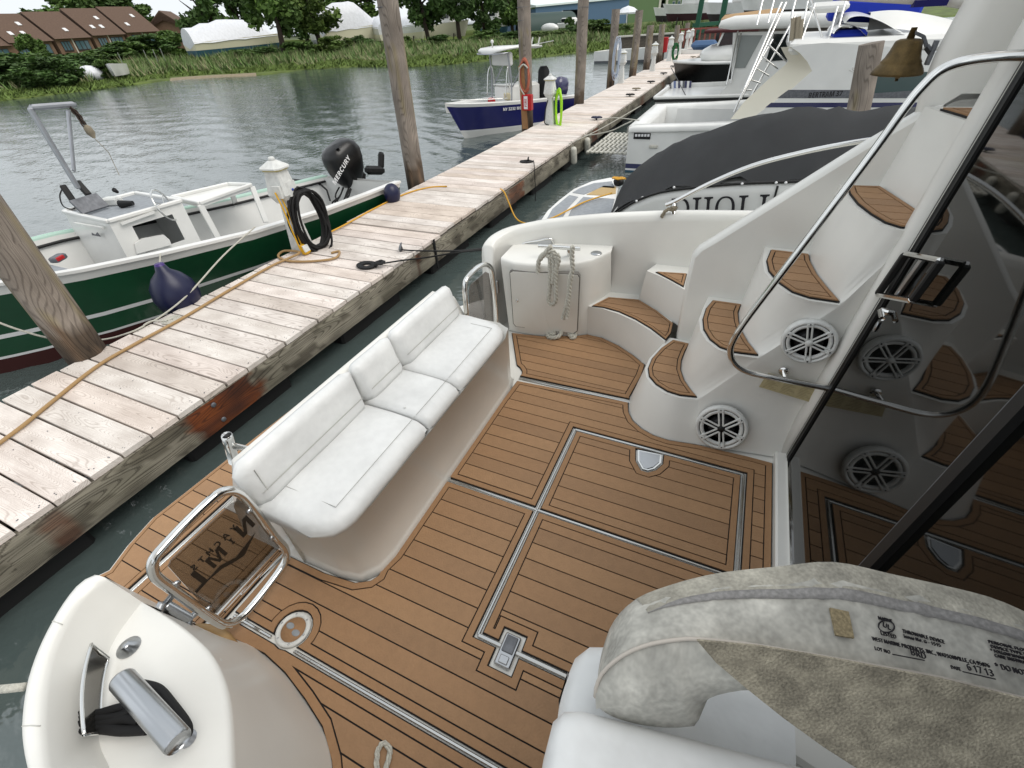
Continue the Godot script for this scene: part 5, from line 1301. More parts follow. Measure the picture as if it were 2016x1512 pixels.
func build_skiff():
	var t := thing("work_skiff", "dark green open skiff with white gunwales and an outboard motor moored at the dock", "skiff", V(-6.6, WATER, -4))
	# z, near x, far x, sheer y
	var st := [[-6.75, -5.30, -7.06, -0.29], [-6.0, -5.35, -7.3, -0.275], [-5.0, -5.44, -7.58, -0.25], [-3.9, -5.62, -7.95, -0.195], [-2.85, -5.92, -8.2, -0.11], [-2.2, -6.25, -8.2, -0.07], [-1.6, -6.68, -8.1, -0.03], [-1.0, -7.12, -7.95, 0.03], [-0.5, -7.48, -7.75, 0.09], [-0.25, -7.60, -7.66, 0.12]]
	var pt := func(s: Array, side: int, f: float) -> Vector3:   # f 1 = sheer, 0 = bottom
		var c: float = (s[1] + s[2]) * 0.5; var hb: float = (s[1] - s[2]) * 0.5
		var y: float = lerpf(-1.25, s[3], f)
		return V(c + side * hb * lerpf(0.66, 1.0, pow(f, 0.9)), y, s[0] + 0.25 * (1.0 - f) * smoothstep(-1.8, -0.25, s[0]) * -1.6)
	var S2 := []
	for i in st.size() - 1:
		for k in 3:
			var q := []
			for j in 4: q.append(lerpf(st[i][j], st[i + 1][j], k / 3.0))
			S2.append(q)
	S2.append(st[-1])
	for b in [[0.0, 0.30, M.bottomred, "bottom"], [0.30, 0.325, M.printw, "boot_stripe"], [0.325, 0.50, M.green, "topside"], [0.50, 0.54, M.printw, "stripe"], [0.54, 0.90, M.green, "topside"], [0.90, 1.0, M.white, "sheer_plank"]]:
		nw(true)
		for side in [1, -1]:
			var g := []
			for s in S2: g.append([pt.call(s, side, b[0]), pt.call(s, side, lerpf(b[0], b[1], 0.5)), pt.call(s, side, b[1])])
			sheet(g)
		sm(false); quad(pt.call(S2[0], 1, b[0]), pt.call(S2[0], 1, b[1]), pt.call(S2[0], -1, b[1]), pt.call(S2[0], -1, b[0]))
		part(b[3], b[2], t)
	# gunwale rails: two ridges each side
	for side in [1, -1]:
		for k in 3:
			nw(false); var g := []
			for s in S2:
				var p: Vector3 = pt.call(s, side, 1.0); var w: float = -side * (0.045 * k)
				g.append([p + V(w + side * 0.02, -0.02, 0), p + V(w + side * 0.02, 0.012 - 0.003 * k, 0), p + V(w - side * 0.018, 0.016 - 0.003 * k, 0), p + V(w - side * 0.022, -0.02, 0)])
			sheet(g); part("gunwale_rail", M.white if side == 1 else M.paleseafoam, t)
		nw(true); var gi := []
		for s in S2:
			var p: Vector3 = pt.call(s, side, 1.0); var q: Vector3 = pt.call(s, side, 0.35)
			gi.append([p + V(-side * 0.13, -0.01, 0), p + V(-side * 0.14, -0.06, 0), q + V(-side * 0.16, 0, 0)])
		sheet(gi); part("inner_side", M.white, t)
		nw(true); var bl := []
		for s in S2: bl.append(pt.call(s, side, 0.93) + V(-side * 0.155, 0, 0))
		tube(bl, 0.02, 6); part("inner_rub_strip", M.black, t)
	nw(false); var fl := []
	for s in S2: fl.append([pt.call(s, 1, 0.42) + V(-0.05, 0, 0), pt.call(s, -1, 0.42) + V(0.05, 0, 0)])
	sheet(fl); part("inner_floor", M.greydeck, t)
	nw(false); quad(pt.call(S2[0], 1, 1.0) + V(-0.1, 0, 0.12), pt.call(S2[0], -1, 1.0) + V(0.1, 0, 0.12), pt.call(S2[0], -1, 0.4) + V(0.1, 0, 0.12), pt.call(S2[0], 1, 0.4) + V(-0.1, 0, 0.12)); part("transom_board", M.white, t)
	nw(true); var arc := []
	for i in 9: arc.append(P(lerpf(560, 648, i / 8.0), 352 + 3 * sin(i * 0.4), -0.32).lerp(P(650, 395, -0.6), pow(i / 8.0, 5.0)))
	tube(arc, 0.016, 6); part("bulkhead_gasket", M.black, t)
	nw(true); lathe([Vector2(0.05, 0), Vector2(0.04, 0.03), Vector2(0.0, 0.03)], 12, Transform3D(Basis(V(1, 0, 0), V(0, 0, 1), V(0, -1, 0)), P(627, 396, -0.55))); part("drain_port", M.black, t)
	# foredeck with red light
	nw(false); var fd := []
	for s in S2:
		if s[0] > -2.35: fd.append([pt.call(s, 1, 0.985) + V(-0.11, 0, 0), pt.call(s, -1, 0.985) + V(0.11, 0, 0)])
	sheet(fd); part("foredeck", M.greydeck, t)
	var rl := P(118, 513, -0.06)
	nw(false); box(rl + V(0, 0.03, 0), V(0.10, 0.06, 0.16), Basis(Vector3.UP, 0.5), 0.012); part("light_housing", M.galv, t)
	nw(false); box(rl + V(0.045, 0.035, 0.0), V(0.03, 0.045, 0.11), Basis(Vector3.UP, 0.5), 0.008); part("red_lens", M.red, t)
	# console with dark cuddy opening
	var A := P(215, 440, 0.1); var Bl := P(128, 420, 0.1); var Cr := P(358, 399, 0.1)
	var D := Bl + Cr - A; var dn := V(0, -0.72, 0)
	var A1 := A + dn + V(0.02, 0, 0.06); var B1 := Bl + dn + V(0, 0, 0.1); var D1 := D + dn; var C1 := Cr + dn
	nw(false); quad(A, Bl, B1, A1); quad(Bl, D, D1, B1); quad(D, Cr, C1, D1)
	# side towards the dock, with a real cuddy opening in it
	var fp := func(u: float, v: float) -> Vector3: return A.lerp(Cr, u).lerp(A1.lerp(C1, u), v)
	for e in [[0.0, 0.0, 1.0, 0.14], [0.0, 0.62, 1.0, 1.0], [0.0, 0.14, 0.24, 0.62], [0.80, 0.14, 1.0, 0.62]]: quad(fp.call(e[0], e[1]), fp.call(e[2], e[1]), fp.call(e[2], e[3]), fp.call(e[0], e[3]))
	var cs := part("console", M.white, t)
	nw(false); var up := V(0, 0.025, 0)
	for e in [[A, Bl], [A, Cr], [Cr, D], [Bl, D]]: bar(e[0] + up, e[1] + up, 0.05, 0.05, Vector3.UP, 0.012)
	part("console_rim", M.white, cs)
	nw(false); quad(A + V(0, 0.012, 0), Bl + V(0, 0.012, 0), D + V(0, 0.012, 0), Cr + V(0, 0.012, 0)); part("console_top", M.greydeck, cs)
	var nx := (Cr - A).cross(Vector3.UP).normalized()
	if nx.x < 0: nx = -nx
	var hd := []
	for q in [[266, 480], [280, 470], [322, 462], [334, 472], [338, 482], [270, 500]]: hd.append(PP(q[0], q[1], A + nx * 0.05, nx))
	nw(false); prism(hd, -nx * 0.03); part("cuddy_hatch", M.white, cs)
	nw(false); bar(PP(238, 441, A + nx * 0.03, nx), PP(305, 417, A + nx * 0.03, nx), 0.03, 0.03); part("drip_rail", M.white, cs)
	var nl := V(0, 0, 1)
	nw(false); bar(PZ(148, 440, A.z + 0.03), PZ(203, 449, A.z + 0.03), 0.025, 0.025); part("grab_strip", M.white, cs)
	nw(false); prism([PZ(181, 458, A.z + 0.05), PZ(188, 462, A.z + 0.05), PZ(192, 457, A.z + 0.05), PZ(199, 466, A.z + 0.05), PZ(182, 463, A.z + 0.05)], V(0, 0, 0.004)); part("emblem", M.galv, cs)
	# folding davit
	var cb := P(163, 388, 0.42); var T0 := PX(62, 212, cb.x + 0.02); var k0 := cb
	var pl := [P(150, 405, 0.16), P(196, 390, 0.16), P(214, 412, 0.14), P(168, 420, 0.14)]
	nw(false); bar(P(163, 388, 0.30), P(190, 414, 0.14), 0.34, 0.03, Vector3.UP, 0.006); var dv := part("davit_base", M.galv, t)
	nw(false); bar(P(123, 365, 0.42), P(146, 398, 0.22), 0.07, 0.07, Vector3.UP, 0.01); bar(P(152, 358, 0.42), P(176, 385, 0.26), 0.07, 0.07, Vector3.UP, 0.01); part("davit_bracket", M.black, dv)
	var x0 := P(155, 372, 0.42)
	var up1 := PX(58, 212, x0.x); var up2 := PX(150, 205, x0.x); var j1 := PX(134, 216, x0.x); var j2 := PX(146, 338, x0.x)
	nw(false); bar(x0, up1, 0.055, 0.05, V(0, 0, 1), 0.012); part("davit_mast", M.alu, dv)
	nw(false); bar(up1, up2, 0.06, 0.06, V(0, 1, 0), 0.02); part("davit_boom", M.alu, dv)
	nw(false); bar(j2, j1, 0.036, 0.036, V(0, 0, 1), 0.01); part("davit_strut", M.alu, dv)
	nw(true)
	var ch := [PX(140, 213, x0.x), PX(155, 228, x0.x), PX(166, 246, x0.x)]; var cc := resample(ch, 7)
	for i in 6:
		var m0: Vector3 = (cc[i] + cc[i + 1]) * 0.5; var dd: Vector3 = (cc[i + 1] - cc[i]).normalized(); var sd := dd.cross(V(1, 0, 0) if i % 2 else V(0, 0.5, 1)).normalized(); var rg := []
		for k in 10: rg.append(m0 + dd * cos(TAU * k / 10) * 0.042 + sd * sin(TAU * k / 10) * 0.024)
		tube(rg, 0.009, 5, true)
	part("chain", mat(Color(0.30, 0.25, 0.22), 0.6, 0.6), dv)
	nw(true); var b0 := PX(168, 246, x0.x); var b1 := PX(186, 272, x0.x); tube([b0, b0.lerp(b1, 0.2), b0.lerp(b1, 0.6), b1], [0.02, 0.045, 0.05, 0.015], 8); part("block", M.ropeold, dv)
	nw(true); tube([b1, PX(214, 300, x0.x), PX(235, 345, x0.x)], 0.004, 4); part("davit_line", M.ropeold, dv)
	nw(true); tube(crv([P(125, 368, 0.38), P(118, 385, 0.3), P(124, 405, 0.2), P(140, 412, 0.14), P(150, 408, 0.14)], 5), 0.008, 6); part("cable", M.rubber, dv)
	# winch gear and wheel
	nw(false); box(P(222, 396, 0.16), V(0.22, 0.10, 0.14), Basis(Vector3.UP, 0.4), 0.02); part("instrument_box", M.plastic, cs)
	nw(true); tube([P(236, 402, 0.16), P(262, 400, 0.16)], [0.05, 0.03], 10); tube([P(225, 374, 0.32), P(231, 378, 0.28)], [0.03, 0.02], 8); part("throttle", M.black, cs)
	var wc := P(323, 404, 0.12); var wr := []; var wn := V(0.75, 0.25, -0.6).normalized(); var wx := wn.cross(Vector3.UP).normalized(); var wy := wx.cross(wn)
	for i in 24: wr.append(wc + (wx * cos(TAU * i / 24) + wy * sin(TAU * i / 24)) * 0.20)
	nw(true); tube(wr, 0.012, 6, true); var sw := part("steering_wheel", M.chrome, t)
	for i in 3:
		nw(true); tube([wc, wc + (wx * cos(TAU * i / 3 + 0.5) + wy * sin(TAU * i / 3 + 0.5)) * 0.2], 0.008, 5); part("wheel_spoke", M.chrome, sw)
	nw(true); lathe([Vector2(0.10, 0), Vector2(0.12, 0.22), Vector2(0.0, 0.22)], 14, Transform3D(Basis.IDENTITY, P(356, 468, -0.55))); part("bucket", M.plastic, t)
	# bench frame
	var q := [P(394, 403, 0.0), P(340, 391, 0.0), P(451, 364.5, 0.0), P(496, 366.5, 0.0)]
	nw(false); prism(q, V(0, -0.04, 0)); var bn := part("bench", M.white, t)
	for e in [[0, 1], [1, 2], [2, 3], [3, 0]]:
		nw(false); bar(q[e[0]] + V(0, 0.02, 0), q[e[1]] + V(0, 0.02, 0), 0.05, 0.05, Vector3.UP, 0.01); part("bench_rail", M.white, bn)
	for e in [[q[0], P(430, 470, -0.5)], [q[3], P(524, 438, -0.5)], [q[1], P(356, 440, -0.5)], [q[2], P(470, 420, -0.5)]]:
		nw(false); bar(e[0], e[1], 0.09, 0.03, V(1, 0, 0), 0.006); part("bench_leg", M.white, bn)
	# outboard: tilted cowl, bracket and lower unit
	var mo := V(-6.42, -0.12, -6.72)
	var ax := V(0.05, 0.82, 0.30).normalized(); var ay := V(1, 0, 0.1).normalized(); var az := ax.cross(ay).normalized()
	nw(true); var rings := []
	for e in [[-0.30, 0.18, 0.22, 0.0], [-0.26, 0.26, 0.32, 0.0], [-0.12, 0.36, 0.50, 0.02], [0.05, 0.42, 0.60, 0.03], [0.18, 0.43, 0.63, 0.03], [0.28, 0.40, 0.58, 0.02], [0.35, 0.32, 0.46, 0.0], [0.385, 0.18, 0.26, -0.02], [0.39, 0.02, 0.02, -0.02]]: rings.append(rounded(mo + ax * e[0] * 1.15 + az * e[3], ay, az, e[1] * 1.12, e[2] * 1.15, minf(e[1], e[2]) * 0.45, 4))
	loft(rings); var om := part("outboard_motor", mat(Color(0.030, 0.030, 0.034), 0.35), t)
	var fcv := (ay * 0.75 + V(0, 0.25, 0.55)).normalized()
	var l0 := P(660, 361, 0.0); var pm := mo + ay * 0.262
	text_fit("MERCURY", PP(657, 362, pm, ay), PP(687, 309, pm, ay), PP(660, 335, pm, ay) - PP(676, 342, pm, ay), 0.085, M.printw, om, "Droid Sans", 700)
	nw(false); box(PP(672, 296, pm, ay) + V(-0.05, 0.04, 0), V(0.10, 0.004, 0.06), Basis(V(0, 0, 1), 0.3)); part("power_badge", M.galv, om)
	nw(false); box(PP(722, 345, pm, ay) + V(-0.25, -0.02, 0), V(0.16, 0.22, 0.40), Basis(V(1, 0, 0), -0.5), 0.04); box(mo + V(0, -0.32, -0.1), V(0.24, 0.30, 0.34), Basis.IDENTITY, 0.05); part("midsection", M.black, om)
	nw(false); box(mo + V(0.0, -0.22, -0.75), V(0.16, 0.16, 0.50), Basis(V(1, 0, 0), -0.25), 0.05); box(mo + V(0, -0.10, -1.0), V(0.10, 0.30, 0.14), Basis(V(1, 0, 0), -0.4), 0.04); part("lower_unit", M.black, om)
	rng.seed = 8
	for i in 7:
		nw(true); var s0 := mo + V(rng.randf_range(-0.2, 0.2), -0.30, rng.randf_range(0.1, 0.2)); tube(crv([s0, s0 + V(0.1, -0.08, 0.25), s0 + V(rng.randf_range(-0.1, 0.3), -0.2, 0.3), s0 + V(0.1, -0.32, 0.1)], 4), 0.014, 6); part("cable", M.rubber, om)
	# round navy fenders
	var f0 := PX(343, 572, -5.45)
	var ff := thing("buoy_fender", "round dark blue buoy fender hanging on the green hull", "fender", f0, "navy buoy fenders on the skiff")
	nw(true); lathe([Vector2(0.0, -0.29), Vector2(0.13, -0.26), Vector2(0.21, -0.17), Vector2(0.235, -0.05), Vector2(0.215, 0.07), Vector2(0.15, 0.17), Vector2(0.07, 0.24), Vector2(0.05, 0.30), Vector2(0.0, 0.31)], 20, Transform3D(Basis.IDENTITY, f0)); part("body", M.fender, ff)
	nw(true); lathe([Vector2(0.052, 0.20), Vector2(0.057, 0.26), Vector2(0.045, 0.32), Vector2(0, 0.32)], 12, Transform3D(Basis.IDENTITY, f0)); part("eye", mat(Color(0.22, 0.12, 0.42), 0.4), ff)
	nw(true); tube([f0 + V(0, 0.30, 0), PX(316, 500, -5.8)], 0.008, 5); part("lanyard", M.rope, ff)
	var f1 := PX(772, 382, -5.18)
	var fg := thing("buoy_fender", "small dark blue fender at the stern corner of the green skiff", "fender", f1, "navy buoy fenders on the skiff")
	nw(true); ball(f1, V(0.13, 0.17, 0.15), 14, 9); part("body", M.fender, fg)

func build_blue_boat():
	var hd := V(-0.37, 0, 0.93).normalized(); var bow := V(-8.35, WATER, -13.45)
	var L := 4.9; var c := bow - hd * (L * 0.5)
	var t := thing("console_boat", "royal blue centre console boat with a white T-top", "boat", c, "", atan2(hd.x, hd.z))
	localmode = true
	var yb := 1.02; var ys := 0.72
	hull_bands(t, [[0.0, 0.35, M.white, "bottom"], [0.35, 0.38, M.printw, "boot_stripe"], [0.38, 0.93, M.blue, "topside"], [0.93, 1.0, M.white, "gunwale"]], L, 2.15, yb, ys, -0.25, 0.75)
	# deck rim and inner floor
	nw(true)
	for side in [-1.0, 1.0]:
		var g := []
		for i in 19:
			var p := hpt(i / 18.0, 1.0, side, L, 2.15, yb, ys, -0.25, 0.75); var w := minf(0.20, absf(p.x)); g.append([p, p + V(-side * 0.02, 0.02, 0), p + V(-side * w, 0.02, 0), p + V(-side * w, -0.25, -0.02)])
		sheet(g)
	part("deck_rim", M.white, t)
	nw(false); var fl := []
	for i in 19: var p := hpt(i / 18.0, 0.5, 1.0, L, 2.15, yb, ys, -0.25, 0.75); fl.append([p, V(-p.x, p.y, p.z)])
	sheet(fl); part("inner_floor", M.white, t)
	nw(true); var rl := []
	for i in 8: rl.append(hpt(0.04 + i * 0.05, 1.0, 1.0, L, 2.15, yb, ys, -0.25, 0.75) + V(-0.08, 0.10, 0))
	tube(rl, 0.012, 6); part("bow_rail", M.chrome, t)
	# console, seat, T-top
	nw(false); box(V(0, 0.75, -0.25), V(0.72, 0.95, 0.75), Basis.IDENTITY, 0.05); var co := part("console", M.white, t)
	nw(false); box(V(0, 1.24, 0.06), V(0.74, 0.03, 0.18), Basis.IDENTITY, 0.01); part("console_shelf", M.white, co)
	nw(false); box(V(0, 0.55, 0.40), V(0.70, 0.45, 0.5), Basis.IDENTITY, 0.06); part("console_seat", M.vinyl, co)
	nw(false); box(V(0.3, 0.95, 0.16), V(0.26, 0.20, 0.10), Basis.IDENTITY, 0.03); part("seat_pad", mat(Color(0.78, 0.74, 0.62), 0.7), co)
	nw(false); box(V(0.12, 0.86, 0.68), V(0.28, 0.20, 0.12), Basis.IDENTITY, 0.03); part("red_jug", M.red, co)
	nw(false); box(V(0, 0.85, -1.05), V(0.9, 0.75, 0.45), Basis.IDENTITY, 0.08); part("leaning_post", M.white, t)
	for sx in [-1, 1]:
		for q in [[0.42, 0.10, 0.15, 2.05], [0.42, -0.75, -0.75, 2.05]]:
			nw(true); tube(crv([V(sx * 0.47, 0.45, q[0] - 0.35 + q[1]), V(sx * 0.46, 1.3, q[1] * 0.9), V(sx * 0.42, q[3], q[2])], 5), 0.024, 8); part("top_leg", M.alu, t)
		nw(true); tube([V(sx * 0.46, 1.2, 0.05), V(sx * 0.43, 2.0, -0.7)], 0.018, 6); part("top_brace", M.alu, t)
		nw(true); tube(crv([V(sx * 0.44, 0.95, 0.36), V(sx * 0.44, 1.55, 0.26), V(sx * 0.40, 1.75, 0.15), V(sx * 0.36, 1.5, 0.1), V(sx * 0.36, 1.2, 0.1)], 5), 0.016, 6); part("grab_rail", M.chrome, t)
	nw(true); var rings := []
	for q in [[0.62, 0.3, 2.10], [0.60, 0.9, 2.15], [0.35, 1.25, 2.19], [-0.2, 1.32, 2.21], [-0.9, 1.28, 2.19], [-1.25, 1.1, 2.16], [-1.30, 0.5, 2.13]]:
		rings.append(rounded(V(0, q[2], q[0]), V(1, 0, 0), V(0, 1, 0), q[1], 0.055, 0.025, 2))
	loft(rings); var tt := part("t_top", M.white, t)
	nw(true); tube(crv([V(-0.6, 2.10, 0.3), V(-0.45, 2.08, 0.62), V(0.45, 2.08, 0.62), V(0.6, 2.10, 0.3)], 4), 0.018, 6); part("spreader_bar", M.alu, tt)
	nw(false); box(V(0, 1.92, 0.02), V(0.85, 0.34, 0.16), Basis.IDENTITY, 0.03); part("electronics_box", M.white, tt)
	nw(true); tube([V(-0.1, 2.2, 0.3), V(-0.1, 2.33, 0.3)], 0.02, 6); ball(V(-0.1, 2.37, 0.3), V(0.05, 0.05, 0.05)); part("anchor_light", M.white, tt)
	for q in [[-0.4, -1.2], [0.0, -1.3], [0.4, -1.2]]:
		nw(true); tube([V(q[0], 2.15, q[1]), V(q[0], 2.38, q[1] - 0.10)], 0.025, 8); part("rocket_launcher", M.white, tt)
	nw(true); tube([V(0.35, 2.2, -0.9), V(0.45, 2.26, -1.9)], 0.012, 6); tube([V(-0.35, 2.2, -0.9), V(-0.45, 2.24, -1.8)], 0.012, 6); part("outrigger", M.plastic, tt)
	# covered helm seat and outboard
	nw(true); var hr := []
	for q in [[0.62, 0.34, 0.30], [0.9, 0.36, 0.32], [1.25, 0.34, 0.30], [1.5, 0.30, 0.30], [1.62, 0.2, 0.2]]: hr.append(rounded(V(0.42, q[0], -1.45), V(1, 0, 0), V(0, 0, 1), q[1], q[2], 0.07, 3))
	loft(hr); part("covered_seat", M.canvas, t)
	nw(true); var mr := []
	for q in [[0.15, 0.25, 0.35, 0.0], [0.55, 0.30, 0.45, 0.0], [0.75, 0.42, 0.62, 0.0], [1.0, 0.44, 0.66, -0.02], [1.15, 0.36, 0.5, -0.03], [1.2, 0.1, 0.1, -0.03]]: mr.append(rounded(V(0, q[0], -L * 0.5 - 0.30 + q[3]), V(1, 0, 0), V(0, 0, 1), q[1], q[2], minf(q[1], q[2]) * 0.4, 3))
	loft(mr); part("outboard_motor", M.navy, t)
	var n0 := hpt(0.50, 0.83, 1.0, L, 2.15, yb, ys, -0.25, 0.75); var n1 := hpt(0.34, 0.83, 1.0, L, 2.15, yb, ys, -0.25, 0.75)
	text_fit("NY 3232 MG 5", n1 + V(0.02, 0, 0), n0 + V(0.015, 0, 0), Vector3.UP, 0.085, M.printw, t, "Droid Sans", 700)
	localmode = false

func build_covered_boat():
	var z := -5.5
	var t := thing("covered_cruiser", "white cruiser under a black cockpit cover with a grey swim platform", "boat", V(0.5, WATER, -6.9))
	# hull: near side from the sheer down to the water
	var sh := []
	for q in [[1198, 432], [1212, 420], [1250, 396], [1290, 381], [1330, 373], [1440, 362], [1560, 357], [1700, 350], [1900, 345]]: sh.append(PZ(q[0], q[1], z))
	sh.append(V(6.0, 0.75, -6.2)); sh.append(V(7.5, 0.85, -6.9))
	var far := []
	for p in sh: far.append(V(p.x, p.y, -13.8 - p.z))
	var g := []
	for i in sh.size():
		var p: Vector3 = sh[i]; var f: Vector3 = far[i]
		g.append([V(p.x + 0.1, -1.3, p.z - 0.5), V(p.x + 0.03, -0.6, p.z - 0.08), p + V(0, -0.10, 0.015), p + V(0, -0.02, 0.0), p + V(0, 0.0, -0.04), p + V(0, 0.02, -0.30), f + V(0, 0.02, 0.3), f, V(f.x + 0.03, -0.6, f.z + 0.08), V(f.x + 0.1, -1.3, f.z + 0.5)])
	nw(true); sheet(g); sm(false); var a: Array = g[0]; for i in range(1, 9): tri(a[0], a[i], a[i + 1])
	part("hull", M.white, t)
	nw(false); var vs := PZ(1532, 378, z + 0.02); bar(PZ(1531, 366, z + 0.01), PZ(1524, 392, z + 0.03), 0.02, 0.01, V(0, 0, 1)); part("hull_vent", M.black, t)
	text_fit("DIJOLI", PZ(1322, 417, z + 0.035), PZ(1512, 411, z + 0.05), V(0.02, 1, 0.03), 0.27, M.print, t, "Droid Serif", 400)
	# cover
	var rd := []
	for q in [[1208, 408], [1222, 372], [1250, 332], [1300, 301], [1380, 263], [1450, 242], [1545, 213], [1650, 216], [1760, 210], [1900, 215]]: rd.append(PZ(q[0], q[1], -6.9))
	var nr := resample(crv(sh.slice(0, 9), 3), 30); var md := resample(crv(rd, 3), 30); var grid := []
	for k in 9:
		var row := []
		for i in 30:
			var p: Vector3
			var s := k / 4.0
			if k <= 4: p = (nr[i] + V(0, 0.015, 0.0)).lerp(md[i], s); p.y += 0.03 * sin(PI * s) * (0.3 + 0.7 * smoothstep(0, 8, i))
			else:
				var f := V(nr[i].x, nr[i].y, -13.8 - nr[i].z); p = md[i].lerp(f, s - 1.0); p.y += 0.03 * sin(PI * (s - 1.0))
			p += V(0, 0.05 * nz.get_noise_2d(i * 9.0, k * 16.0) + 0.024 * sin(i * 1.1 - k * 1.7) * (1.0 if i < 18 else 0.35), 0.012 * nz.get_noise_2d(i * 17.0, k * 9.0 + 50.0))
			row.append(p)
		grid.append(row)
	nw(true); sheet(grid); var cv := part("cockpit_cover", M.canvas, t)
	nw(true); var hm := []
	for i in 30: hm.append(nr[i] + V(0, 0.0, 0.012))
	tube(hm, 0.014, 6); part("cover_hem", M.black, cv)
	for q in [[1216, 424], [1253, 396], [1327, 369], [1461, 362], [1528, 360], [1547, 360]]:
		nw(true); ball(PZ(q[0], q[1], z + 0.035), V(0.014, 0.014, 0.01), 8, 5); part("snap", M.printw, cv)
	# swim platform with grey pads
	var yp := -0.70
	var pl := xz(trace([1198, 452, 1062, 448, 1064, 436, 1078, 415, 1100, 395, 1130, 372, 1165, 357, 1200, 350, 1222, 350], yp)); 
	nw(false); slab(pl, yp - 0.10, yp, true); var pf := part("swim_platform", M.white, t)
	for q in [[[1070, 440, 1086, 412, 1120, 384, 1140, 388, 1118, 412, 1104, 440], M.greydeck], [[1110, 441, 1124, 412, 1147, 388, 1212, 392, 1205, 418, 1196, 441], M.greydeck], [[1125, 380, 1140, 371, 1168, 361, 1206, 357, 1212, 372, 1185, 370, 1150, 384], M.greydeck], [[1152, 384, 1188, 366, 1214, 368, 1214, 382, 1190, 386], mat(Color(0.70, 0.60, 0.42), 0.8)]]:
		nw(false); slab(shrink(xz(trace(q[0], yp)), 0.015), yp, yp + 0.008); part("deck_pad", q[1], pf)
	pass
	var rp := thing("yellow_line_heap", "yellow line heaped on a black bag at the covered cruiser's platform", "rope coil", P(1218, 353, yp))
	nw(true); ball(P(1218, 358, yp + 0.06), V(0.10, 0.08, 0.09)); part("bag", M.black, rp)
	nw(true); tube(coil(P(1218, 351, yp + 0.16), 0.04, 0.13, 3.0, 0.05, 0.5), 0.014, 5); part("line", M.yellow, rp)
	# our own side rail above the far bulwark, with a rag of rope
	var Y: Node3D = get_node("motor_yacht")
	var r := [PZ(1310, 404, -3.0), PZ(1330, 396, -3.0), PZ(1400, 360, -3.0), PZ(1480, 327, -3.0), PZ(1560, 305, -3.0), PZ(1640, 288, -3.0), PZ(1720, 275, -3.0), PZ(1800, 268, -3.0)]
	nw(true); tube(crv(r, 4), 0.013, 10); var sr := part("side_rail", M.chrome, Y)
	nw(true); tube([PZ(1327, 398, -3.0), PZ(1325, 420, -3.0)], 0.013, 8); part("rail_post", M.chrome, sr)
	var rg := thing("rail_tie", "frayed grey rope knot on the end of the yacht's side rail", "rope", PZ(1318, 412, -3.0))
	twist([PZ(1332, 410, -3.0), PZ(1322, 408, -2.98), PZ(1328, 414, -2.98), PZ(1316, 412, -2.98), PZ(1308, 418, -2.97), PZ(1302, 428, -2.97)], 0.010, M.ropeold, rg, "knot")

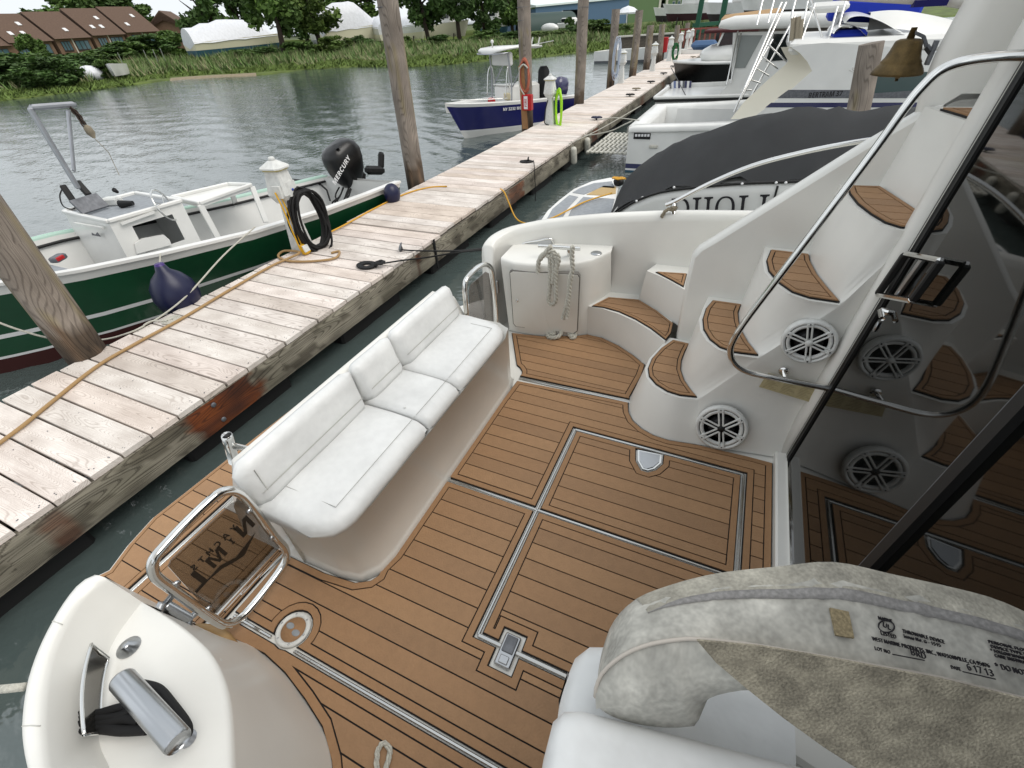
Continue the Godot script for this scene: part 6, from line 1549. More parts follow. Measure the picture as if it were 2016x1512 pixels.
func build_sportfisher():
	var z := -11.2; var zf := -14.3
	var t := thing("striped_cruiser", "white sport cruiser with grey and navy side stripes lettered on its house side", "boat", V(2.5, WATER, -12.7))
	var xs := [-2.32, -2.25, -1.0, 0.0, 1.2, 3.0, 6.0, 9.0]; var ysr := [-0.15, -0.14, -0.09, -0.03, 0.06, 0.2, 0.45, 0.7]
	var bands := [[-1.3, -1.02, M.bottomblue, "bottom"], [-1.02, -0.98, M.printw, "boot_stripe"], [-0.98, -0.88, M.navy, "boot_stripe"], [-0.88, 99, M.white, "hull"]]
	for b in bands:
		nw(false)
		for zz in [z, zf]:
			var g := []
			for i in xs.size(): g.append([V(xs[i], b[0], zz), V(xs[i], minf(b[1], ysr[i]), zz)])
			sheet(g)
		quad(V(-2.32, b[0], z), V(-2.32, minf(b[1], -0.15), z), V(-2.32, minf(b[1], -0.15), zf), V(-2.32, b[0], zf)); part(b[3], b[2], t)
	# coaming with a rolled edge round the cockpit, inner walls and floor
	for zz in [z, zf]:
		nw(true); var g := []; var s := -1.0 if zz == z else 1.0
		for i in xs.size(): g.append([V(xs[i], ysr[i] - 0.10, zz - s * 0.04), V(xs[i], ysr[i] - 0.02, zz - s * 0.05), V(xs[i], ysr[i] + 0.01, zz - s * 0.01), V(xs[i], ysr[i] + 0.01, zz + s * 0.26), V(xs[i], ysr[i] - 0.05, zz + s * 0.30), V(xs[i], -0.78, zz + s * 0.32)])
		sheet(g); part("coaming", M.white, t)
	nw(true); sheet([[V(-2.36, -0.25, z), V(-2.37, -0.16, z), V(-2.32, -0.13, z), V(-2.02, -0.13, z - 0.1), V(-1.98, -0.2, z - 0.1), V(-1.98, -0.78, z - 0.1)], [V(-2.36, -0.25, zf), V(-2.37, -0.16, zf), V(-2.32, -0.13, zf), V(-2.02, -0.13, zf + 0.1), V(-1.98, -0.2, zf + 0.1), V(-1.98, -0.78, zf + 0.1)]]); part("transom_cap", M.white, t)
	nw(false); box(V(-0.5, -0.80, -12.75), V(3.2, 0.04, 2.7)); part("cockpit_floor", M.greydeck, t)
	nw(false); box(V(-0.9, -0.42, zf + 0.34), V(1.6, 0.5, 0.02), Basis.IDENTITY, 0.005); part("side_pocket", M.white, t)
	var nm := [PZ(1249, 263, z + 0.01), PZ(1279, 273, z + 0.01)]
	nw(false); box((nm[0] + nm[1]) * 0.5, V(0.36, 0.12, 0.012)); var np := part("name_board", M.black, t)
	for i in 5:
		nw(false); box(PZ(1252.5 + i * 6.0, 266.5, z + 0.02), V(0.048, 0.05, 0.006)); part("raised_letter", M.printw, np)
	nw(false); box(PZ(1286, 289, z + 0.02), V(0.18, 0.06, 0.03), Basis.IDENTITY, 0.01); part("exhaust_flap", M.fenderw, t)
	# slatted platform
	nw(false)
	for i in 6: box(V(-2.85 + 0.0, -0.72, z - 0.25 - i * 0.42), V(0.95, 0.03, 0.06))
	for k in 9: box(V(-3.28 + k * 0.11, -0.72, z - 1.3), V(0.055, 0.03, 2.3))
	part("swim_platform", M.fenderw, t)
	# house side and flying bridge side as one plate with thickness
	var sc := 2.4706
	var W := []
	for q in [[880, 228], [960, 215], [1060, 208], [1180, 214], [1290, 222], [1420, 232], [1640, 262], [1900, 300], [1900, 545], [1500, 545], [1000, 560], [690, 578], [760, 525], [890, 430], [985, 345], [962, 300], [925, 258]]: W.append(PZ(1200 + q[0] / sc, q[1] / sc, z + 0.003))
	nw(false); prism(W, V(0, 0, -0.06)); var hs := part("house_side", M.white, t)
	for q in [[[870, 437], [2000, 440], [2000, 478], [815, 478], M.galv], [[785, 500], [2000, 498], [2000, 522], [757, 523], M.navy]]:
		var pp := []
		for k in 4: pp.append(PZ(1200 + q[k][0] / sc, q[k][1] / sc, z + 0.006))
		nw(false); prism(pp, V(0, 0, -0.002)); part("side_stripe", q[4], hs)
	text_fit("BERTRAM 37", PZ(1592, 188, z + 0.010), PZ(1658, 184, z + 0.010), V(0.12, 1, 0), 0.085, M.print, hs, "Droid Sans", 700)
	nw(false)
	for q in [[[1160, 340], [1190, 355], [1188, 350]], [[1225, 340], [1192, 355], [1196, 350]], [[1180, 330], [1190, 348], [1205, 330]]]:
		var pp := []
		for k in q: pp.append(PZ(1200 + k[0] / sc, k[1] / sc, z + 0.012))
		prism(pp, V(0, 0, -0.004))
	part("emblem", M.chrome, hs)
	var wn := []
	for q in [[1290, 375], [1500, 350], [1700, 350], [1700, 430], [1480, 440], [1270, 455]]: wn.append(PZ(1200 + q[0] / sc, q[1] / sc, z + 0.008))
	nw(false); prism(wn, V(0, 0, -0.004)); part("side_window", M.wind, hs)
	# aft wing: inner face curving down from the bridge overhang, its shade painted in as beige
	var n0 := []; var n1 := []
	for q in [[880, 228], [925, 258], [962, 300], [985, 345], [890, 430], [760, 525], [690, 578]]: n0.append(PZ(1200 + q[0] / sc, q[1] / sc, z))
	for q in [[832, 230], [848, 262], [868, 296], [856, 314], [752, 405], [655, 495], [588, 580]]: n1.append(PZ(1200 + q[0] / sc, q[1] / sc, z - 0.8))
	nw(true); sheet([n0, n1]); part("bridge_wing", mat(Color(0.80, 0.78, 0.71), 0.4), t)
	# bridge deck, aft bulkhead, cabin door glass
	var fb := PZ(1540, 92, z - 0.8)
	nw(false); box(V(fb.x + 2.3, fb.y + 0.02, -12.75), V(4.4, 0.22, 3.0), Basis.IDENTITY, 0.06); part("bridge_deck", M.white, t)
	nw(false); box(V(0.95, 0.25, -12.75), V(0.10, 1.9, 2.9)); part("aft_bulkhead", M.white, t)
	nw(false); box(V(0.89, 0.45, -13.1), V(0.03, 0.9, 1.3), Basis.IDENTITY, 0.01); part("bulkhead_glass", M.smoke, t)
	# canopy frames and blue canvas on the bridge
	var ar := []
	for q in [[1145, 115], [1175, 85], [1240, 80], [1320, 105], [1400, 150], [1440, 170]]: ar.append(PZ(1200 + q[0] / sc, q[1] / sc, z - 0.3))
	nw(true); var ag := []
	for dz in [0.0, -0.35, -1.0, -2.0, -2.4]:
		var row := []
		for p in crv(ar, 4): row.append(p + V(0, 0.05 * sin(PI * -dz / 2.4), dz))
		ag.append(row)
	sheet(ag); part("bridge_top", M.white, t)
	var a2 := []
	for q in [[1090, 165], [1110, 140], [1150, 122], [1200, 130], [1250, 175], [1275, 190]]: a2.append(PZ(1200 + q[0] / sc, q[1] / sc, z - 0.2))
	nw(true); ag = []
	for dz in [0.0, -0.3, -1.5]:
		var row := []
		for p in crv(a2, 4): row.append(p + V(0, 0, dz))
		ag.append(row)
	sheet(ag); part("bridge_screen", M.white, t)
	nw(false); var bcv := PZ(1680, 30, z - 2.0); box(bcv + V(0.3, 0.05, 0), V(1.5, 0.35, 0.6), Basis(V(0, 0, 1), -0.08), 0.06); part("canvas_cover", M.bluecanvas, t)
	nw(false); box(PZ(1662, 73, z - 0.25) + V(0.1, 0.0, -0.6), V(0.5, 0.18, 1.0), Basis.IDENTITY, 0.05); part("canvas_cover", M.bluecanvas, t)
	nw(true); var rt := []
	for q in [[1260, 60], [1400, 50], [1560, 75], [1660, 100]]: rt.append(PZ(1200 + q[0] / sc, q[1] / sc, z - 1.6))
	ag = []
	for dz in [0.6, 0.3, -0.8, -1.6]:
		var row := []
		for p in crv(rt, 4): row.append(p + V(0, -0.25 if dz == 0.6 else 0.0, dz))
		ag.append(row)
	sheet(ag); part("hard_top", M.white, t)
	# tower ladder, outriggers and radar
	for q in [[860, 10, 640, 480, -0.9], [838, 10, 605, 545, -0.9], [905, 75, 660, 520, -1.4], [795, 190, 690, 370, -1.4]]:
		nw(true); tube([PZ(1200 + q[0] / sc, q[1] / sc, z + q[4]), PZ(1200 + q[2] / sc, q[3] / sc, z + q[4])], 0.022, 6); part("ladder_rail", M.chrome, t)
	for i in 5:
		var f := i / 4.0
		nw(true); tube([PZ(1200 + lerpf(770, 640, f) / sc, lerpf(215, 440, f) / sc, z - 0.9), PZ(1200 + lerpf(860, 690, f) / sc, lerpf(300, 440, f) / sc, z - 1.4)], 0.014, 5); part("ladder_rung", M.chrome, t)
	for q in [[965, 5, 920, 225], [1000, 20, 930, 200], [1150, 0, 1085, 235], [890, 60, 870, 205], [745, 0, 715, 120], [800, 0, 770, 110], [980, 0, 1035, 190], [905, 0, 880, 90], [1110, 30, 1060, 210]]:
		nw(true); tube([PZ(1200 + q[0] / sc, q[1] / sc, z - 0.5), PZ(1200 + q[2] / sc, q[3] / sc, z - 0.5)], 0.018, 6); part("bridge_stanchion", M.chrome, t)
	nw(false); bar(PZ(1668, 0, z - 1.2), PZ(1625, 85, z - 1.2), 0.10, 0.18, V(0, 0, 1), 0.03); part("radar_mast", M.alu, t)
	nw(false); box(PZ(1632, 14, z - 1.2), V(0.62, 0.16, 0.5), Basis.IDENTITY, 0.06); part("radar_dome", M.white, t)
	for q in [[1562, 35], [1572, 33], [1578, 38]]:
		nw(true); tube([PZ(q[0], q[1], z - 0.5), PZ(q[0] - 4, q[1] + 45, z - 0.5)], 0.045, 7); part("hung_rope", M.ropeold, t)

func build_other_boats():
	# hard-top fishing boat behind the cruiser
	var z := -16.2; var zf := -18.9; var sc := 2.4706
	var t := thing("hardtop_boat", "white hardtop boat with a striped towel hung over its cockpit side", "boat", V(2, WATER, -17.5))
	var c := func(x, y, zz) -> Vector3: return PZ(1200 + x / sc, y / sc, zz)
	var a: Vector3 = c.call(225, 482, z); var b: Vector3 = c.call(640, 470, z); var e: Vector3 = V(6, b.y + 0.25, z)
	nw(false); loft([[V(a.x, -1.3, z), a, V(a.x, a.y, zf), V(a.x, -1.3, zf)], [V(b.x, -1.3, z), b, V(b.x, b.y, zf), V(b.x, -1.3, zf)], [V(6, -1.3, z), e, V(6, e.y, zf), V(6, -1.3, zf)]]); part("hull", M.white, t)
	nw(false); bar(a + V(-0.04, 0.03, 0.05), b + V(0.2, 0.03, 0.05), 0.1, 0.10, Vector3.UP, 0.03); bar(a + V(-0.03, 0.03, 0), V(a.x - 0.03, a.y + 0.03, zf), 0.12, 0.10, Vector3.UP, 0.03); part("gunwale", M.white, t)
	nw(false); bar(a + V(-0.03, -0.04, 0.06), b + V(0.2, -0.04, 0.06), 0.05, 0.07); part("rub_rail", M.black, t)
	var w0: Vector3 = c.call(390, 405, zf + 0.2); var w1: Vector3 = c.call(560, 398, zf + 0.2)
	nw(false); prism([c.call(240, 470, zf + 0.2), c.call(275, 415, zf + 0.2), w0, w1, c.call(600, 380, zf + 0.2), c.call(640, 470, zf + 0.2)], V(0, 0, -0.1)); part("far_coaming", M.white, t)
	var tw := thing("striped_towel", "navy and white striped towel draped over the hardtop boat's coaming", "towel", c.call(335, 415, zf + 0.25))
	var cols := [M.navy, M.printw, M.galv, M.printw, mat(Color(0.45, 0.50, 0.65), 0.9), M.printw, M.navy, M.printw, M.galv, M.navy, M.printw, M.navy]
	for i in 12:
		var f := i / 12.0; var f2 := (i + 0.96) / 12.0
		nw(false); prism([c.call(lerpf(268, 400, f), lerpf(430, 395, minf(1, f * 3)), zf + 0.32), c.call(lerpf(268, 400, f2), lerpf(430, 395, minf(1, f2 * 3)), zf + 0.32), c.call(lerpf(270, 396, f2), lerpf(468, 432, minf(1, f2 * 2)), zf + 0.32), c.call(lerpf(270, 396, f), lerpf(468, 432, minf(1, f * 2)), zf + 0.32)], V(0, 0, -0.03)); part("stripe", cols[i], tw)
	# cabin, curtain, roof
	nw(false); prism([c.call(600, 160, z - 0.2), c.call(880, 150, z - 0.2), c.call(880, 330, z - 0.2), c.call(760, 480, z - 0.2), c.call(520, 470, z - 0.2), c.call(590, 400, z - 0.2)], V(0, 0, -0.05)); part("cabin_side", M.white, t)
	nw(false); prism([c.call(625, 172, z - 0.18), c.call(745, 172, z - 0.18), c.call(660, 330, z - 0.18), c.call(606, 332, z - 0.18)], V(0, 0, -0.02)); part("curtain_window", mat(Color(0.52, 0.54, 0.53), 0.2), t)
	nw(false); prism([c.call(800, 165, z - 0.18), c.call(900, 165, z - 0.18), c.call(880, 290, z - 0.18), c.call(760, 300, z - 0.18)], V(0, 0, -0.02)); part("side_window", M.smoke, t)
	nw(true); var rings := []
	for q in [[535, 128, 0.05], [542, 118, 0.16], [600, 112, 0.28], [760, 104, 0.30], [1050, 96, 0.30], [1400, 90, 0.30]]:
		var p: Vector3 = c.call(q[0], q[1], z - 0.1); rings.append(rounded(V(p.x, p.y, -17.6), V(0, 0, 1), Vector3.UP, 3.1, q[2], q[2] * 0.42, 3))
	loft(rings); part("hard_top", M.white, t)
	nw(false); box(c.call(690, 84, z - 1.0), V(1.5, 0.25, 0.8), Basis(V(0, 0, 1), 0.06), 0.08); part("canvas_roll", mat(Color(0.70, 0.58, 0.44), 0.9), t)
	for q in [[625, 150, 570, 410], [640, 160, 590, 400]]:
		nw(true); tube([c.call(q[0], q[1], z - 0.1), c.call(q[2], q[3], z - 0.1)], 0.022, 6); part("roof_post", M.chrome, t)
	nw(true); tube([c.call(300, 330, -20), c.call(370, 465, z - 0.3)], 0.014, 5); part("fishing_rod", M.black, t)
	# dark hulled bow
	var t2 := thing("dark_hulled_boat", "boat with a black hull and white deck pointing its bow at the dock", "boat", V(-1.5, WATER, -24.5))
	z = -23.5
	var bw: Vector3 = c.call(312, 304, z - 1.2); var mid: Vector3 = c.call(600, 308, z); 
	nw(true); var g := []
	for q in [[0.0, 0.02, 0.0], [0.15, 0.35, 0.0], [0.35, 0.65, 0.0], [0.6, 0.9, 0.0], [1.0, 1.0, 0.0], [2.2, 1.05, 0.0]]:
		var x: float = lerpf(bw.x, mid.x, q[0]); var hw: float = 1.45 * q[1]; var yt: float = lerpf(bw.y, mid.y, q[0]); var wl := hw * 0.75
		g.append([V(x + 0.55 * maxf(0, 1.0 - q[0]), -1.2, z - 1.2 + wl), V(x + 0.2 * maxf(0, 1 - q[0]), -0.6, z - 1.2 + lerpf(wl, hw, 0.6)), V(x, yt, z - 1.2 + hw), V(x, yt, z - 1.2 - hw), V(x + 0.55 * maxf(0, 1.0 - q[0]), -1.2, z - 1.2 - wl)])
	var hg := []; var dg := []
	for r in g: hg.append([r[0], r[1], r[2]]); dg.append([r[2] + V(0, 0.06, 0.03), r[3] + V(0, 0.06, -0.03)])
	sheet(hg); hg = []
	for r in g: hg.append([r[3], r[4]])
	sheet(hg); part("hull", mat(Color(0.055, 0.05, 0.05), 0.25), t2)
	nw(false); sheet(dg)
	var edge := []
	for r in g: edge.append(r[2] + V(0, 0.04, 0.02))
	sm(true); tube(edge, 0.06, 6); part("deck", M.white, t2)
	nw(true); ball(c.call(600, 262, z - 1.0), V(1.3, 0.45, 0.9), 14, 8); part("cabin_trunk", M.white, t2)
	nw(false); prism([c.call(560, 150, z - 0.4), c.call(640, 155, z - 0.4), c.call(630, 215, z - 0.4), c.call(525, 222, z - 0.4)], V(0.3, 0, -1.6)); part("windscreen", mat(Color(0.16, 0.10, 0.11), 0.15), t2)
	for q in [[560, 148, 525, 222], [640, 150, 628, 218]]:
		nw(false); bar(c.call(q[0], q[1], z - 0.38), c.call(q[2], q[3], z - 0.38), 0.07, 0.07); part("windscreen_post", M.white, t2)
	nw(false); box(c.call(600, 145, z - 1.2), V(2.0, 0.10, 2.0), Basis.IDENTITY, 0.03); part("soft_top", mat(Color(0.25, 0.05, 0.07), 0.8), t2)
	# white dinghy beyond the dock
	var t3 := thing("white_dinghy", "small white dinghy lying beyond the dock by the marsh", "dinghy", P(1245, 122, WATER), "", 1.3)
	localmode = true
	hull_bands(t3, [[0.0, 0.35, M.galv, "bottom"], [0.35, 1.0, M.white, "topside"]], 5.5, 1.9, 0.95, 0.7, -0.2, 0.5)
	nw(false); var fl := []
	for i in 12: var p := hpt(i / 11.0, 0.85, 1.0, 5.5, 1.9, 0.95, 0.7, -0.2, 0.5); fl.append([p, V(-p.x, p.y, p.z)])
	sheet(fl); part("deck", M.white, t3)
	nw(false); box(V(0, 0.95, -1.3), V(0.5, 0.7, 0.25), Basis.IDENTITY, 0.06); part("outboard_motor", M.printw, t3)
	localmode = false
	# small tender with clutter between the dark bow and the dock
	var t4 := thing("small_tender", "small white tender with blue canvas nosed up to the dock end", "boat", P(1368, 125, WATER), "", -1.4)
	localmode = true
	hull_bands(t4, [[0.0, 0.4, M.galv, "bottom"], [0.4, 1.0, M.white, "topside"]], 4.5, 1.8, 0.85, 0.7, -0.2, 0.5)
	nw(false); box(V(0, 0.95, -0.4), V(1.2, 0.5, 1.6), Basis.IDENTITY, 0.2); part("canvas_cover", mat(Color(0.25, 0.36, 0.5), 0.8), t4)
	localmode = false

var crowns := []      # shared foliage meshes
func leaf_mesh(sd: int, n: int, shape: int, leaf: float) -> ArrayMesh:
	# foliage in a unit-ish volume (radius 1, height 2, base at y 0), leaves gathered in clumps with gaps between
	var r := RandomNumberGenerator.new(); r.seed = sd
	var st := SurfaceTool.new(); st.begin(Mesh.PRIMITIVE_TRIANGLES)
	var clumps := []
	var nc: int = [34, 26, 46][shape]
	for i in nc:
		var a := r.randf() * TAU; var h := r.randf(); var rad: float
		if shape == 0: rad = sqrt(r.randf()) * sin(PI * clampf(0.12 + 0.86 * h, 0, 1)) * 0.95      # round crown
		elif shape == 1: rad = sqrt(r.randf()) * (1.0 - 0.75 * h) * 0.85                            # pointed shrub
		else: rad = sqrt(r.randf()) * (0.55 + 0.45 * sin(PI * h)) * 1.0                           # broad mass
		clumps.append([V(cos(a) * rad, 0.12 + h * 1.75, sin(a) * rad), r.randf_range(0.16, 0.34), r.randf_range(0.7, 1.15)])
	for i in n:
		var c: Array = clumps[r.randi() % clumps.size()]
		var d: Vector3 = V(r.randfn(), r.randfn() * 0.75, r.randfn()).normalized() * float(c[1]) * pow(r.randf(), 0.45)
		var p: Vector3 = c[0] + d
		if p.y < 0.0: p.y = r.randf() * 0.1
		var x := V(r.randfn(), r.randfn() * 0.6, r.randfn()).normalized(); var y := x.cross(V(r.randfn(), r.randfn(), r.randfn())).normalized()
		var s := leaf * r.randf_range(0.6, 1.4); var tone: float = c[2] * r.randf_range(0.75, 1.2)
		var col := Color(0.085, 0.140, 0.036) * tone
		if r.randf() < 0.25: col = Color(0.120, 0.185, 0.050) * tone
		st.set_color(col)
		var nrm := y.cross(x)
		st.set_normal(nrm)
		for q in [p - x * s, p - y * s * 0.55, p + x * s, p - x * s, p + x * s, p + y * s * 0.55]: st.add_vertex(q)
	return st.commit()
func plant(called: String, label: String, cat: String, base: Vector3, h: float, w: float, shape: int, tint: Color, group: String, trunk := 0.0, k := 0):
	var t := thing(called, label, cat, base, group, k * 1.7)
	localmode = true
	var key := "leaf%02x%02x%02x" % [int(tint.r * 99), int(tint.g * 99), int(tint.b * 99)]
	if not M.has(key):
		M[key] = mat(tint, 0.75); M[key].vertex_color_use_as_albedo = true; M[key].backlight_enabled = true; M[key].backlight = Color(0.22, 0.30, 0.08)
	var y0 := trunk * h
	inst("crown", crowns[shape][k % 2], M[key], t, Transform3D(Basis.from_scale(V(w * 0.5, (h - y0) * 0.52, w * 0.5)), V(0, y0 * 0.85, 0)))
	if trunk > 0.0:
		nw(true); var lean := 0.04 * sin(k * 2.3)
		tube([V(0, -0.3, 0), V(lean * h, h * 0.3, 0), V(lean * h * 1.6, h * 0.6, 0.1), V(lean * h * 2, h * 0.85, 0.1)], [0.035 * h, 0.026 * h, 0.016 * h, 0.004 * h], 7)
		part("trunk", M.bark, t)
		for i in 4:
			var a := i * 1.7 + k; var y1 := h * (0.28 + 0.1 * i)
			nw(true); tube([V(lean * h, y1, 0), V(cos(a) * w * 0.18, y1 + h * 0.12, sin(a) * w * 0.18), V(cos(a) * w * 0.32, y1 + h * 0.2, sin(a) * w * 0.32)], [0.014 * h, 0.010 * h, 0.003 * h], 5); part("limb", M.bark, t)
	localmode = false
	return t
func G(u, v, d) -> Vector3:      # ground point under a pixel column at horizontal distance d
	var p := PD(u, v, d); return V(p.x, land_y(p.x, p.z), p.z)
var shore := []
func land_y(x: float, z: float) -> float:
	var best := 1e9
	for i in shore.size() - 1:
		var q := Geometry2D.get_closest_point_to_segment(Vector2(x, z), shore[i], shore[i + 1]); best = minf(best, q.distance_to(Vector2(x, z)))
	return -0.98 + 0.23 * smoothstep(0.0, 7.0, best) + 0.40 * smoothstep(7.0, 22.0, best) + 0.12 * nz.get_noise_2d(x * 0.5, z * 0.5) * smoothstep(3, 12, best)

func build_land():
	var pts := [Vector2(-45, 60), Vector2(-51, 20), Vector2(-52.8, -5)]
	for q in [[0, 200], [150, 182], [300, 163], [345, 157], [480, 149], [520, 148], [600, 138], [700, 132], [800, 133], [870, 129], [930, 123], [1000, 118], [1060, 114], [1130, 106], [1205, 100], [1260, 95], [1330, 80]]:
		var p := P(q[0], q[1], WATER); pts.append(Vector2(p.x, p.z))
	pts.append(Vector2(10, -95)); pts.append(Vector2(60, -120)); pts.append(Vector2(200, -150))
	shore = pts
	M.bark = mat(Color(0.24, 0.20, 0.17), 0.9); 
	M.land = mat(Color(0.42, 0.49, 0.22), 0.95, 0, blotch(401, 0.02, 0.6, 1.0), 0.08); M.sand = mat(Color(0.58, 0.53, 0.43), 0.95, 0, blotch(403, 0.03, 0.8, 1.0), 0.3)
	nw(true); var g := []
	for i in pts.size():
		var a: Vector2 = pts[maxi(i - 1, 0)]; var b: Vector2 = pts[mini(i + 1, pts.size() - 1)]; var t := (b - a).normalized(); var n := Vector2(t.y, -t.x)
		if n.dot(Vector2(-1, -1)) < 0: n = -n
		n = n.lerp(Vector2(-0.7, -0.7), 0.5).normalized()
		var row := []
		for q in [[-0.5, -1.5], [0.0, -1.06], [0.15, -0.96], [3.0, -0.90], [7.0, -0.76], [14.0, -0.56], [22.0, -0.36], [60.0, -0.35], [160.0, 0.0], [500.0, 0.6]]:
			var p: Vector2 = pts[i] + n * q[0]; row.append(V(p.x, q[1], p.y))
		g.append(row)
	sheet(g); struct("ground", M.land)
	# sandy strip at the water's edge
	nw(true); g = []
	for q in [[335, 159], [370, 156], [430, 152.5], [480, 150], [505, 148.5]]:
		var p := P(q[0], q[1], WATER); var n := V(-0.75, 0, -0.66); g.append([p + V(0, -0.1, 0) - n * 0.5, p + V(0, 0.06, 0), p + n * 0.5 + V(0, 0.12, 0), p + n * 1.1 + V(0, 0.16, 0)])
	sheet(g); struct("sand_strip", M.sand)
	# grass: low marsh sward, then tall reeds
	for pass_ in 2:
		var r := RandomNumberGenerator.new(); r.seed = 500 + pass_
		var st := SurfaceTool.new(); st.begin(Mesh.PRIMITIVE_TRIANGLES)
		for i in (14 if pass_ == 0 else 16):
			var a := r.randf() * TAU; var o := V(cos(a), 0, sin(a)) * r.randf() * 0.35; var dr := V(r.randfn(), 0, r.randfn()).normalized(); var hh: float = r.randf_range(0.7, 1.2); var lean := V(r.randfn(), 0, r.randfn()) * 0.22
			var c := Color(0.185, 0.260, 0.060) * r.randf_range(0.7, 1.2) if pass_ == 0 else (Color(0.135, 0.215, 0.060) if r.randf() < 0.75 else Color(0.27, 0.25, 0.14)) * r.randf_range(0.7, 1.2)
			st.set_color(c); st.set_normal(V(dr.z, 0.6, -dr.x).normalized())
			for q in [o - dr * 0.05, o + dr * 0.05, o + lean + V(0, hh, 0)]: st.add_vertex(q)
		var mesh := st.commit()
		var tr := []
		for i in shore.size() - 1:
			var a: Vector2 = shore[i]; var b: Vector2 = shore[i + 1]; var L := a.distance_to(b)
			if a.y > 30 or b.x > 30: continue
			var t := (b - a).normalized(); var n := Vector2(t.y, -t.x)
			if n.dot(Vector2(-1, -1)) < 0: n = -n
			for k in int(L * (38.0 if pass_ == 0 else 42.0)):
				var dd: float = r.randf_range(0.1, 9.0) if pass_ == 0 else 6.5 + 20.0 * pow(r.randf(), 1.3)
				var p: Vector2 = a.lerp(b, r.randf()) + (n if k % 2 else Vector2(-0.74, -0.67)) * dd
				if pass_ == 0 and dd < 2.2 and Vector2(p.x, p.y).distance_to(Vector2(P(420, 153, WATER).x, P(420, 153, WATER).z)) < 7.0: continue
				var hs: float = r.randf_range(0.22, 0.42) if pass_ == 0 else r.randf_range(0.55, 1.1) * (0.8 + 0.5 * nz.get_noise_2d(p.x * 1.5, p.y * 1.5)) * (1.35 if p.x < -40 else 0.9)
				var ws := 1.4 if pass_ == 0 else 1.5
				tr.append(Transform3D(Basis(Vector3.UP, r.randf() * TAU).scaled(V(ws, hs, ws)), V(p.x, land_y(p.x, p.y) - 0.05, p.y)))
		var mm := MultiMesh.new(); mm.transform_format = MultiMesh.TRANSFORM_3D; mm.mesh = mesh; mm.instance_count = tr.size()
		for i in tr.size(): mm.set_instance_transform(i, tr[i])
		var mi := MultiMeshInstance3D.new(); mi.multimesh = mm; mi.name = ["marsh_grass", "reeds"][pass_]; add_child(mi)
		var gm := mat(Color(0.95, 0.98, 0.95), 0.85); gm.vertex_color_use_as_albedo = true; mi.material_override = gm
		mi.set_meta("kind", "stuff"); tag(mi, ["bright low marsh grass along the far water's edge", "tall green and straw coloured reeds behind the marsh grass"][pass_], ["grass", "reeds"][pass_])

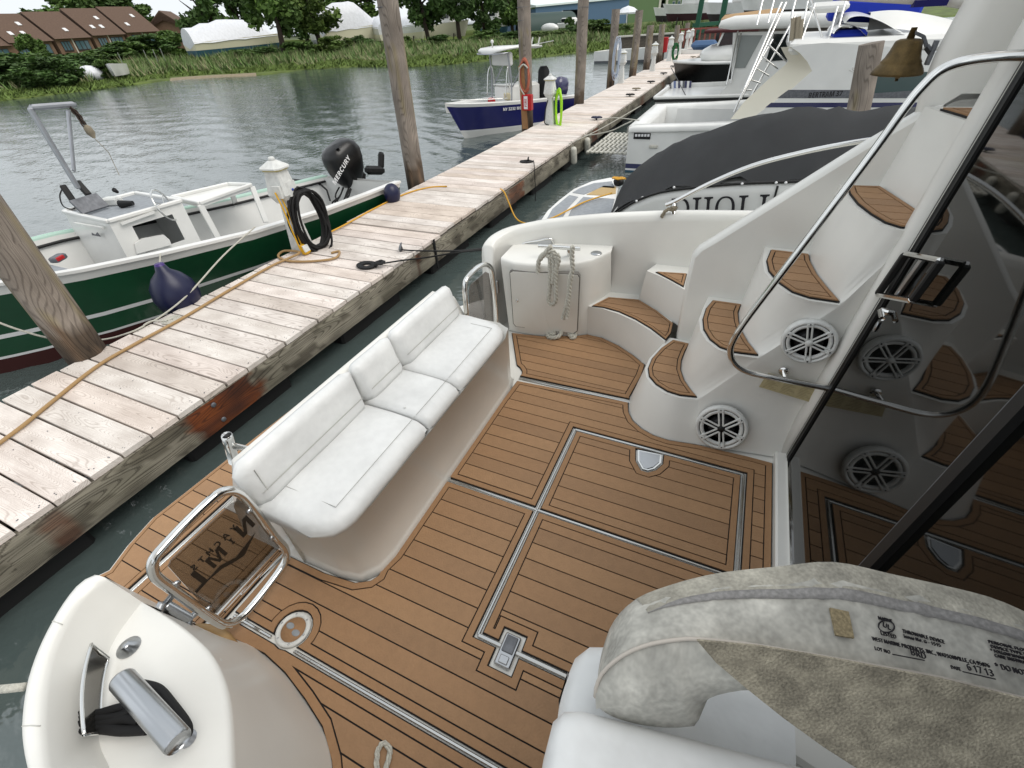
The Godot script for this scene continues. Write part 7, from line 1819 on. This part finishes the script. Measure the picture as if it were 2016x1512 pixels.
func build_vegetation():
	for s in 3: crowns.append([leaf_mesh(600 + s, [5200, 3200, 5600][s], s, [0.085, 0.085, 0.085][s]), leaf_mesh(650 + s, [5200, 3200, 5600][s], s, [0.085, 0.085, 0.085][s])])
	var k := 0
	# [u, v, dist, height, width, shape, trunk, tint, label]
	var dk := Color(0.82, 0.90, 0.80); var md := Color(0.95, 1.0, 0.85); var lt := Color(1.0, 1.0, 0.8)
	for q in [
		[420, 85, 100, 12.0, 8.5, 0, 0.18, dk, "tall dark tree rising behind the shrink-wrapped boat's stern"],
		[475, 70, 108, 13.5, 9.0, 0, 0.2, dk, "dark tree behind the middle of the shrink-wrapped boat"],
		[555, 95, 74, 10.5, 8.0, 0, 0.26, md, "mid green tree standing in front of the shrink-wrapped boat's bow"],
		[632, 92, 78, 10.0, 7.5, 0, 0.26, lt, "bright green tree between the two groups of wrapped boats"],
		[600, 60, 125, 13.0, 12.0, 2, 0.1, dk, "broad dark tree mass behind the bright green tree"],
		[720, 55, 120, 11.5, 13.0, 2, 0.1, md, "broad green tree behind the wrapped boat with the raised bow"],
		[845, 78, 82, 9.5, 7.5, 0, 0.2, dk, "dark dense tree just beyond the tall piling"],
		[905, 78, 80, 10.0, 6.5, 0, 0.3, dk, "dark bare-stemmed tree in front of the cream boat"],
		[955, 72, 86, 7.2, 6.0, 2, 0.12, dk, "low dark tree beside the bare-stemmed tree"],
		[1010, 60, 92, 9.0, 7.0, 0, 0.2, md, "green tree left of the blue shed"],
		[985, 55, 130, 9.0, 9.0, 2, 0.1, lt, "pale rounded tree far behind the cream boat"],
		[1065, 30, 170, 11.0, 9.0, 2, 0.1, dk, "far dark tree above the blue shed's roof"],
		[1490, 10, 120, 8.0, 6.0, 0, 0.3, md, "tree behind the green boat hoist"],
		[60, 85, 135, 6.8, 11.0, 2, 0.1, md, "tree crown rising over the left end of the brown houses"],
		[120, 80, 138, 8.3, 13.0, 2, 0.1, dk, "dark tree crown rising over the brown houses' second roof"],
		[185, 76, 138, 10.2, 13.0, 2, 0.1, md, "tall green tree crown behind the brown houses' middle roofs"],
		[235, 72, 140, 10.6, 13.0, 2, 0.1, dk, "tallest dark tree crown behind the brown houses"],
		[285, 70, 145, 8.5, 10.0, 2, 0.1, md, "tree crown between the brown houses and the gabled house"],
		[350, 70, 150, 6.5, 9.0, 2, 0.1, dk, "tree behind the gabled brown house"]]:
		plant("tree", q[8], "tree", G(q[0], q[1], q[2]), q[3], q[4], q[5], q[7], "trees along the far shore", q[6], k); k += 1
	# shrubs in front of the houses and along the bank
	var sh := [[10, 140, 66, 2.5, 6.0], [55, 135, 68, 2.3, 6.0], [100, 128, 72, 2.0, 5.5], [62, 100, 84, 3.6, 3.6], [135, 118, 74, 1.9, 5.0], [165, 106, 88, 1.8, 5.5], [215, 104, 90, 2.1, 6.5], [255, 98, 92, 2.5, 6.5], [300, 92, 95, 3.1, 7.0], [340, 90, 95, 3.4, 6.0], [95, 148, 62, 2.2, 4.5], [215, 130, 66, 1.6, 3.0], [715, 95, 72, 1.8, 4.0], [690, 98, 74, 1.3, 3.5], [790, 92, 76, 1.2, 3.5], [870, 92, 74, 1.2, 4.0], [960, 88, 76, 1.3, 4.5], [1090, 66, 76, 0.9, 5.0], [1125, 62, 78, 1.1, 4.0], [1165, 58, 80, 1.7, 5.5], [1190, 60, 80, 1.2, 4.0], [1120, 50, 92, 2.0, 2.2], [1212, 60, 84, 1.0, 4.0], [1050, 74, 74, 0.9, 5.0], [1010, 80, 72, 1.1, 4.5], [590, 98, 72, 1.8, 4.5], [660, 98, 72, 2.0, 4.5], [520, 104, 72, 1.5, 4.5], [470, 110, 70, 1.5, 4.5]]
	var where := ["at the far left of the bank before the brown houses", "beside the leftmost shrub before the brown houses", "before the first brown house's window", "tall against the brown houses' first gap", "left of the small white tarp", "behind the small white tarp", "below the third brown roof", "below the fourth brown roof", "below the last brown roof", "beside the big wrapped boat's stern", "low on the bank left of the white tarp", "low in the reeds right of the white tarp", "under the wrapped boat with the raised bow", "left of the wrapped boat with the raised bow", "right of the tall piling's middle", "below the bare-stemmed tree", "right of the bare-stemmed tree", "before the green arched shelter", "before the white pickup", "big and bright before the shed's dark doorway", "beside the big bright shrub at the doorway", "slim and upright at the shed's doorway", "before the white umbrella", "left of the arched shelter", "behind the blue boat's T-top", "under the mid green tree", "under the bright green tree", "under the wrapped boat's bow", "under the wrapped boat's middle"]
	for i in sh.size():
		var q: Array = sh[i]
		plant("shrub", "leafy green shrub " + where[i], "shrub", G(q[0], q[1], q[2]), q[3], q[4], 2 if i % 3 else 0, [dk, md, lt][i % 3] if i > 11 else [dk, md][i % 2], "shrubs along the far bank", 0.0, k); k += 1

func facing(p: Vector3) -> float: return atan2(-p.x, -p.z)    # turn so that local +z looks back at the cockpit
func build_houses():
	M.shingle = mat(Color(0.44, 0.355, 0.30), 0.95, 0, blotch(411, 0.03, 0.75, 1.0), 0.5); M.clap = mat(Color(0.50, 0.40, 0.325), 0.9, 0, blotch(413, 0.02, 0.85, 1.0), 0.4)
	M.pane = mat(Color(0.30, 0.40, 0.43), 0.08); M.frame = mat(Color(0.16, 0.14, 0.13), 0.7)
	var a := PD(-70, 108, 112); var b := PD(322, 84, 128); var dirn := V(b.x - a.x, 0, b.z - a.z); var L := dirn.length(); dirn /= L
	var turn := atan2(-dirn.z, dirn.x)
	# fractions along the row, eave and ridge heights
	var units := [[0.0, 0.20, 3.2, 6.3], [0.19, 0.39, 3.5, 6.9], [0.40, 0.585, 3.7, 7.1], [0.595, 0.78, 3.9, 7.5], [0.79, 1.0, 4.1, 7.7]]
	var lab := ["brown shingled row house at the left end with two skylights", "brown shingled row house, second in the row, part hidden by a shrub", "brown shingled row house in the middle with wide windows", "brown shingled row house with teal window panes", "brown shingled row house at the right end of the row"]
	for i in 5:
		var u: Array = units[i]; var w: float = (u[1] - u[0]) * L; var p: Vector3 = a + dirn * (u[0] * L + w * 0.5)
		var t := thing("row_house", lab[i], "house", V(p.x, -0.25, p.z), "brown row houses on the far shore", turn)
		localmode = true
		var e: float = u[2]; var r: float = u[3]; var dp := 4.5
		nw(false); box(V(0, e * 0.5, -dp), V(w - 0.3, e, dp * 2)); part("wall", M.clap, t)
		nw(false); for s in [-1, 1]: tri(V(s * (w * 0.5 - 0.15), e, 0), V(s * (w * 0.5 - 0.15), e, -dp * 2), V(s * (w * 0.5 - 0.15), r - 0.15, -dp))
		part("gable", M.clap, t)
		nw(false); loft([[V(-w * 0.5, e - 0.25, 0.5), V(-w * 0.5, r, -dp), V(-w * 0.5, e - 0.25, -dp * 2 - 0.5), V(-w * 0.5, r - 0.2, -dp)], [V(w * 0.5, e - 0.25, 0.5), V(w * 0.5, r, -dp), V(w * 0.5, e - 0.25, -dp * 2 - 0.5), V(w * 0.5, r - 0.2, -dp)]]); var rf := part("roof", M.shingle, t)
		for sx in [-0.22, 0.05, 0.2]:
			if (i + int(sx * 10)) % 4 == 0: continue
			var f: float = 0.30 if sx < 0.1 else 0.62
			nw(false); box(V(sx * w, lerpf(e - 0.25, r, f) + 0.07, lerpf(0.5, -dp, f)), V(0.55, 0.12, 0.75), Basis(V(1, 0, 0), atan2(r - e, dp + 0.5)), 0.03); part("skylight", M.printw, rf)
		for q in [[-0.24, 0.30], [0.20, 0.46]]:
			var ww: float = w * q[1] * 0.82
			nw(false); box(V(q[0] * w, e - 1.25, 0.03), V(ww, 1.35, 0.10)); var wn := part("window", M.frame, t)
			for k in 3:
				nw(false); box(V(q[0] * w + (k - 1) * ww / 3.0, e - 1.2, 0.075), V(ww / 3.0 - 0.16, 1.1, 0.03)); part("pane", M.pane, wn)
		nw(false); box(V(-0.03 * w, e * 0.5, 0.05), V(0.16, e, 0.08)); part("corner_trim", M.fenderw, t)
		localmode = false
	var gp := G(338, 78, 132)
	var t := thing("gabled_house", "small brown gabled house right of the row houses", "house", V(gp.x, -0.25, gp.z), "", facing(gp) - 0.3)
	localmode = true
	nw(false); box(V(0, 2.2, -3), V(7.0, 4.4, 6)); tri(V(-3.5, 4.4, 0), V(3.5, 4.4, 0), V(0, 6.7, 0)); part("wall", M.clap, t)
	nw(false); loft([[V(-4.0, 4.1, 0.4), V(0, 7.0, 0.4), V(4.0, 4.1, 0.4), V(0, 6.75, 0.4)], [V(-4.0, 4.1, -6.4), V(0, 7.0, -6.4), V(4.0, 4.1, -6.4), V(0, 6.75, -6.4)]]); part("roof", M.shingle, t)
	nw(false); box(V(-1.2, 2.8, 0.03), V(1.4, 1.2, 0.08)); part("window", M.pane, t)
	localmode = false
	# sheds
	var A := PD(1055, 40, 130); var B := PD(1237, 22, 150); var C := PD(1322, 18, 158); var d := V(B.x - A.x, 0, B.z - A.z); var w := d.length(); turn = atan2(-d.z, d.x)
	t = thing("metal_shed", "blue metal boat shed with a white roof and dark open doorway", "shed", V((A.x + B.x) * 0.5, -0.35, (A.z + B.z) * 0.5), "", turn)
	localmode = true
	var bl := mat(Color(0.30, 0.41, 0.52), 0.6); var yl := 3.35; var yr := 3.9
	yl += 1.5; yr += 1.5
	var dl := -w * 0.235; var dr := w * 0.035
	for e in [[-w * 0.5, dl], [dr, w * 0.5]]:
		nw(false); var ya: float = lerpf(yl - 0.6, yr - 0.35, (e[0] + w * 0.5) / w); var yb: float = lerpf(yl - 0.6, yr - 0.35, (e[1] + w * 0.5) / w)
		prism([V(e[0], 0, 0), V(e[1], 0, 0), V(e[1], yb, 0), V(e[0], ya, 0)], V(0, 0, -0.2)); part("wall", bl, t)
	nw(false); prism([V(dl, 3.3, 0), V(dr, 3.3, 0), V(dr, yr - 0.4, 0), V(dl, yl - 0.5, 0)], V(0, 0, -0.2)); part("lintel", bl, t)
	nw(false); box(V(-w * 0.5 + 0.1, 1.9, -7), V(0.2, 3.8, 13.6)); box(V(w * 0.5 - 0.1, 2.1, -7), V(0.2, 4.2, 13.6)); box(V(0, 2, -14), V(w, 4, 0.2)); part("inner_wall", bl, t)
	nw(false); loft([[V(-w * 0.5 - 0.2, yl - 0.75, 0.3), V(-w * 0.5 - 0.2, yl - 0.45, 0.3), V(-w * 0.5 - 0.2, yl + 1.3, -14.3), V(-w * 0.5 - 0.2, yl - 0.75, -14.3)], [V(w * 0.5 + 0.1, yr - 0.5, 0.3), V(w * 0.5 + 0.1, yr - 0.1, 0.3), V(w * 0.5 + 0.1, yr + 2.2, -14.3), V(w * 0.5 + 0.1, yr - 0.5, -14.3)]]); part("roof", mat(Color(0.86, 0.90, 0.90), 0.5), t)
	nw(false); box(V(-w * 0.24, 1.6, 0.10), V(0.35, 3.2, 0.1)); part("door_jamb", M.printw, t)
	nw(false); box(V(w * 0.485, 1.7, 0.06), V(0.22, 3.4, 0.12)); part("downpipe", M.printw, t)
	localmode = false
	d = V(C.x - B.x, 0, C.z - B.z); w = d.length(); turn = atan2(-d.z, d.x)
	t = thing("metal_shed", "green metal shed with a tall narrow opening beside the blue shed", "shed", V((C.x + B.x) * 0.5, -0.35, (C.z + B.z) * 0.5), "", turn)
	localmode = true
	var gr := mat(Color(0.36, 0.46, 0.30), 0.6)
	for e in [[-w * 0.5, w * 0.23], [w * 0.33, w * 0.5]]:
		nw(false); box(V((e[0] + e[1]) * 0.5, 2.3, -0.1), V(e[1] - e[0], 4.6, 0.2)); part("wall", gr, t)
	nw(false); box(V(w * 0.28, 4.4, -0.1), V(w * 0.10, 0.4, 0.2)); part("lintel", gr, t)
	nw(false); box(V(-w * 0.5 + 0.1, 2.3, -6), V(0.2, 4.6, 11.8)); box(V(w * 0.5 - 0.1, 2.3, -6), V(0.2, 4.6, 11.8)); box(V(0, 2.3, -12), V(w, 4.6, 0.2)); part("inner_wall", gr, t)
	nw(false); prism([V(-w * 0.5, 4.6, 0), V(w * 0.5, 4.6, 0), V(w * 0.35, 5.6, 0), V(-w * 0.3, 6.2, 0)], V(0, 0, -12)); part("roof", gr, t)
	for s in [0.205, 0.365]:
		nw(false); box(V(w * s, 2.1, 0.07), V(w * 0.05, 4.2, 0.12)); part("door_jamb", M.fenderw, t)
	nw(false); box(V(-w * 0.25, 1.8, 0.05), V(1.0, 1.2, 0.08)); part("window", M.pane, t)
	localmode = false
	var gd := G(1341, 20, 165); t = thing("green_office", "small green two-storey office behind the sheds", "building", V(gd.x, -0.3, gd.z), "", facing(gd))
	localmode = true
	nw(false); box(V(0, 2.4, -3), V(7, 4.8, 6)); part("wall", gr, t)
	nw(false); box(V(0, 4.9, -3), V(7.4, 0.3, 6.4)); part("roof", M.frame, t)
	for x in [-2.2, -0.8, 1.2, 2.4]:
		nw(false); box(V(x, 3.2, 0.04), V(0.8, 1.4, 0.1)); var wn := part("window", M.fenderw, t)
		nw(false); box(V(x, 3.2, 0.1), V(0.6, 1.1, 0.04)); part("pane", M.pane, wn)
	localmode = false
	# arched shelter
	var q0 := G(1068, 62, 96); t = thing("arched_shelter", "dark green arched shelter with an open blue end", "shelter", q0, "", facing(q0) - 0.9)
	localmode = true
	nw(true); var r0 := []; var r1 := []
	for i in 13: var an := PI * i / 12.0; r0.append(V(cos(an) * 2.2, sin(an) * 2.3 + 0.6, 4)); r1.append(V(cos(an) * 2.2, sin(an) * 2.3 + 0.6, -6))
	sheet([r0, r1]); part("arch_skin", mat(Color(0.14, 0.24, 0.22), 0.6), t)
	nw(false); for i in 12: tri(V(0, 0.2, 3.9), r0[i] - V(0, 0, 0.1), r0[i + 1] - V(0, 0, 0.1))
	part("end_wall", mat(Color(0.09, 0.14, 0.22), 0.7), t)
	localmode = false

func stored_boat(label: String, p: Vector3, L: float, turn: float, hullm: Material, bottom: Material, wrap: bool, wrap_h := 2.2, cabin := true):
	var t := thing("stored_boat", label, "boat", p, "boats stored ashore on the far bank", turn)
	localmode = true
	var y0 := 0.9
	for b in [[0.0, 0.45, bottom, "bottom"], [0.45, 1.0, hullm, "topside"]]:
		nw(true)
		for side in [-1.0, 1.0]:
			var g := []
			for i in 13:
				var row := []
				for k in 4: row.append(hpt(i / 12.0, lerpf(b[0], b[1], k / 3.0), side, L, L * 0.33, 2.6, 2.1, 0.6, L * 0.12))
				g.append(row)
			sheet(g)
		sm(false); quad(hpt(1, b[0], -1, L, L * 0.33, 2.6, 2.1, 0.6, 0), hpt(1, b[1], -1, L, L * 0.33, 2.6, 2.1, 0.6, 0), hpt(1, b[1], 1, L, L * 0.33, 2.6, 2.1, 0.6, 0), hpt(1, b[0], 1, L, L * 0.33, 2.6, 2.1, 0.6, 0)); part(b[3], b[2], t)
	if wrap:
		nw(true); var g := []
		for i in 13:
			var tt := i / 12.0; var a := hpt(tt, 0.9, -1, L, L * 0.33, 2.6, 2.1, 0.6, L * 0.12); var b := hpt(tt, 0.9, 1, L, L * 0.33, 2.6, 2.1, 0.6, L * 0.12)
			var h: float = wrap_h * smoothstep(0.0, 0.5, tt) * (1.0 - 0.25 * smoothstep(0.75, 1.0, tt)) + 0.25 * nz.get_noise_2d(tt * 60.0, L * 9.0)
			var row := []
			for k in 9:
				var f := k / 8.0; var q := a.lerp(b, f); q.y += h * pow(sin(PI * f), 0.6) + 0.12 * nz.get_noise_2d(k * 20.0, i * 25.0); row.append(q * V(1.04, 1, 1))
			g.append(row)
		sheet(g); sm(false)
		var e: Array = g[12]
		for k in 8: tri(V(0, 1.4, -L * 0.5 - 0.05), e[k], e[k + 1])
		part("shrink_wrap", M.wrap, t)
	else:
		nw(false); var dk := []
		for i in 13: var q := hpt(i / 12.0, 0.98, 1, L, L * 0.33, 2.6, 2.1, 0.6, L * 0.12); dk.append([q, V(-q.x, q.y, q.z)])
		sheet(dk); part("deck", M.white, t)
		if cabin:
			nw(false); box(V(0, 2.9, L * 0.02), V(L * 0.2, 1.3, L * 0.3), Basis.IDENTITY, 0.2); var cb := part("cabin", M.white, t)
			nw(false); box(V(0, 3.1, L * 0.02), V(L * 0.205, 0.5, L * 0.24), Basis.IDENTITY, 0.05); part("cabin_window", M.smoke, cb)
			nw(false); box(V(0, 3.75, -L * 0.02), V(L * 0.21, 0.12, L * 0.34), Basis.IDENTITY, 0.04); part("cabin_top", M.white, cb)
	for q in [[-0.3, -0.35], [0.3, -0.35], [-0.25, 0.2], [0.25, 0.2]]:
		nw(false); bar(V(q[0] * L * 0.4, 0, q[1] * L), V(q[0] * L * 0.3, 1.0, q[1] * L), 0.12, 0.12, V(0, 0, 1)); part("stand", M.frame, t)
	localmode = false

func build_shore_things():
	M.wrap = mat(Color(0.90, 0.91, 0.93), 0.45, 0, blotch(421, 0.02, 0.9, 1.0), 0.5, bump(423, 0.01, 6.0), 0.5)
	var cream := mat(Color(0.86, 0.84, 0.74), 0.4); var teal := mat(Color(0.16, 0.32, 0.38), 0.7)
	# big wrapped boat: stern left, bow right
	var a := G(395, 108, 84); var b := G(560, 98, 88); var dv := b - a
	stored_boat("large shrink-wrapped boat on stands with a teal bottom", (a + b) * 0.5 - V(0, 0.15, 0), 13.2, atan2(dv.x, dv.z), cream, teal, true, 2.1)
	a = G(705, 96, 84); stored_boat("white wrapped boat with a high raised cover left of the tall piling", a + V(0, 0.2, 0), 9.0, 2.6, cream, cream, true, 3.0)
	a = G(752, 92, 86); stored_boat("open white boat with a flared bow just left of the tall piling", a + V(0, 0.2, 0), 8.5, -2.2, M.white, cream, true, 1.2)
	a = G(640, 92, 92); stored_boat("low white boat behind the bright green tree", a, 8.0, 0.9, M.white, M.greydeck, true, 0.9)
	a = G(810, 82, 92); stored_boat("wrapped white boat behind the dark dense tree", a, 9.0, 1.2, M.white, cream, true, 1.4)
	a = G(885, 80, 92); stored_boat("cream hulled boat behind the bare-stemmed tree", a, 9.5, 1.3, cream, cream, false)
	a = G(980, 74, 98); stored_boat("white cruiser with a dark bottom left of the blue shed", a, 9.5, 0.9, M.white, teal, false)
	# hoist yard boats
	a = G(1365, 40, 84); stored_boat("white motorboat with a dark red bottom in the hoist yard", a + V(0, 0.6, 0), 10.0, -1.9, M.white, mat(Color(0.20, 0.07, 0.09), 0.8), false)
	a = G(1322, 45, 100); stored_boat("small white boat with a dark bottom before the green shed", a, 7.0, -1.8, M.white, M.frame, false, 0, false)
	a = G(1470, 30, 70); stored_boat("white cruiser with a dark canopy right of the green hoist", a + V(0, 0.5, 0), 10.0, -1.7, M.white, M.frame, false)
	a = G(1560, 20, 62); stored_boat("white cruiser stored behind the hardtop boat's roof", a + V(0, 0.5, 0), 10.0, -1.6, M.white, M.frame, false)
	# white tarp heap and skiff in the reeds
	var tp := G(168, 128, 66); var t := thing("white_tarp", "white tarp heap in the reeds below the brown houses", "tarp", tp)
	localmode = true
	nw(true); ball(V(0, 0.55, 0), V(1.3, 0.75, 1.1), 12, 7); part("cover", M.wrap, t); localmode = false
	tp = G(222, 124, 64); t = thing("reed_skiff", "low white skiff half hidden in the reeds", "skiff", tp, "", 0.9)
	localmode = true
	hull_bands(t, [[0.0, 1.0, M.white, "hull"]], 4.5, 1.5, 1.5, 1.3, 0.5, 0.4); localmode = false
	for q in [[233, 108, 72, "first"], [285, 106, 74, "second"], [303, 104, 74, "third"], [318, 103, 75, "fourth"]]:
		var p := G(q[0], q[1], q[2]); t = thing("white_stake", "%s white stake from the tarp in the reeds before the wrapped boat" % q[3], "stake", p, "white stakes in the reeds")
		localmode = true; nw(true); tube([V(0, 0, 0), V(0.05, 2.0, 0)], 0.05, 6); part("stake", M.printw, t); localmode = false
	# vehicles before the shed
	tp = G(1122, 52, 95); t = thing("white_pickup", "white pickup parked before the blue shed behind shrubs", "pickup", tp, "", 1.3)
	localmode = true
	nw(false); box(V(0, 1.0, 0), V(1.9, 0.75, 5.2), Basis.IDENTITY, 0.12); part("body", M.white, t)
	nw(false); box(V(0, 1.65, -0.2), V(1.7, 0.7, 2.4), Basis.IDENTITY, 0.2); var cb := part("cab", M.white, t)
	nw(false); box(V(0, 1.68, -0.2), V(1.74, 0.45, 2.0), Basis.IDENTITY, 0.06); part("window", M.smoke, cb)
	for x in [-0.85, 0.85]:
		for z in [-1.6, 1.6]: nw(true); lathe([Vector2(0.38, -0.12), Vector2(0.38, 0.12)], 14, Transform3D(Basis(V(0, 1, 0), V(1, 0, 0), V(0, 0, -1)), V(x, 0.4, z))); part("wheel", M.rubber, t)
	localmode = false
	tp = G(1082, 66, 84); t = thing("small_boat_ashore", "small white boat upturned on the bank before the arched shelter", "boat", tp, "", 1.0)
	localmode = true; nw(true); ball(V(0, 0.9, 0), V(0.8, 0.6, 1.9), 12, 7); part("hull", M.white, t); localmode = false
	tp = G(1233, 58, 90); t = thing("garden_umbrella", "white garden umbrella on the bank by the green shed", "umbrella", tp)
	localmode = true
	nw(false); lathe([Vector2(1.7, 2.0), Vector2(1.75, 2.2), Vector2(0.9, 2.75), Vector2(0.0, 3.0)], 10); part("canopy", M.wrap, t)
	nw(true); tube([V(0, 0, 0), V(0, 2.9, 0)], 0.05, 6); part("pole", M.printw, t); localmode = false
	M.oldtimber = mat(Color(0.42, 0.39, 0.35), 0.9, 0, blotch(431, 0.03, 0.7, 1.0), 0.8)
	# bulkhead and pier walls at the dock's far end
	nw(false); var p0 := P(1215, 92, -0.75); var p1 := P(1400, 78, -0.75); bar(V(p0.x, -0.6, p0.z), V(p1.x + 12, -0.6, p1.z - 4), 0.4, 1.1)
	t = thing("timber_bulkhead", "long grey timber bulkhead at the head of the dock", "bulkhead", V(p0.x, -1.1, p0.z)); part("wall", M.oldtimber, t)
	nw(false); bar(V(p0.x, 0.02, p0.z), V(p1.x + 12, 0.02, p1.z - 4), 0.7, 0.12); part("cap", M.fenderw, t)
	# red railing on the landing
	M.railred = mat(Color(0.50, 0.28, 0.24), 0.8)
	var rp := P(1395, 92, DOCK); t = thing("red_railing", "rust red railing with close bars at the dock's head", "railing", V(rp.x, DOCK, rp.z))
	for i in 14: nw(false); box(V(rp.x - 2.2 + i * 0.36, DOCK + 0.55, rp.z), V(0.10, 1.1, 0.08)); part("bar", M.railred, t)
	nw(false); box(V(rp.x + 0.1, DOCK + 1.1, rp.z), V(5.0, 0.10, 0.12)); part("top_rail", M.railred, t)
	# green travelling hoist
	var gm := mat(Color(0.02, 0.30, 0.20), 0.5)
	var h0 := PD(1366, 85, 56); var h1 := PD(1414, 80, 50)
	t = thing("boat_hoist", "tall green travelling boat hoist straddling stored boats", "boat hoist", V(h0.x, 0.2, h0.z))
	for q in [[1366, 88, 1385, -10, 56], [1414, 78, 1430, -10, 50], [1470, 70, 1478, -10, 66]]:
		nw(false); bar(PD(q[0], q[1], q[4]), PD(q[2], q[3], q[4]) + V(0, 2, 0), 0.42, 0.42, V(0, 0, 1), 0.05); part("leg", gm, t)
		nw(true); lathe([Vector2(0.55, -0.2), Vector2(0.55, 0.2)], 14, Transform3D(Basis(V(0, 1, 0), V(1, 0, 0), V(0, 0, -1)), PD(q[0], q[1], q[4]))); part("wheel", M.rubber, t)
	nw(false); bar(PD(1366, 62, 56), PD(1414, 58, 50), 0.3, 0.3); part("cross_beam", gm, t)
	nw(false); bar(PD(1366, 50, 56), PD(1470, 40, 66), 0.3, 0.3); part("cross_beam", gm, t)
	# bird on the fourth piling
	var z4 := P(1140, 205, DOCK).z; var bt := PZ(1148, -4, z4)
	t = thing("sea_bird", "dark bird sitting on top of a tall piling", "bird", bt)
	nw(true); ball(bt + V(0, 0.02, 0), V(0.20, 0.09, 0.10), 12, 8); ball(bt + V(0.16, 0.10, 0), V(0.06, 0.06, 0.05), 10, 6); tube([bt + V(0.20, 0.10, 0), bt + V(0.28, 0.09, 0)], [0.02, 0.004], 6); tube([bt + V(-0.15, 0.03, 0), bt + V(-0.34, 0.0, 0)], [0.06, 0.02], 6); part("body", M.black, t)

func _ready():
	nz.seed = 3; nz.frequency = 0.1; nz.fractal_octaves = 2
	setup_view()
	make_materials()
	build_water(); build_dock(); build_pilings()
	build_yacht(); build_bell(); build_foreground(); build_buoy(); build_dock_things(); build_yacht_ropes()
	build_skiff(); build_blue_boat(); build_covered_boat(); build_sportfisher(); build_other_boats()
	build_land(); build_vegetation(); build_houses(); build_shore_things()
